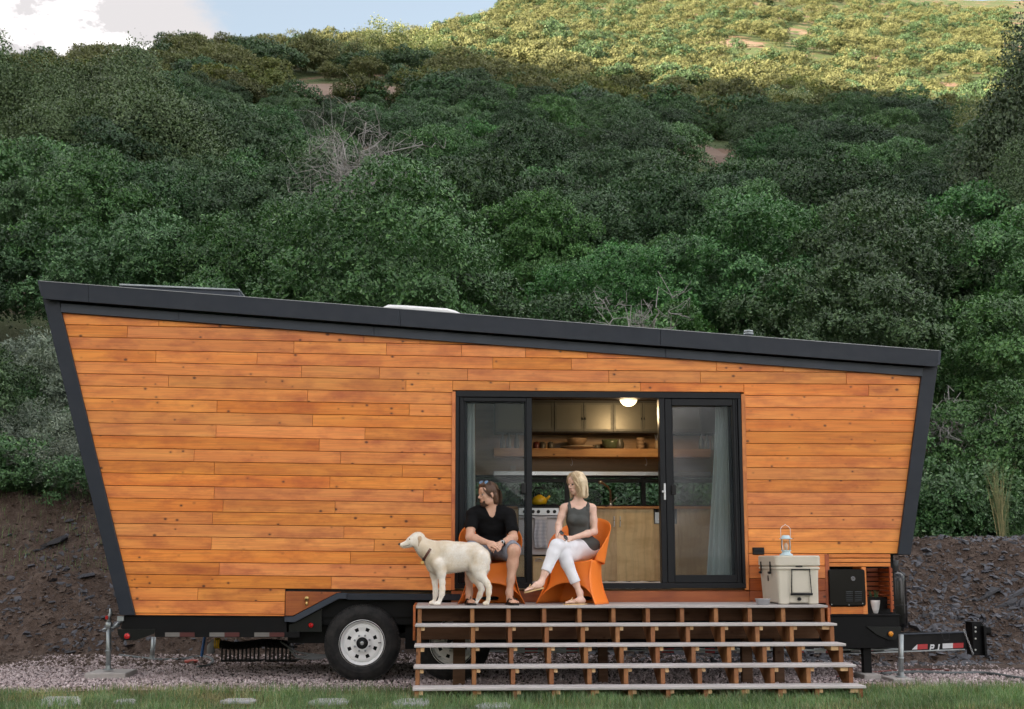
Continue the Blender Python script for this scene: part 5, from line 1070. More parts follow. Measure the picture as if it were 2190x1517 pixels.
for (px, py, s, t, e) in ((2095, 1285, 0.42, 'large dark layered outcrop in the bank at the right', 0.5), (2030, 1255, 0.30, 'small dark outcrop left of the large layered one', 0.4), (2170, 1290, 0.40, 'dark outcrop cut by the right edge of the bank', 0.4), (1985, 1240, 0.22, 'jagged slate outcrop above the propane tank side', 0.5), (150, 1330, 0.25, 'dark slate outcrop low on the left bank', 0.4), (60, 1180, 0.35, 'earthy outcrop high on the left bank', 0.35)):
    y = 1.6; x = PX(px, py, y)
    for _ in range(90):
        h = z_at(x, y); zz = P(px, py, y)[2]
        if h > zz - 0.0: break
        y += 0.05; x = PX(px, py, y)
    r_ = np.random.default_rng(int(px)); V, F = [], []; mb = MB()
    for k in range(7):
        n = 8; a = np.sort(r_.uniform(0, 6.28, n)); R_ = s * r_.uniform(0.5, 1.0); c = A([r_.normal() * s * 0.35, r_.normal() * s * 0.1, (k - 3) * s * 0.11]); th = s * r_.uniform(0.02, 0.06)
        top = np.stack([np.cos(a) * R_, np.sin(a) * R_ * 0.45 * r_.uniform(0.8, 1.2, n), np.full(n, th) + r_.normal(size=n) * 0.035 * s], 1) + c; bot = top - A([0, 0, 2 * th]); mb.add(np.concatenate([bot, top]), [(j, (j + 1) % n, n + (j + 1) % n, n + j) for j in range(n)] + [tuple(range(n, 2 * n)), tuple(range(n))[::-1]])
    Vv = np.concatenate(mb.V); ca, sa = math.cos(e), math.sin(e); Vv = np.stack([Vv[:, 0] * ca - Vv[:, 2] * sa, Vv[:, 1], Vv[:, 0] * sa + Vv[:, 2] * ca], 1) + A([x, y + 0.12, z_at(x, y) - 0.08])
    tag(obj('rock_outcrop', Vv, mb.F, m_slate), t, 'rock', 'slate outcrops in the bank')
# dry stalk clump hanging over the bank at the right, and bare shrubs
def spray(name, base, n, L, spread, mat, label, cat, seed, up=1.0, r0=0.004, group=None):
    r_ = np.random.default_rng(seed); mb = MB()
    for _ in range(n):
        a = r_.uniform(0, 6.28); s = r_.uniform(0.1, 1.0) * spread; d = A([math.cos(a) * s, math.sin(a) * s * 0.6, up]); l = L * r_.uniform(0.5, 1.05); b = base + A([r_.normal() * 0.03, r_.normal() * 0.03, 0])
        mb.tube([b, b + d * l * 0.5 + A([0, 0, 0.02]), b + d * l + A([r_.normal() * 0.05, 0, -0.04])], [r0, r0 * 0.8, r0 * 0.3], 3, caps=False)
    return tag(mb.build(name, mat), label, cat, group)
m_reed = M_simple('reed', (0.14, 0.17, 0.07), 0.8, vary=0.5, scale=3); m_straw = M_simple('straw', (0.33, 0.27, 0.13), 0.8, vary=0.3, scale=5)
xg, yg = at_px(2155, 18.9); gr_ = thing('grass_clump', 'tall thin clump of reedy stalks standing at the right edge of the bank', 'plant', (xg, yg, z_at(xg, yg)))
for nm, n_, L_, sp_, mt in (('green_stalks', 60, 1.30, 0.17, m_reed), ('dry_stalks', 36, 1.15, 0.19, m_straw)):
    o = spray(nm, A([xg, yg, z_at(xg, yg) - 0.05]), n_, L_, sp_, mt, None, None, n_); o.parent = gr_; o.location = A(o.location) - W[gr_.name]
def bare_shrub(px, d, H, R, seed, label, mat, n=26, zoff=0.0, name='bare_shrub'):
    x, y = at_px(px, d); b = A([x, y, z_at(x, y) + zoff]); r_ = np.random.default_rng(seed); mb = MB()
    for _ in range(n):
        a = r_.uniform(0, 6.28); e = r_.uniform(0.15, 1.3); dirv = A([math.cos(a) * math.cos(e), math.sin(a) * math.cos(e), math.sin(e)]); tip = b + dirv * A([R, R, H]) * r_.uniform(0.5, 1.0); p = limb(r_, mb, b + r_.normal(size=3) * 0.08, tip, 0.010 * R + 0.008, 0.005, 7, 0.3, 4)
        for _ in range(5):
            q = p[r_.integers(2, 7)]; t2 = q + (dirv * 0.4 + r_.normal(size=3) * 0.6) * R * 0.35; pp = limb(r_, mb, q, t2, 0.010, 0.004, 4, 0.35, 3)
            for _ in range(2): limb(r_, mb, pp[3], pp[3] + r_.normal(size=3) * R * 0.16, 0.005, 0.002, 3, 0.4, 3)
    return tag(mb.build(name, mat), label, 'dead shrub', 'bare shrubs on the hillside')
bare_shrub(750, 31.5, 2.6, 2.0, 1, 'large tangled grey dead shrub in the middle of the left thicket', m_deadwood, 34, 4.0)
bare_shrub(2020, 22.4, 1.2, 0.9, 2, 'grey dead branches right of the top right roof corner', m_deadwood, 14, 1.2)
bare_shrub(1390, 20.8, 1.2, 0.8, 4, 'pale bare branches behind the roof right of the middle', m_deadwood, 10, 1.2)
bare_shrub(1680, 21.0, 1.4, 0.9, 5, 'pale twisted dead branches above the roof right of the vent pipe', m_deadwood, 12, 1.4)
bare_shrub(1840, 21.2, 1.3, 0.9, 6, 'pale dead branches above the right end of the roof', m_deadwood, 10, 1.4)
bare_shrub(1560, 21.2, 1.6, 0.8, 7, 'upright dead branches behind the roof left of the vent pipe', m_deadwood, 9, 1.6)
bare_shrub(1250, 21.0, 1.2, 0.6, 8, 'thin dead branches behind the roof right of the white vent', m_deadwood, 7, 1.2)
bare_shrub(2110, 21.5, 2.6, 1.2, 9, 'twisted dead oak branches at the right above the bank', m_deadwood, 12, 0.5)
bare_shrub(1385, 23.0, 1.6, 0.8, 10, 'white forked dead branch in the thicket above the door', m_deadwood, 8, 2.6)
bare_shrub(1715, 112, 6.0, 2.4, 11, 'white-barked bare stems on the sunlit slope', M_simple('white_bark', (0.55, 0.50, 0.42), 0.8), 12, 0.0)
bare_shrub(1030, 140, 6.0, 1.6, 12, 'white dead tree trunk standing on the sunlit slope below the crest', M_simple('white_bark', (0.55, 0.50, 0.42), 0.8), 6, 0.0)

# ------------------------------------------------------------------ propane bottle, cooler, lantern, bowl, potted plant
c = P(1916, 1349, 0.75); ct = P(1916, 1224, 0.75)[2]; pt = thing('propane_tank', 'tall black propane bottle standing on the nose of the trailer', 'gas bottle', (c[0] - 0.03, 0.75, c[2])); r = 0.155; h = ct - c[2]; cc_ = A([c[0] - 0.02, 0.75, c[2]])
m = MB(); m.add(*lathe([(r * 0.72, 0.0), (r * 0.75, 0.03), (r * 0.98, 0.06), (r, 0.09), (r, h - 0.10), (r * 0.97, h - 0.06), (r * 0.85, h - 0.02), (r * 0.5, h + 0.01), (0.03, h + 0.015)], cc_, 32, 'z', True, True)); m.build('body', m_gloss, pt, True)
m = MB(); m.add(*lathe([(0.075, h), (0.08, h + 0.06), (0.085, h + 0.13), (0.08, h + 0.133), (0.076, h + 0.13), (0.072, h + 0.06)], cc_, 24, 'z')); m.build('collar', m_black, pt, True)
m = MB(); m.tube([cc_ + A([0, 0, h]), cc_ + A([0, 0, h + 0.09])], 0.014, 8); m.tube([cc_ + A([0, -0.0, h + 0.055]), cc_ + A([0.0, -0.05, h + 0.055])], 0.01, 8); m.build('valve', m_brass, pt, True)
m = MB(); m.add(*lathe([(r + 0.001, 0.28), (r + 0.003, 0.281), (r + 0.003, 0.288), (r + 0.001, 0.289)], cc_, 32, 'z')); m.build('weld_seam', m_black, pt, True)

m_cool = M_simple('tan_cooler', (0.60, 0.555, 0.47), 0.5, vary=0.06, bmp=0.06, bscale=200)
cx0, cx1, cyf, cyb = PX(1662, 1250, -0.85), PX(1753.5, 1250, -0.85), -0.85, -0.14; cz0 = ZD; czl = P(1700, 1212, -0.85)[2]; czt = P(1700, 1188.5, -0.85)[2]
CO = thing('cooler', 'large tan hard cooler standing end-on on the deck', 'cooler', ((cx0 + cx1) / 2, -0.5, ZD))
def rbox(x0, x1, y0, y1, z0, z1, r, taper=0.0, n=4):
    """upright box with rounded vertical edges, slightly narrower at the foot"""
    rings = []
    for (z, t, ins) in ((z0, taper, 0.012), (z0 + 0.012, taper, 0.0), (z1 - 0.010, 0.0, 0.0), (z1, 0.0, 0.010)):
        pts = rounded(x0 + t + ins, x1 - t - ins, y0 + t + ins, y1 - t - ins, r, n); rings.append([(p[0], p[1], z) for p in pts])
    k = len(rings[0]); V = [p for g in rings for p in g]; F = [tuple(range(k))[::-1]]
    for i in range(3):
        for j in range(k): F.append((i * k + j, i * k + (j + 1) % k, (i + 1) * k + (j + 1) % k, (i + 1) * k + j))
    F.append(tuple(3 * k + j for j in range(k))); return V, F
V, F = rbox(cx0, cx1, cyf, cyb, cz0 + 0.012, czl, 0.035, 0.018); obj('body', V, F, m_cool, CO, False)
V, F = rbox(cx0 - 0.012, cx1 + 0.012, cyf - 0.012, cyb + 0.012, czl - 0.035, czl - 0.002, 0.04); obj('body_rim', V, F, m_cool, CO)
V, F = rbox(cx0 - 0.014, cx1 + 0.014, cyf - 0.014, cyb + 0.014, czl + 0.003, czt, 0.04); lid = obj('lid', V, F, m_cool, CO)
V, F = box((cx0 + 0.19, cyf - 0.016, czl - 0.004), (cx0 + 0.26, cyf - 0.008, czl + 0.008), 0.002); obj('lid_notch', V, F, m_black, lid)
# corner legs and the recessed end panel with the rope handle
for xx0, xx1 in ((cx0 + 0.012, cx0 + 0.125), (cx1 - 0.125, cx1 - 0.012)): V, F = rbox(xx0, xx1, cyf - 0.002, cyf + 0.08, ZD, czl - 0.036, 0.02, 0.004); obj('corner_post', V, F, m_cool, CO)
hx0, hx1, hz0, hz1 = PX(1691, 1240, -0.86), PX(1734, 1240, -0.86), PZ(0 + 1700, 1271, -0.86), PZ(1700, 1219, -0.86)
for o_, pts in enumerate(([(hx0 + .012, hz1), (hx0, hz0)], [(hx1 - .012, hz1), (hx1, hz0)])):
    q = [A([p[0], cyf - 0.022, p[1]]) for p in pts]; t = np.linspace(0, 1, 14)[:, None]; m = MB(); m.tube(q[0] + (q[1] - q[0]) * t, [0.0055 if i % 2 else 0.0045 for i in range(14)], 6); m.build('rope', m_black, CO, True)
m = MB(); m.tube([(hx0 - 0.008, cyf - 0.026, hz0), (hx1 + 0.008, cyf - 0.026, hz0)], 0.013, 10); m.build('grip', m_black, CO, True)
m = MB(); m.tube([(hx0 + 0.006, cyf - 0.018, hz1 + 0.004), (hx1 - 0.006, cyf - 0.018, hz1 + 0.004)], 0.006, 8); m.build('rope_end', m_black, CO, True)
V, F = prism(rounded(hx0 + 0.016, hx1 - 0.016, hz0 + 0.012, hz1 - 0.004, 0.015), cyf - 0.008, cyf + 0.004, 0.004); obj('end_panel', V, F, m_cool, CO)
m = MB(); q = P(1711, 1281.5, -0.87); m.add(*lathe([(0.018, 0.02), (0.018, -0.006), (0.012, -0.010), (0.011, -0.002)], (q[0], cyf, q[2]), 16, 'y', False, True)); m.build('drain_plug', m_black, CO)
for yy in (-0.28, -0.66):
    m = MB(); m.box((cx0 - 0.024, yy - 0.012, czl - 0.055), (cx0 - 0.010, yy + 0.012, czl + 0.05), 0.004); m.box((cx0 - 0.040, yy - 0.03, czl - 0.075), (cx0 - 0.014, yy + 0.03, czl - 0.050), 0.005); m.build('latch', m_black, CO)
V, F = box((cx0 + 0.004, -0.50, czl - 0.15), (cx0 + 0.020, -0.45, czl - 0.09), 0.003); obj('hinge_lock', V, F, m_black, CO)
m_lant = M_simple('pale_blue_enamel', (0.52, 0.66, 0.72), 0.4, vary=0.08)
lc = P(1681.5, 1186, -0.72); lc[2] = czt; LA = thing('camping_lantern', 'small pale blue lantern with wire handle standing on the cooler', 'lantern', lc); U = 1 / 210.5
m = MB(); m.add(*lathe([(14 * U, 0), (14 * U, 0.012), (10 * U, 0.022), (8 * U, 0.038), (10.5 * U, 0.046), (11 * U, 0.055)], lc, 24, 'z', True, True)); m.build('base', m_lant, LA, True)
m = MB(); m.add(*lathe([(9.5 * U, 0.056), (10.5 * U, 0.09), (10 * U, 0.13), (9.5 * U, 0.165)], lc, 24, 'z')); m.build('chimney_glass', m_glass, LA, True)
m = MB()
for a in (0.5, 2.1, 3.7, 5.3): m.tube([lc + A([11.2 * U * math.cos(a), 11.2 * U * math.sin(a), 0.052]), lc + A([12 * U * math.cos(a), 12 * U * math.sin(a), 0.11]), lc + A([11 * U * math.cos(a), 11 * U * math.sin(a), 0.17])], 0.0035, 5)
m.build('cage', m_lant, LA, True)
m = MB(); m.add(*lathe([(13.5 * U, 0.166), (14 * U, 0.172), (9 * U, 0.180), (8.5 * U, 0.200), (6 * U, 0.205)], lc, 24, 'z', True, True)); m.build('cap', m_lant, LA, True)
m = MB(); m.add(*lathe([(0.012, 0.056), (0.02, 0.075), (0.022, 0.10), (0.012, 0.125), (0.004, 0.13)], lc, 12, 'z', True, True)); m.build('candle', M_simple('candle_wax', (0.80, 0.55, 0.42), 0.5), LA, True)
m = MB(); m.tube([lc + A([10.5 * U, 0, 0.175]), lc + A([10.5 * U, 0, 0.27]), lc + A([7 * U, 0, 0.295]), lc + A([2 * U, 0, 0.305]), lc + A([0, 0, 0.318]), lc + A([-2 * U, 0, 0.305]), lc + A([-7 * U, 0, 0.295]), lc + A([-10.5 * U, 0, 0.27]), lc + A([-10.5 * U, 0, 0.175])], 0.0028, 6); m.build('handle', m_whiteplastic, LA, True)
bc = P(1632, 1293, -0.86); bc[2] = ZD; m = MB(); m.add(*lathe([(0.060, 0.0), (0.062, 0.006), (0.074, 0.05), (0.080, 0.056), (0.081, 0.060), (0.078, 0.061), (0.071, 0.052), (0.058, 0.010), (0.0, 0.008)], bc, 32, 'z', True)); o = m.build('dog_bowl', m_steel, None, True); tag(o, 'shallow stainless steel dog bowl on the deck beside the cooler', 'bowl')
pc = P(1870.7, 1315, 0.2); pc[2] = 0.7225; PP = thing('potted_plant', 'small succulent in a white tapered pot on the black ledge', 'plant', pc)
m = MB(); m.add(*lathe([(0.040, 0.0), (0.046, 0.004), (0.056, 0.05), (0.065, 0.11), (0.0665, 0.142), (0.062, 0.143), (0.060, 0.128), (0.0, 0.125)], pc, 32, 'z', True)); m.build('pot', m_whiteplastic, PP, True)
r_ = np.random.default_rng(3); m = MB()
for k in range(9):
    a = r_.uniform(0, 6.28); b = pc + A([math.cos(a) * 0.025, math.sin(a) * 0.025, 0.125]); t = b + A([math.cos(a) * 0.02, math.sin(a) * 0.02, r_.uniform(0.05, 0.13)]); m.tube([b, (b + t) / 2, t], [0.006, 0.007, 0.003], 5)
    for q in np.linspace(0.3, 1, 5):
        for s in (-1, 1): c_ = b + (t - b) * q; m.tube([c_, c_ + A([s * 0.012, r_.normal() * 0.008, 0.012])], [0.004, 0.002], 4)
m.build('leaves', M_simple('succulent', (0.05, 0.12, 0.05), 0.5), PP)
# ------------------------------------------------------------------ inside the kitchen
def bxp(x0, y1, x1, y0, Y, dep, c=0.003): a, b = P(x0, y1, Y), P(x1, y0, Y); return box((a[0], Y, a[2]), (b[0], Y + dep, b[2]), c)
YC = 2.02                                          # front of the wall cabinets
def M_perf():
    m, nt, out = mat_new('perforated_metal'); p = objpos(nt); q = mapping(nt, p, (70, 0.001, 70)); f = node(nt, 'ShaderNodeVectorMath', {0: q}, operation='FRACTION').outputs[0]
    d = node(nt, 'ShaderNodeVectorMath', {0: f, 1: (0.5, 0.0, 0.5)}, operation='DISTANCE').outputs['Value']; h = mrange(nt, d, 0.20, 0.28, 0, 1)
    principled(nt, out, mixc(nt, h, (0.03, 0.028, 0.022), (0.15, 0.142, 0.115)), 0.4, mrange(nt, h, 0, 1, 0, 0.55)); return m
m_perf = M_perf(); m_cabframe = M_simple('cabinet_frame', (0.10, 0.097, 0.08), 0.45, 0.3)
wc = thing('wall_cabinets', 'row of perforated metal wall cabinets under the ceiling of the kitchen', 'cabinet', P(1200, 925, YC))
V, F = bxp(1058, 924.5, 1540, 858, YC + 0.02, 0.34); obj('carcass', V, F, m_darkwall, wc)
edges = [1060, 1122, 1185.5, 1248.5, 1311.5, 1374.5, 1437, 1500]
for i in range(7):
    x0, x1 = edges[i] + 0.9, edges[i + 1] - 0.9; d = link('door', None, wc, P(x0, 922, YC)); a, b = P(x0, 922.5, YC), P(x1, 862, YC); m = MB(); w_ = 0.028
    m.box((a[0], YC - 0.002, a[2]), (a[0] + w_, YC + 0.018, b[2])); m.box((b[0] - w_, YC - 0.002, a[2]), (b[0], YC + 0.018, b[2])); m.box((a[0] + w_, YC - 0.0015, a[2]), (b[0] - w_, YC + 0.0175, a[2] + w_)); m.box((a[0] + w_, YC - 0.0015, b[2] - w_), (b[0] - w_, YC + 0.0175, b[2])); m.build('frame', m_cabframe, d)
    V, F = box((a[0] + w_, YC + 0.004, a[2] + w_), (b[0] - w_, YC + 0.008, b[2] - w_)); obj('panel', V, F, m_perf, d)
    hx = b[0] - 0.014 if i % 2 == 0 else a[0] + 0.014; V, F = box((hx - 0.006, YC - 0.02, a[2] + 0.14), (hx + 0.006, YC - 0.002, a[2] + 0.17), 0.002); obj('pull', V, F, m_black, d)
sh = MB(); V, F = bxp(1056, 976, 1520, 960.5, 2.06, 0.32); o = obj('kitchen_shelf', V, F, m_pine); tag(o, 'thick pine shelf running along the kitchen wall', 'shelf')
o = obj('backsplash_rail', *bxp(1056, 1016.5, 1520, 1009.5, 2.30, 0.08), m_steel); tag(o, 'thin steel rail above the kitchen window', 'rail')
o = obj('light_strip', *bxp(1150, 978.8, 1480, 976.6, 2.30, 0.03), None); me_ = bpy.data.materials.new('warm_strip'); me_.use_nodes = True
b_ = me_.node_tree.nodes['Principled BSDF']; b_.inputs['Emission Color'].default_value = (1.0, 0.55, 0.18, 1); b_.inputs['Emission Strength'].default_value = 2.5; o.data.materials.clear(); o.data.materials.append(me_); tag(o, 'warm light strip fixed under the pine shelf', 'lamp')
# ceiling lamp
lp = P(1344, 853, 1.25); CL = thing('ceiling_lamp', 'lit half-globe ceiling lamp glowing in the kitchen', 'lamp', lp)
m = MB(); m.add(*lathe([(0.11, 0.012), (0.115, 0.0), (0.10, -0.004)], lp, 28, 'z', True, True)); m.tube([lp, lp + A([0, 0, 0.32])], 0.02, 8); m.build('mount', m_steel, CL, True)
mg = bpy.data.materials.new('opal_glass'); mg.use_nodes = True; b_ = mg.node_tree.nodes['Principled BSDF']; b_.inputs['Base Color'].default_value = (0.9, 0.85, 0.75, 1); b_.inputs['Emission Color'].default_value = (1.0, 0.78, 0.46, 1); b_.inputs['Emission Strength'].default_value = 0.34
m = MB(); m.add(*lathe([(0.104 * math.cos(a), -0.004 - 0.085 * math.sin(a)) for a in np.linspace(0, math.pi / 2 - 0.01, 12)], lp, 28, 'z', False, True)); m.build('shade', mg, CL, True)
ld = bpy.data.lights.new('lamp_light', 'POINT'); ld.energy = 3.0; ld.color = (1.0, 0.70, 0.38); ld.shadow_soft_size = 0.09; lo = bpy.data.objects.new('lamp_light', ld); COL.objects.link(lo); lo.location = tuple(lp + A([0, 0, -0.19]))
# base cabinets, counter
YK = 1.66
ct_ = obj('countertop', *bxp(985, 1088, 1108, 1083.5, YK - 0.02, 0.74), m_pine); tag(ct_, 'left end of the wooden kitchen counter, behind the insect screen', 'counter')
ct_ = obj('countertop', *bxp(1196.5, 1088, 1560, 1083.5, YK - 0.02, 0.74), m_pine); tag(ct_, 'wooden kitchen counter right of the stove', 'counter')
bc_ = thing('base_cabinets', 'birch plywood base cabinets with bar handles right of the stove', 'cabinet', P(1300, 1244, YK))
V, F = bxp(1196.5, 1244, 1545, 1089, YK + 0.022, 0.6); obj('carcass', V, F, m_darkwall, bc_)
for x0, x1, hx, y0 in ((1198, 1318.5, 1313.5, 1088.8), (1320, 1398, 1326.5, 1088.8), (1399.5, 1450, 1445, 1121), (1451, 1540, 1456, 1088.8)):
    d = link('door', None, bc_, P(x0, 1243, YK)); V, F = bxp(x0, 1243, x1, y0, YK, 0.02); obj('panel', V, F, m_ply, d)
    if hx < 1440: q0, q1 = P(hx, 1128, YK - 0.03), P(hx, 1103, YK - 0.03); m = MB(); m.tube([q0 + A([0, 0.03, 0.01]), q0 + A([0, 0, 0.01]), q1 - A([0, 0, 0.01]), q1 + A([0, 0.03, -0.01])], 0.005, 6); m.build('bar_handle', m_steel, d)
un = thing('counter_appliance', 'small silver appliance set into the plywood cabinets beside the right door panel', 'appliance', P(1405, 1121, YK)); V, F = bxp(1400.5, 1120, 1418, 1092, YK - 0.01, 0.1); obj('body', V, F, m_steel, un); V, F = bxp(1400.5, 1096, 1418, 1090, YK - 0.014, 0.02); obj('top_strip', V, F, m_black, un); V, F = bxp(1408, 1113, 1414, 1109, YK - 0.013, 0.02); obj('label_plate', V, F, m_whiteplastic, un)
bl = thing('drawer_base', 'plywood drawer with cup pull below the stove', 'cabinet', P(1150, 1244, YK)); V, F = bxp(1140, 1244, 1195, 1190, YK, 0.55); obj('front', V, F, m_ply, bl); V, F = bxp(985, 1244, 1138.5, 1089, YK + 0.002, 0.55); obj('side_panel', V, F, m_ply, bl)
q = P(1153, 1199.5, YK - 0.004); m = MB(); m.tube([q + A([0.045 * math.cos(a), -0.012, 0.022 * math.sin(a)]) for a in np.linspace(0, math.pi, 9)], 0.006, 6); m.box(q + A([-0.05, -0.006, -0.006]), q + A([0.05, 0.004, 0.0])); m.build('cup_pull', m_steel, bl)
sv = thing('stove', 'stainless steel kitchen range with black knobs behind the woman', 'stove', P(1150, 1187, YK)); m_oven = M_simple('oven_steel', (0.50, 0.47, 0.49), 0.35, 0.55, vary=0.06)
V, F = bxp(1109, 1187, 1195.5, 1103.5, YK - 0.03, 0.6, 0.005); obj('oven_door', V, F, m_oven, sv); V, F = bxp(1109, 1102.5, 1195.5, 1086.5, YK - 0.045, 0.55, 0.004); obj('control_panel', V, F, m_steel, sv)
V, F = bxp(1109, 1104.6, 1195.5, 1102.6, YK - 0.02, 0.5, 0.001); obj('gap', V, F, m_black, sv); V, F = bxp(1107, 1086.3, 1197, 1083.5, YK - 0.03, 0.62); obj('hob', V, F, m_black, sv)
m = MB(); q0, q1 = P(1111, 1108, YK - 0.08), P(1193, 1108, YK - 0.08); m.tube([q0, q1], 0.009, 8); m.box(q0 + A([0.01, 0, -0.006]), q0 + A([0.03, 0.05, 0.006])); m.box(q1 + A([-0.03, 0, -0.006]), q1 + A([-0.01, 0.05, 0.006])); m.build('oven_handle', m_steel, sv)
for px in (1122, 1140, 1151.5, 1172.5, 1186): m = MB(); m.add(*lathe([(0.021, 0.0), (0.019, -0.028), (0.012, -0.030)], P(px, 1094.5, YK - 0.046), 16, 'y', False, True)); m.build('knob', m_black, sv)
m = MB()
for px in (1125, 1160, 1180): q = P(px, 1083.5, YK + 0.25); m.tube([q + A([0.08 * math.cos(a), 0.1 * math.sin(a), 0.018]) for a in np.linspace(0, 6.283, 13)[:-1]], 0.006, 4, closed=True); m.box(q + A([-0.09, -0.004, 0.012]), q + A([0.09, 0.004, 0.024]))
m.build('burner_grates', m_black, sv)
def M_towel():
    m, nt, out = mat_new('striped_towel'); z = node(nt, 'ShaderNodeSeparateXYZ', {0: objpos(nt)}).outputs[2]; f = maths(nt, 'FRACT', maths(nt, 'MULTIPLY', z, 62.0)); principled(nt, out, mixc(nt, mrange(nt, f, 0.35, 0.5), (0.34, 0.34, 0.40), (0.72, 0.71, 0.76)), 0.9, 0, bump(nt, f, 0.5, 0.004)); return m
a, b = P(1143, 1173.5, YK - 0.10), P(1169.5, 1107, YK - 0.10); n = 14; V = []; F = []
for j, z in enumerate(np.linspace(b[2] + 0.01, a[2], 10)):
    for i in range(n): u = i / (n - 1); x_ = a[0] + (b[0] - a[0]) * u + 0.006 * math.sin(j * 0.9); V.append((x_, YK - 0.10 + 0.008 * math.sin(u * 13) * min(1, j / 3) + (0.01 if j == 0 else 0), z))
V2 = [(x, y + 0.012, z) for x, y, z in V]; k = len(V)
for j in range(9):
    for i in range(n - 1): q = j * n + i; F += [(q, q + n, q + n + 1, q + 1), (k + q, k + q + 1, k + q + n + 1, k + q + n)]
ed = [i for i in range(n)] + [j * n + n - 1 for j in range(1, 10)] + [9 * n + i for i in range(n - 2, -1, -1)] + [j * n for j in range(8, 0, -1)]
F += [(ed[i], ed[(i + 1) % len(ed)], ed[(i + 1) % len(ed)] + k, ed[i] + k) for i in range(len(ed))]
o = obj('dish_towel', V + V2, F, M_towel(), None, True); tag(o, 'pale finely striped towel hanging from the oven handle', 'towel')
m_kettle = M_simple('yellow_enamel', (0.72, 0.44, 0.02), 0.22, vary=0.05)
kc = P(1153.5, 1083, YK + 0.22); kc[2] += 0.016; KT = thing('kettle', 'round yellow enamel kettle on the stove', 'kettle', kc)
m = MB(); m.add(*lathe([(0.065, 0.0), (0.085, 0.012), (0.094, 0.04), (0.088, 0.072), (0.066, 0.098), (0.035, 0.112), (0.034, 0.118), (0.012, 0.124)], kc, 28, 'z', True, True)); m.tube([kc + A([0.07, -0.01, 0.055]), kc + A([0.105, -0.015, 0.085]), kc + A([0.125, -0.018, 0.112])], [0.024, 0.017, 0.011], 10); m.build('body', m_kettle, KT, True)
m = MB(); m.add(*lathe([(0.006, 0.12), (0.014, 0.134), (0.012, 0.146), (0.004, 0.15)], kc, 14, 'z', True, True)); m.tube([kc + A([-0.07, 0, 0.09]), kc + A([-0.075, 0, 0.165]), kc + A([-0.045, 0, 0.205]), kc + A([0.03, 0, 0.21]), kc + A([0.06, 0, 0.17]), kc + A([0.05, 0, 0.10])], [0.004, 0.006, 0.012, 0.012, 0.006, 0.004], 8); m.build('handle', m_black, KT, True)
fc = P(1306, 1086, 2.05); m_bronze = M_simple('brushed_nickel', (0.42, 0.36, 0.30), 0.3, 0.9); m = MB(); FT = thing('tap', 'gooseneck nickel tap behind the counter right of the woman', 'tap', fc)
m.tube([fc, fc + A([0, 0, 0.2]), P(1305, 1050, 2.0), P(1300, 1041, 1.95), P(1293, 1036, 1.9), P(1286, 1031, 1.88), P(1281, 1032, 1.86)], [0.014, 0.012, 0.011, 0.011, 0.012, 0.017, 0.02], 10); m.build('spout', m_bronze, FT, True); m = MB(); m.add(*lathe([(0.02, 0), (0.024, 0.05), (0.012, 0.06)], fc, 14, 'z', True, True)); m.tube([P(1308, 1076, 2.05), P(1314, 1069, 2.03), P(1319, 1065, 2.0)], 0.006, 6); m.build('lever', m_steel, FT, True)
# crockery on the shelf
m_clay = M_simple('stoneware', (0.34, 0.22, 0.13), 0.5, vary=0.2); m_dkclay = M_simple('dark_stoneware', (0.10, 0.085, 0.06), 0.4, vary=0.4, scale=25); m_plate = M_simple('plate_glaze', (0.45, 0.33, 0.21), 0.4); m_gglass = M_simple('green_glaze', (0.10, 0.115, 0.06), 0.25, vary=0.5, scale=20)
def pot(name, px, prof, mat, label, cat, pyb=960, Y=2.17, n=24):
    c = P(px, pyb, Y); c[2] = SHZ; m = MB(); m.add(*lathe([(r, h) for r, h in prof], c, n, 'z', True)); return tag(m.build(name, mat, None, True), label, cat)
SHZ = P(1200, 960.5, 2.06)[2] + 0.001
pot('plate', 1235, [(0.06, 0), (0.19, 0.022), (0.215, 0.036), (0.212, 0.040), (0.18, 0.03), (0.0, 0.012)], m_plate, 'wide shallow stoneware platter on the pine shelf', 'plate')
o = pot('bowl', 1234, [(0.05, 0.04), (0.10, 0.075), (0.125, 0.12), (0.127, 0.138), (0.118, 0.137), (0.09, 0.08), (0, 0.05)], m_clay, 'brown mixing bowl standing on the platter', 'bowl')
pot('bowl', 1307, [(0.06, 0), (0.10, 0.03), (0.115, 0.08), (0.118, 0.125), (0.110, 0.125), (0.09, 0.04), (0, 0.02)], m_gglass, 'mottled green bowl in the middle of the shelf', 'bowl'); pot('jug', 1325, [(0.04, 0), (0.055, 0.03), (0.06, 0.07), (0.045, 0.11), (0.05, 0.13), (0.044, 0.13), (0, 0.05)], m_dkclay, 'small dark jug right of the mottled green bowl', 'jug', Y=2.12)
for i, (h) in enumerate((0.0, 0.045, 0.09)): pot('cup', 1370, [(0.035, h), (0.05, h + 0.03), (0.056, h + 0.062), (0.05, h + 0.062), (0, h + 0.02)], m_clay, ('lowest', 'middle', 'topmost')[i] + ' brown cup in the stack on the shelf', 'cup')['group'] = 'stacked brown cups on the shelf'
pot('cup', 1276, [(0.03, 0), (0.045, 0.02), (0.048, 0.06), (0.043, 0.06), (0, 0.02)], m_dkclay, 'dark cup between the platter and the green bowl', 'cup')
pot('utensil_jar', 1408, [(0.035, 0), (0.04, 0.02), (0.042, 0.11), (0.037, 0.11), (0, 0.03)], m_plate, 'pale utensil jar at the right end of the open shelf', 'jar', Y=2.1)
q = P(1408, 960, 2.1); m = MB()
for dx, t in ((-0.03, 0.0), (-0.01, 0.01), (0.015, 0.0)): m.tube([(q[0] + dx * 0.3, 2.1, SHZ + 0.05), (q[0] + dx * 1.4, 2.1, SHZ + 0.19)], 0.004, 5)
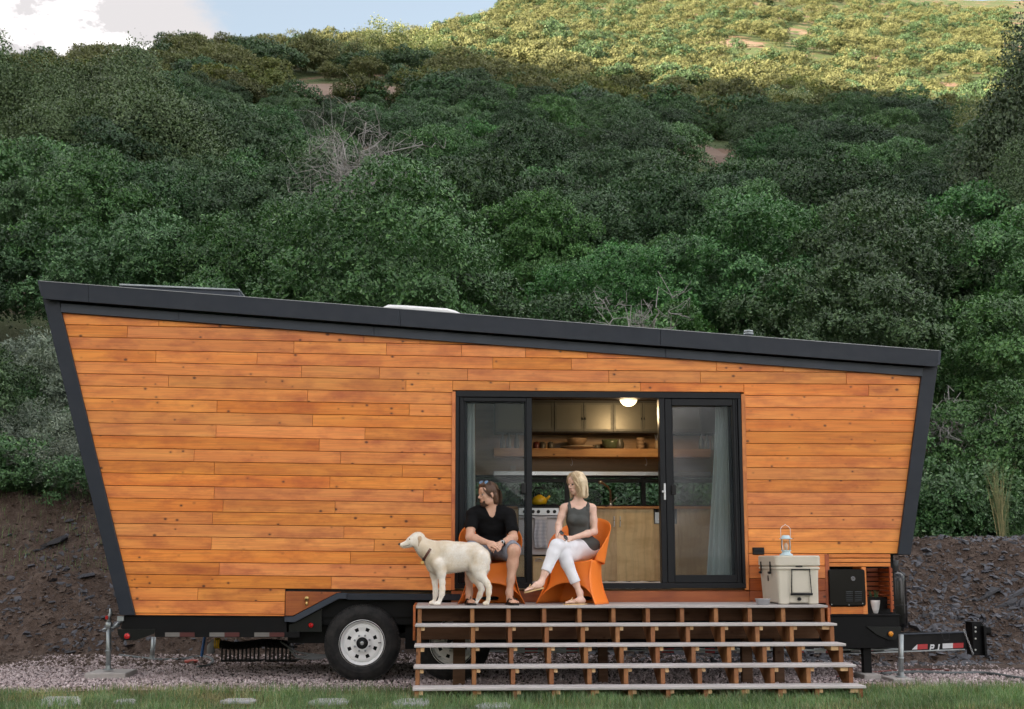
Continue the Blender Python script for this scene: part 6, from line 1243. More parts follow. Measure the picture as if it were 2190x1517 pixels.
tag(m.build('utensils', m_steel), 'utensils sticking out of the pale jar on the shelf', 'utensils')
for px, mt, t in ((1147, M_simple('dark_red_glaze', (0.13, 0.03, 0.02), 0.4), 'dark red canister at the left end of the open shelf'), (1160, m_dkclay, 'dark canister beside the red one on the shelf'), (1178, m_dkclay, 'squat dark canister left of the platter')): pot('canister', px, [(0.035, 0), (0.04, 0.01), (0.042, 0.08), (0.03, 0.09), (0.012, 0.10), (0.0, 0.101)], mt, t, 'canister')
for i, px in enumerate((1075, 1088, 1105, 1500, 1512, 1526)): pot('glass_bottle', px, [(0.03, 0), (0.034, 0.01), (0.034, 0.12), (0.014, 0.16), (0.013, 0.20), (0.0, 0.201)], M_simple('bottle_glass', (0.10, 0.12, 0.11), 0.15) if i == 0 else bpy.data.materials['bottle_glass'], 'slim bottle on the shelf behind the %s insect screen, %s of three' % (('left', 'right')[i // 3], ('leftmost', 'middle', 'rightmost')[i % 3]), 'bottle')['group'] = 'bottles behind the insect screens'
for px in (1222, 1381):
    q = P(px, 978, 2.2); m = MB(); m.tube([q, q + A([0, 0, -0.02]), q + A([0.012, 0, -0.05]), q + A([0.012, 0, -0.09]), q + A([0, 0, -0.11]), q + A([-0.010, 0, -0.09])], 0.003, 5); tag(m.build('hook', m_whiteplastic), 'white utensil hook under the shelf %s' % ('above the woman' if px < 1300 else 'left of the right door panel'), 'hook')
o = obj('wall_note', *bxp(1092, 1010, 1103, 996, YB - 0.03, 0.01, 0.001), m_plate)
tag(o, 'small pinned note on the wall behind the left insect screen', 'note')
m_rug = M_simple('white_rug', (0.78, 0.77, 0.76), 0.95, vary=0.06, scale=20, bmp=0.8, bscale=60)
n = 40; xs_ = np.linspace(PX(1140, 1250, 0.4), PX(1425, 1250, 0.4), n); V = []; r_ = np.random.default_rng(4)
for y, z in ((0.16, 0.987), (0.17, 1.035), (0.6, 1.05), (1.45, 1.045), (1.5, 0.987)): V += [(x, y + r_.normal() * 0.006, z + (r_.normal() * 0.008 if z > 1 else 0)) for x in xs_]
F = [(j * n + i, j * n + i + 1, (j + 1) * n + i + 1, (j + 1) * n + i) for j in range(4) for i in range(n - 1)] + [(0, n, 2 * n, 3 * n, 4 * n), (n - 1, 5 * n - 1, 4 * n - 1, 3 * n - 1, 2 * n - 1)]
o = obj('rug', V, F, m_rug, None, False); tag(o, 'fluffy white rug just inside the open door', 'rug')
def curtain(pxl_t, pxr_t, pxl_b, pxr_b, Y, folds, label, mat):
    nx, nz = folds * 8 + 1, 26; V = []; zt, zb = PZ(1300, 862, Y), 1.03
    for j in range(nz):
        v = j / (nz - 1); a = P(pxl_t + (pxl_b - pxl_t) * v ** 1.3, 1050, Y)[0]; b = P(pxr_t + (pxr_b - pxr_t) * v, 1050, Y)[0]
        for i in range(nx): u = i / (nx - 1); V.append((a + (b - a) * u, Y + 0.028 * math.sin(u * folds * 6.283 + 0.8 * math.sin(v * 3)) * (0.6 + 0.5 * v), zt + (zb - zt) * v))
    k = len(V); V = V + [(x, y + 0.003, z) for x, y, z in V]; F = []
    for j in range(nz - 1):
        for i in range(nx - 1): q = j * nx + i; F += [(q, q + nx, q + nx + 1, q + 1), (k + q, k + q + 1, k + q + nx + 1, k + q + nx)]
    F += [(i, i + 1, k + i + 1, k + i) for i in range(nx - 1)] + [((nz - 1) * nx + i + 1, (nz - 1) * nx + i, k + (nz - 1) * nx + i, k + (nz - 1) * nx + i + 1) for i in range(nx - 1)] + [((j + 1) * nx, j * nx, k + j * nx, k + (j + 1) * nx) for j in range(nz - 1)] + [(j * nx + nx - 1, (j + 1) * nx + nx - 1, k + (j + 1) * nx + nx - 1, k + j * nx + nx - 1) for j in range(nz - 1)]
    return tag(obj('curtain', V, F, mat, None, True), label, 'curtain')
m_curt = M_simple('grey_curtain', (0.78, 0.86, 0.85), 0.9, vary=0.06)
curtain(1535, 1562, 1505, 1572, 0.22, 5, 'grey-green floor-length curtain behind the right door panel', m_curt); curtain(983, 1014, 983, 1020, 0.22, 3, 'grey-green curtain at the left edge of the left door panel', m_curt)
# ------------------------------------------------------------------ solid modelling for bodies: blended tapered limbs meshed as one skin
def sdf_mesh(prims, voxel=0.006, pad=0.03):
    lo = A([1e9] * 3); hi = -lo
    for p in prims:
        if p['op'] != 'add': continue
        for q in p['pts']: lo = np.minimum(lo, q[0] - q[1] - pad); hi = np.maximum(hi, q[0] + q[1] + pad)
    n = np.ceil((hi - lo) / voxel).astype(int) + 1; Fd = np.full(n, 0.05, dtype=np.float32)
    for p in prims:
        if p['typ'] == 'plane':
            g = np.meshgrid(*[lo[i] + voxel * np.arange(n[i]) for i in range(3)], indexing='ij'); d = sum((g[i] - p['c'][i]) * p['n'][i] for i in range(3)); Fd = np.maximum(Fd, d); continue
        l2 = A([1e9] * 3); h2 = -l2; k = p['k']
        for q in p['pts']: l2 = np.minimum(l2, q[0] - q[1] - k - 0.02); h2 = np.maximum(h2, q[0] + q[1] + k + 0.02)
        i0 = np.clip(np.floor((l2 - lo) / voxel).astype(int), 0, n - 1); i1 = np.clip(np.ceil((h2 - lo) / voxel).astype(int) + 1, 1, n)
        if (i1 <= i0).any(): continue
        ax = [lo[i] + voxel * np.arange(i0[i], i1[i]) for i in range(3)]; X = np.stack(np.meshgrid(*ax, indexing='ij'), -1)
        if p['typ'] == 'cone':
            a, ra = p['pts'][0]; b, rb = p['pts'][1]; ab = b - a; t = np.clip(((X - a) @ ab) / (ab @ ab + 1e-9), 0, 1); d = np.linalg.norm(X - (a + t[..., None] * ab), axis=-1) - (ra + (rb - ra) * t)
        else:
            q = (X - p['c']) @ p['R']; k0 = np.linalg.norm(q / p['r'], axis=-1); k1 = np.linalg.norm(q / (p['r'] ** 2), axis=-1) + 1e-9; d = k0 * (k0 - 1) / k1
        s = tuple(slice(i0[i], i1[i]) for i in range(3)); f = Fd[s]
        if p['op'] == 'add': h = np.maximum(k - np.abs(f - d), 0) / k; Fd[s] = np.minimum(f, d) - h * h * k * 0.25
        elif p['op'] == 'sub': d = -d; h = np.maximum(k - np.abs(f - d), 0) / k; Fd[s] = np.maximum(f, d) + h * h * k * 0.25
    Fd[0], Fd[-1], Fd[:, 0], Fd[:, -1], Fd[:, :, 0], Fd[:, :, -1] = [0.05] * 6
    S = Fd < 0; m = n - 1; cs = np.zeros(m, dtype=np.int8)
    for dx in (0, 1):
        for dy in (0, 1):
            for dz in (0, 1): cs += S[dx:dx + m[0], dy:dy + m[1], dz:dz + m[2]]
    act = np.argwhere((cs > 0) & (cs < 8)); idx = np.full(m, -1, dtype=np.int64); idx[tuple(act.T)] = np.arange(len(act)); acc = np.zeros((len(act), 3)); cnt = np.zeros(len(act))
    for ax in range(3):
        for o1 in (0, 1):
            for o2 in (0, 1):
                off = [0, 0, 0]; oth = [i for i in range(3) if i != ax]; off[oth[0]] = o1; off[oth[1]] = o2; e = list(off); e[ax] = 1; A0 = act + off; A1 = act + e
                f0 = Fd[tuple(A0.T)]; f1 = Fd[tuple(A1.T)]; c = (f0 < 0) != (f1 < 0); t = np.where(c, f0 / (f0 - f1 + 1e-12), 0); pos = np.repeat(A([off]), len(act), 0); pos[:, ax] = t; acc[c] += pos[c]; cnt[c] += 1
    V = lo + (act + acc / cnt[:, None]) * voxel; F = []
    for ax in range(3):
        u, v = [(1, 2), (2, 0), (0, 1)][ax]; s0 = [slice(None)] * 3; s1 = [slice(None)] * 3; s0[ax] = slice(0, -1); s1[ax] = slice(1, None); ch = S[tuple(s0)] != S[tuple(s1)]; E = np.argwhere(ch); E = E[(E[:, u] > 0) & (E[:, v] > 0) & (E[:, u] < m[u]) & (E[:, v] < m[v])]
        du = np.zeros(3, int); dv = np.zeros(3, int); du[u] = 1; dv[v] = 1; q = np.stack([idx[tuple((E - du - dv).T)], idx[tuple((E - dv).T)], idx[tuple(E.T)], idx[tuple((E - du).T)]], 1); ins = S[tuple(E.T)]; q[~ins] = q[~ins][:, ::-1]; F.append(q)
    F = np.concatenate(F); F = F[(F >= 0).all(1)]; return V, F
def relax(V, F, it=2, lam=0.5):
    n = len(V); e = np.concatenate([F[:, [i, (i + 1) % 4]] for i in range(4)])
    for _ in range(it):
        s = np.zeros((n, 3)); c = np.zeros(n)
        for i in range(3): s[:, i] = np.bincount(e[:, 0], V[e[:, 1], i], n) + np.bincount(e[:, 1], V[e[:, 0], i], n)
        c = np.bincount(e[:, 0], minlength=n) + np.bincount(e[:, 1], minlength=n); V = V + lam * (s / c[:, None] - V)
    return V
def vnormals(V, F):
    fn = np.cross(V[F[:, 2]] - V[F[:, 0]], V[F[:, 3]] - V[F[:, 1]]); N = np.zeros_like(V)
    for i in range(4):
        for a in range(3): N[:, a] += np.bincount(F[:, i], fn[:, a], len(V))
    return N / (np.linalg.norm(N, axis=1, keepdims=True) + 1e-12)
def cone(a, ra, b, rb, k=0.02, op='add'): return dict(typ='cone', op=op, k=k, pts=[(A(a), ra), (A(b), rb)])
def ell(c, r, k=0.02, R=None, op='add'): return dict(typ='ell', op=op, k=k, c=A(c), r=A(r), R=np.eye(3) if R is None else R, pts=[(A(c), float(max(r)))])
def cut(c, n): n = A(n); return dict(typ='plane', op='cut', c=A(c), n=n / np.linalg.norm(n), pts=[])
def chain(pts, k=0.02): return [cone(pts[i][0], pts[i][1], pts[i + 1][0], pts[i + 1][1], k) for i in range(len(pts) - 1)]
def inflate(prims, d):
    o = []
    for p in prims:
        q = dict(p)
        if p['typ'] == 'cone': q['pts'] = [(a, r + d) for a, r in p['pts']]
        elif p['typ'] == 'ell': q['r'] = p['r'] + d; q['pts'] = [(p['c'], float(max(q['r'])))]
        o.append(q)
    return o
def frame(fwd, up=(0, 0, 1), roll=0.0):
    f = A(fwd); f /= np.linalg.norm(f); l = np.cross(up, f); l /= np.linalg.norm(l); u = np.cross(f, l); c, s = math.cos(roll), math.sin(roll); l, u = l * c + u * s, u * c - l * s; return np.stack([f, l, u], 1)   # columns: forward, left, up
def J(cx, cy, Y): return P(840 + cx / 4.38, 980 + cy / 4.38, Y)
def M_skin(name, c1, c2):
    m, nt, out = mat_new(name); p = objpos(nt); c = mixc(nt, mrange(nt, noise(nt, p, 14, 4, 0.6), 0.35, 0.7), c1, c2)
    principled(nt, out, c, 0.48, 0, bump(nt, noise(nt, p, 260, 2), 0.06, 0.002), 0.35, Subsurface_Weight=0.08, Subsurface_Radius=(0.02, 0.008, 0.004)); return m
m_skinm = M_skin('skin_tanned', (0.64, 0.39, 0.28), (0.53, 0.29, 0.20)); m_skinw = M_skin('skin_fair', (0.78, 0.53, 0.43), (0.70, 0.43, 0.33))
def M_cloth(name, col, rough=0.9, vary=0.1, weave=500.0): return M_simple(name, col, rough, vary=vary, scale=12, bmp=0.12, bscale=weave, spec=0.15)
m_blackt = M_cloth('black_jersey', (0.006, 0.006, 0.007)); m_shorts = M_cloth('grey_cotton', (0.23, 0.24, 0.28)); m_tank = M_cloth('charcoal_jersey', (0.085, 0.088, 0.085)); m_jeans = M_cloth('white_denim', (0.80, 0.80, 0.85))
def M_hair(name, c1, c2, c3):
    m, nt, out = mat_new(name); r = nt.nodes.new('ShaderNodeNewGeometry').outputs['Random Per Island']; p = objpos(nt); n = noise(nt, mapping(nt, p, (160, 160, 22)), 1.0, 4)
    c = mixc(nt, mrange(nt, n, 0.35, 0.68), c1, c2); c = mixc(nt, mrange(nt, r, 0.6, 1.0), c, c3); principled(nt, out, c, 0.45, 0, bump(nt, n, 0.7, 0.003), 0.4); return m
m_hairm = M_hair('brown_hair', (0.055, 0.026, 0.014), (0.115, 0.058, 0.032), (0.15, 0.08, 0.045)); m_hairw = M_hair('blonde_hair', (0.50, 0.34, 0.19), (0.74, 0.57, 0.37), (0.85, 0.72, 0.52)); m_beard = M_hair('beard_hair', (0.040, 0.019, 0.012), (0.085, 0.040, 0.026), (0.10, 0.055, 0.04))
m_eyew = M_simple('eye_white', (0.34, 0.30, 0.28), 0.35); m_iris = M_simple('iris', (0.03, 0.035, 0.04), 0.15); m_lip = M_simple('lips', (0.52, 0.20, 0.17), 0.4); m_lipm = M_simple('lips_man', (0.36, 0.16, 0.12), 0.5); m_teeth = M_simple('teeth', (0.8, 0.78, 0.74), 0.3)

def head(c, R, s, nose=1.0, jaw=1.0):
    L = lambda x, y, z: c + R @ (A([x, y, z]) * s); k = 0.016 * s; P_ = []
    E = lambda p, r, kk=k, op='add': P_.append(ell(L(*p), A(r) * s, kk, R, op))
    C = lambda a, ra, b, rb, kk=k: P_.append(cone(L(*a), ra * s, L(*b), rb * s, kk))
    E((-0.012, 0, 0.035), (0.098, 0.077, 0.092)); E((0.028, 0, -0.045), (0.062, 0.056 * jaw, 0.072), 0.03 * s); E((0.066, 0, -0.098), (0.024, 0.026 * jaw, 0.020), 0.02 * s)
    for y in (-1, 1): E((0.050, 0.040 * y, -0.018), (0.032, 0.026, 0.026), 0.02 * s); E((0.030, 0.047 * y * jaw, -0.07), (0.03, 0.018, 0.028), 0.025 * s)
    C((0.078, -0.036, 0.026), 0.013, (0.078, 0.036, 0.026), 0.013, 0.014 * s); E((0.060, 0, 0.055), (0.034, 0.05, 0.036), 0.02 * s)
    for y in (-1, 1): E((0.099, 0.031 * y, 0.006), (0.017, 0.017, 0.010), 0.010 * s, 'sub')
    C((0.086, 0, 0.016), 0.008, (0.108 + 0.004 * nose, 0, -0.020), 0.0105, 0.008 * s)
    for y in (-1, 1): E((0.099, 0.010 * y, -0.027), (0.011, 0.008, 0.008), 0.006 * s)
    C((0.086, -0.020, -0.055), 0.0085, (0.086, 0.020, -0.055), 0.0085, 0.008 * s); C((0.084, -0.015, -0.068), 0.0085, (0.084, 0.015, -0.068), 0.0085, 0.008 * s)
    for y in (-1, 1): E((-0.008, 0.078 * y, -0.008), (0.016, 0.008, 0.030), 0.005 * s)
    return P_, L
def hand(w, fdir, pn, s=1.0, curl=0.8, side=1, spread=0.10, thumb=0.6):
    """palm and five bent fingers; w wrist, fdir direction of the fingers, pn normal of the back of the hand"""
    f = A(fdir) / np.linalg.norm(fdir); n = A(pn) - f * np.dot(pn, f); n /= np.linalg.norm(n); t = np.cross(f, n) * side; pr_ = []
    Rm = np.stack([f, t, n], 1); pr_.append(ell(w + f * 0.045 * s, A([0.048, 0.040, 0.016]) * s, 0.012, Rm)); pr_.append(cone(w, 0.024 * s, w + f * 0.03 * s, 0.024 * s, 0.015))
    for i, (o, L, r) in enumerate(((0.029, 0.072, 0.0090), (0.010, 0.080, 0.0092), (-0.009, 0.075, 0.0088), (-0.027, 0.060, 0.0078))):
        d = f + t * spread * (o / 0.03); d /= np.linalg.norm(d); p0 = w + (f * 0.078 + t * o) * s; seg = [0.45, 0.32, 0.23]; a = 0.25 * curl; p = p0; rr = r * s
        for q in range(3):
            dd = d * math.cos(a) - n * math.sin(a); p1 = p + dd * L * seg[q] * s; pr_.append(cone(p, rr, p1, rr * 0.92, 0.004)); p = p1; rr *= 0.9; a += 0.65 * curl
    p0 = w + (f * 0.022 + t * 0.030) * s; p1 = p0 + (f * 0.030 + t * 0.024 - n * 0.012 * thumb) * s; p2 = p1 + (f * 0.030 + t * 0.002 - n * 0.016 * thumb) * s
    pr_ += [cone(p0, 0.013 * s, p1, 0.0105 * s, 0.008), cone(p1, 0.0105 * s, p2, 0.0085 * s, 0.004)]; return pr_
def foot(ank, heel, toe, s=1.0, nrm=(0, 0, 1), side=1):
    f = toe - heel; Lf = np.linalg.norm(f); f = f / Lf; n = A(nrm); n = n - f * np.dot(n, f); n /= np.linalg.norm(n); t = np.cross(n, f) * side; pr_ = []
    h = heel + f * 0.03 * s + n * 0.028 * s; b = heel + f * Lf * 0.70 + n * 0.020 * s
    pr_ += [cone(h, 0.030 * s, heel + f * Lf * 0.35 + n * 0.034 * s, 0.027 * s, 0.02), cone(heel + f * Lf * 0.35 + n * 0.034 * s, 0.027 * s, b, 0.020 * s, 0.02), ell(b, A([0.045, 0.042, 0.018]) * s, 0.02, np.stack([f, t, n], 1)), cone(ank, 0.034 * s, heel + f * 0.06 * s + n * 0.045 * s, 0.030 * s, 0.03)]
    for i, (o, l, r) in enumerate(((0.026, 1.0, 0.0125), (0.009, 0.985, 0.0090), (-0.006, 0.955, 0.0085), (-0.020, 0.92, 0.0080), (-0.033, 0.87, 0.0075))): pr_.append(cone(b + t * o * s + f * 0.015, r * s, heel + f * Lf * l + t * o * 1.05 * s + n * (r * s + 0.002), r * s * 0.95, 0.004))
    return pr_, (f, t, n, Lf)
def skin(name, prims, mat, parent, voxel=0.006, it=2, wr=0.0, ws=(18, 18, 18), seed=3):
    V, F = sdf_mesh(prims, voxel); V = relax(V, F, it)
    if wr > 0: N = vnormals(V, F); V = V + N * (fbm(V[:, 0] * ws[0], V[:, 1] * ws[1], V[:, 2] * ws[2], oct=3, seed=seed) * wr)[:, None]
    return obj(name, V, F, mat, parent, True, origin=W[parent.name])
def eyes(L, R, s, c, parent, matI):
    for y in (-1, 1):
        e = L(0.0755, 0.031 * y, 0.006); m = MB(); V, F = lathe([(0.0001, -0.0128 * s)] + [(0.0128 * s * math.sin(a), -0.0128 * s * math.cos(a)) for a in np.linspace(0.2, math.pi - 0.1, 9)], (0, 0, 0), 12, 'x', True, True); m.add(V @ R.T + e, F); o = m.build('eye', m_eyew, parent, True)
        V, F = lathe([(0.0086 * s, 0.0098 * s), (0.0045 * s, 0.0128 * s)], (0, 0, 0), 12, 'x', False, True); m = MB(); m.add(V @ R.T + e, F); m.build('iris', matI, o)
def strands(root_fn, n, parent, mat, name, r, seed, seg=6):
    r_ = np.random.default_rng(seed); mb = MB()
    for _ in range(n):
        pts = root_fn(r_, seg); mb.tube(pts, np.linspace(r, r * 0.35, len(pts)), 3, caps=False)
    return mb.build(name, mat, parent, True, origin=W[parent.name])
def sole(fr, heel, s, mat, parent, strap_mat, th=0.014, name='sandal', w=0.046, wide=0.009):
    f, t, n, Lf = fr; pts = []
    for u, ww in ((-0.04, 0.5), (0.0, 0.75), (0.15, 0.82), (0.4, 0.78), (0.65, 1.02), (0.85, 1.0), (0.98, 0.75), (1.04, 0.4)): pts.append((u, ww))
    ring = [heel + f * Lf * u + t * w * s * ww for u, ww in pts] + [heel + f * Lf * u - t * w * s * ww for u, ww in pts[::-1]]; k = len(ring); V = [p - n * 0.0 for p in ring] + [p - n * th for p in ring]
    o = obj(name, V, [tuple(range(k))[::-1], tuple(range(k, 2 * k))] + [(i, (i + 1) % k, (i + 1) % k + k, i + k) for i in range(k)], mat, parent)
    a = heel + f * Lf * 0.80 + t * 0.016 * s; top = heel + f * Lf * 0.62 + n * 0.062 * s; m = MB(); m.tube([a + n * 0.004, a + n * 0.028 - f * 0.004, top + n * 0.001], 0.004 * s + 0.001, 6)
    for q in (1, -1): m.tube([a + n * 0.028 - f * 0.004, heel + f * Lf * 0.62 + t * 0.035 * q * s + n * 0.045 * s, heel + f * Lf * 0.45 + t * 0.046 * q * s + n * 0.004], wide, 6, flat=0.35)
    m.build('strap', strap_mat, o, True); return o
def glasses(c, R, s, label, lens_mat, frame_mat, fold=False):
    g = thing('sunglasses', label, 'sunglasses', c); L = lambda x, y, z: c + R @ (A([x, y, z]) * s)
    for y in (-1, 1):
        ring = [L(0.004 * abs(math.cos(a)), 0.033 * y + 0.026 * math.cos(a), 0.020 * math.sin(a)) for a in np.linspace(0, 6.283, 17)[:-1]]; m = MB(); m.tube(ring, 0.0028 * s, 5, closed=True); m.build('frame', frame_mat, g, True)
        cc = L(0.005, 0.033 * y, 0); V = ring + [p + R @ A([0.0015, 0, 0]) for p in ring] + [cc + R @ A([0.004, 0, 0])]; k = len(ring); obj('lens', V, [tuple(range(k))] + [(k + i, k + (i + 1) % k, 2 * k) for i in range(k)], lens_mat, g, True)
    m = MB(); m.tube([L(0.004, -0.008, 0.006), L(0.008, 0, 0.009), L(0.004, 0.008, 0.006)], 0.0022 * s, 5); m.build('bridge', frame_mat, g, True)
    for y in (-1, 1): m = MB(); m.tube([L(0, 0.058 * y, 0.006), L(-0.06, 0.066 * y, 0.004), L(-0.115, 0.062 * y, -0.006), L(-0.14, 0.06 * y, -0.03)] if not fold else [L(0, 0.058 * y, 0.006), L(-0.05, 0.052 * y, 0.004), L(-0.10, 0.03 * y, -0.01), L(-0.12, 0.02 * y, -0.02)], 0.0026 * s, 5); m.build('temple', frame_mat, g, True)
    return g
m_lens = M_simple('blue_mirror_lens', (0.16, 0.30, 0.48), 0.12, 0.3); m_lensd = M_simple('dark_lens', (0.012, 0.010, 0.010), 0.08, 0.0); m_tort = M_simple('tortoise_frame', (0.035, 0.016, 0.009), 0.25)

# ------------------------------------------------------------------ the two orange chairs
m_orange = M_simple('orange_polypropylene', (1.0, 0.245, 0.035), 0.42, vary=0.04, scale=3, spec=0.35)
def flux_chair(c, rot, label, s=1.0):
    ch = thing('folding_shell_chair', label, 'chair', c, 'orange shell chairs on the deck'); ca, sa = math.cos(rot), math.sin(rot)
    def T(p): p = A(p) * s; return A([p[..., 0] * ca - (-p[..., 1]) * sa, p[..., 0] * sa + (-p[..., 1]) * ca, p[..., 2]]).T if p.ndim == 1 else np.stack([p[..., 0] * ca + p[..., 1] * sa, p[..., 0] * sa - p[..., 1] * ca, p[..., 2]], -1)
    def sheet(name, fn, nu, nv, th=0.005):
        u = np.linspace(-1, 1, nu); v = np.linspace(0, 1, nv); U, Vv = np.meshgrid(u, v); Pp = fn(U, Vv); V = T(Pp).reshape(-1, 3) + A(c)
        i = np.arange(nv - 1)[:, None] * nu + np.arange(nu - 1)[None]; F = np.stack([i, i + 1, i + nu + 1, i + nu], -1).reshape(-1, 4); o = obj(name, V, F, m_orange, ch, True); md = o.modifiers.new('thickness', 'SOLIDIFY'); md.thickness = th; md.offset = 0; return o
    def front(U, v):                              # seat edge down to the arch
        x = U * (0.270 + 0.085 * v ** 1.6 - 0.055 * np.sin(v * math.pi)); zt = 0.455 - 0.035 * (1 - U ** 2); zb = 0.215 * (1 - np.abs(U) ** 2.2) ** 0.8
        z = zt + (zb - zt) * v; drop = 1 - z / 0.455; y = 0.235 + 0.035 * drop ** 2 - 0.05 * np.sin(drop * math.pi) - 0.05 * U ** 2 * (1 - v); return np.stack([x, y, z], -1)
    def seat(U, v): x = U * (0.270 - 0.11 * v ** 2); y = 0.235 - 0.05 * U ** 2 - v * 0.46 + 0.05 * U ** 2 * v; z = 0.455 - 0.035 * (1 - U ** 2) - 0.03 * np.sin(v * math.pi) - 0.03 * v; return np.stack([x, y, z], -1)
    def rear(U, v): x = U * (0.16 + 0.14 * v); z = 0.40 * (1 - v); y = -0.225 + 0.06 * np.sin(v * math.pi) + 0.10 * v - 0.03 * (1 - U ** 2); return np.stack([x, y, z], -1)
    def back(U, v):                               # wraps round the sitter, high behind and low at the arms
        a = U * 2.05; hgt = 0.405 + (0.46 * np.clip(np.cos(U * 1.45), 0, 1) ** 0.85 + 0.03) ; z0 = 0.40 + 0.05 * np.abs(U) ** 3; z = z0 + (hgt - z0) * v; fl = 1 + 0.22 * v * (1 - 0.3 * np.abs(U)); x = np.sin(a) * 0.290 * fl; y = -np.cos(a) * 0.235 * fl - 0.01 - 0.08 * v * np.clip(np.cos(a), 0, 1); return np.stack([x, y, z], -1)
    sheet('front_panel', front, 33, 17); sheet('seat', seat, 21, 13); bp = sheet('rear_panel', rear, 25, 15); sheet('backrest', back, 49, 15)
    for sg in (-1, 1):
        def side(U, v, sg=sg):                    # from the arm down to the front foot and the rear
            w = (U + 1) / 2; z0 = 0.45 - 0.04 * w; x0 = 0.272 - 0.11 * w ** 2; y0 = 0.185 - w * 0.41; x1 = 0.352 - 0.024 * w - 0.03 * w ** 2; y1 = 0.268 - w * 0.40; b = np.sin(v * math.pi); return np.stack([sg * (x0 + (x1 - x0) * v ** 1.5 - 0.035 * b * (1 - 0.6 * w)), y0 + (y1 - y0) * v, z0 * (1 - v) + 0.002], -1)
        sheet('side_panel', side, 13, 15)
    V = T(A([(0.05 * math.cos(a) + (0.045 if math.cos(a) > 0 else -0.045), -0.135 + 0.02 * abs(math.sin(a)) , 0.052 + 0.02 * math.sin(a)) for a in np.linspace(0, 6.283, 21)[:-1]])) + A(c); dfw = T(A([[0, 0.014, 0.0]]))[0]; k = len(V)
    obj('hand_slot', np.concatenate([V, V + dfw]), [tuple(range(k)), tuple(range(k, 2 * k))[::-1]] + [(i + k, (i + 1) % k + k, (i + 1) % k, i) for i in range(k)], m_black, bp)
    V = T(A([(0.045 * math.cos(a), -0.335 - 0.0, 0.80 + 0.012 * math.sin(a)) for a in np.linspace(0, 6.283, 17)[:-1]])) + A(c); k = len(V); dfw = T(A([[0, 0.045, 0.0]]))[0]
    return ch
cm = P(1049, 1288, -0.375); cm[2] = ZD + 0.001; flux_chair(cm, 0.0, 'orange curved plastic chair the man sits on, behind the dog', 0.96)
cw = P(1236, 1290, -0.415); cw[2] = ZD + 0.001; flux_chair(cw, -0.62, 'orange curved plastic chair the woman sits on, beside the kitchen opening', 0.98)

# ------------------------------------------------------------------ the man
mo = thing('person', 'seated bearded man in black v-neck t-shirt and grey shorts, hands clasped', 'person', (cm[0], -0.30, ZD))
sh_l, sh_r = J(748, 528, -0.42), J(1095, 530, -0.42); el_l, el_r = J(722, 742, -0.54), J(1132, 750, -0.54); wr_l, wr_r = J(893, 795, -0.70), J(1015, 800, -0.70)
hp_l, hp_r = J(880, 868, -0.26), J(985, 868, -0.26); kn_l, kn_r = J(718, 862, -0.665), J(1138, 866, -0.70); an_l, an_r = J(716, 1262, -0.68), J(1092, 1262, -0.73)
pel, wai, che, upc = J(932, 840, -0.24), J(925, 745, -0.28), J(918, 620, -0.35), J(920, 535, -0.39); nk = J(922, 470, -0.415); hc = J(893, 345, -0.475)
torso = [ell(pel, (0.17, 0.12, 0.10), 0.05), ell(wai, (0.155, 0.115, 0.12), 0.06), ell(che, (0.165, 0.118, 0.14), 0.06), ell(upc, (0.15, 0.095, 0.085), 0.06), cone(sh_l, 0.055, sh_r, 0.055, 0.05), cone(sh_l * 0.75 + nk * 0.25, 0.05, nk, 0.05, 0.05), cone(sh_r * 0.75 + nk * 0.25, 0.05, nk, 0.05, 0.05)]
armu = chain([(sh_l, 0.055), (sh_l * 0.5 + el_l * 0.5, 0.052), (el_l, 0.043)], 0.02) + chain([(sh_r, 0.055), (sh_r * 0.5 + el_r * 0.5, 0.052), (el_r, 0.043)], 0.02)
fore = chain([(el_l, 0.043), (el_l * 0.72 + wr_l * 0.28, 0.046), (wr_l, 0.027)], 0.02) + chain([(el_r, 0.043), (el_r * 0.72 + wr_r * 0.28, 0.046), (wr_r, 0.027)], 0.02)
thigh = chain([(hp_l, 0.098), (hp_l * 0.4 + kn_l * 0.6, 0.082), (kn_l, 0.062)], 0.03) + chain([(hp_r, 0.098), (hp_r * 0.4 + kn_r * 0.6, 0.082), (kn_r, 0.062)], 0.03)
def shin(kn, an, sx=1.0): m1 = kn * 0.68 + an * 0.32 + A([0.0, 0.022, 0]); return chain([(kn, 0.058), (m1, 0.056), (kn * 0.3 + an * 0.7 + A([0, 0.008, 0]), 0.038), (an, 0.033)], 0.03)
R_ = frame((-0.90, -0.42, -0.10), roll=0.05); hs = 0.97; hd, L = head(hc, R_, hs, 1.3, 1.08)
neck = chain([(nk, 0.062), (L(-0.028, 0, -0.05), 0.058)], 0.03)
toeL, toeR = J(745, 1322, -0.90), J(1150, 1332, -0.955); heL, heR = J(706, 1318, -0.65), J(1082, 1318, -0.70)
for q in (toeL, toeR, heL, heR): q[2] = ZD + 0.016
ftL, frL = foot(an_l, heL, toeL, 1.0, side=-1); ftR, frR = foot(an_r, heR, toeR, 1.0, side=1)
hm = (J(945, 800, -0.70) + J(960, 815, -0.70)) / 2
hands = hand(wr_l, J(985, 822, -0.765) - wr_l, (0.15, -0.85, 0.45), 0.98, 1.15, 1, 0.12, 0.7) + hand(wr_r, J(930, 838, -0.745) - wr_r, (-0.1, -0.8, 0.55), 0.98, 1.25, -1, 0.12, 0.7)
body = torso + armu + fore + thigh + shin(kn_l, an_l) + shin(kn_r, an_r) + neck + ftL + ftR + hands + hd
skin('body', body, m_skinm, mo, 0.0052, 1)
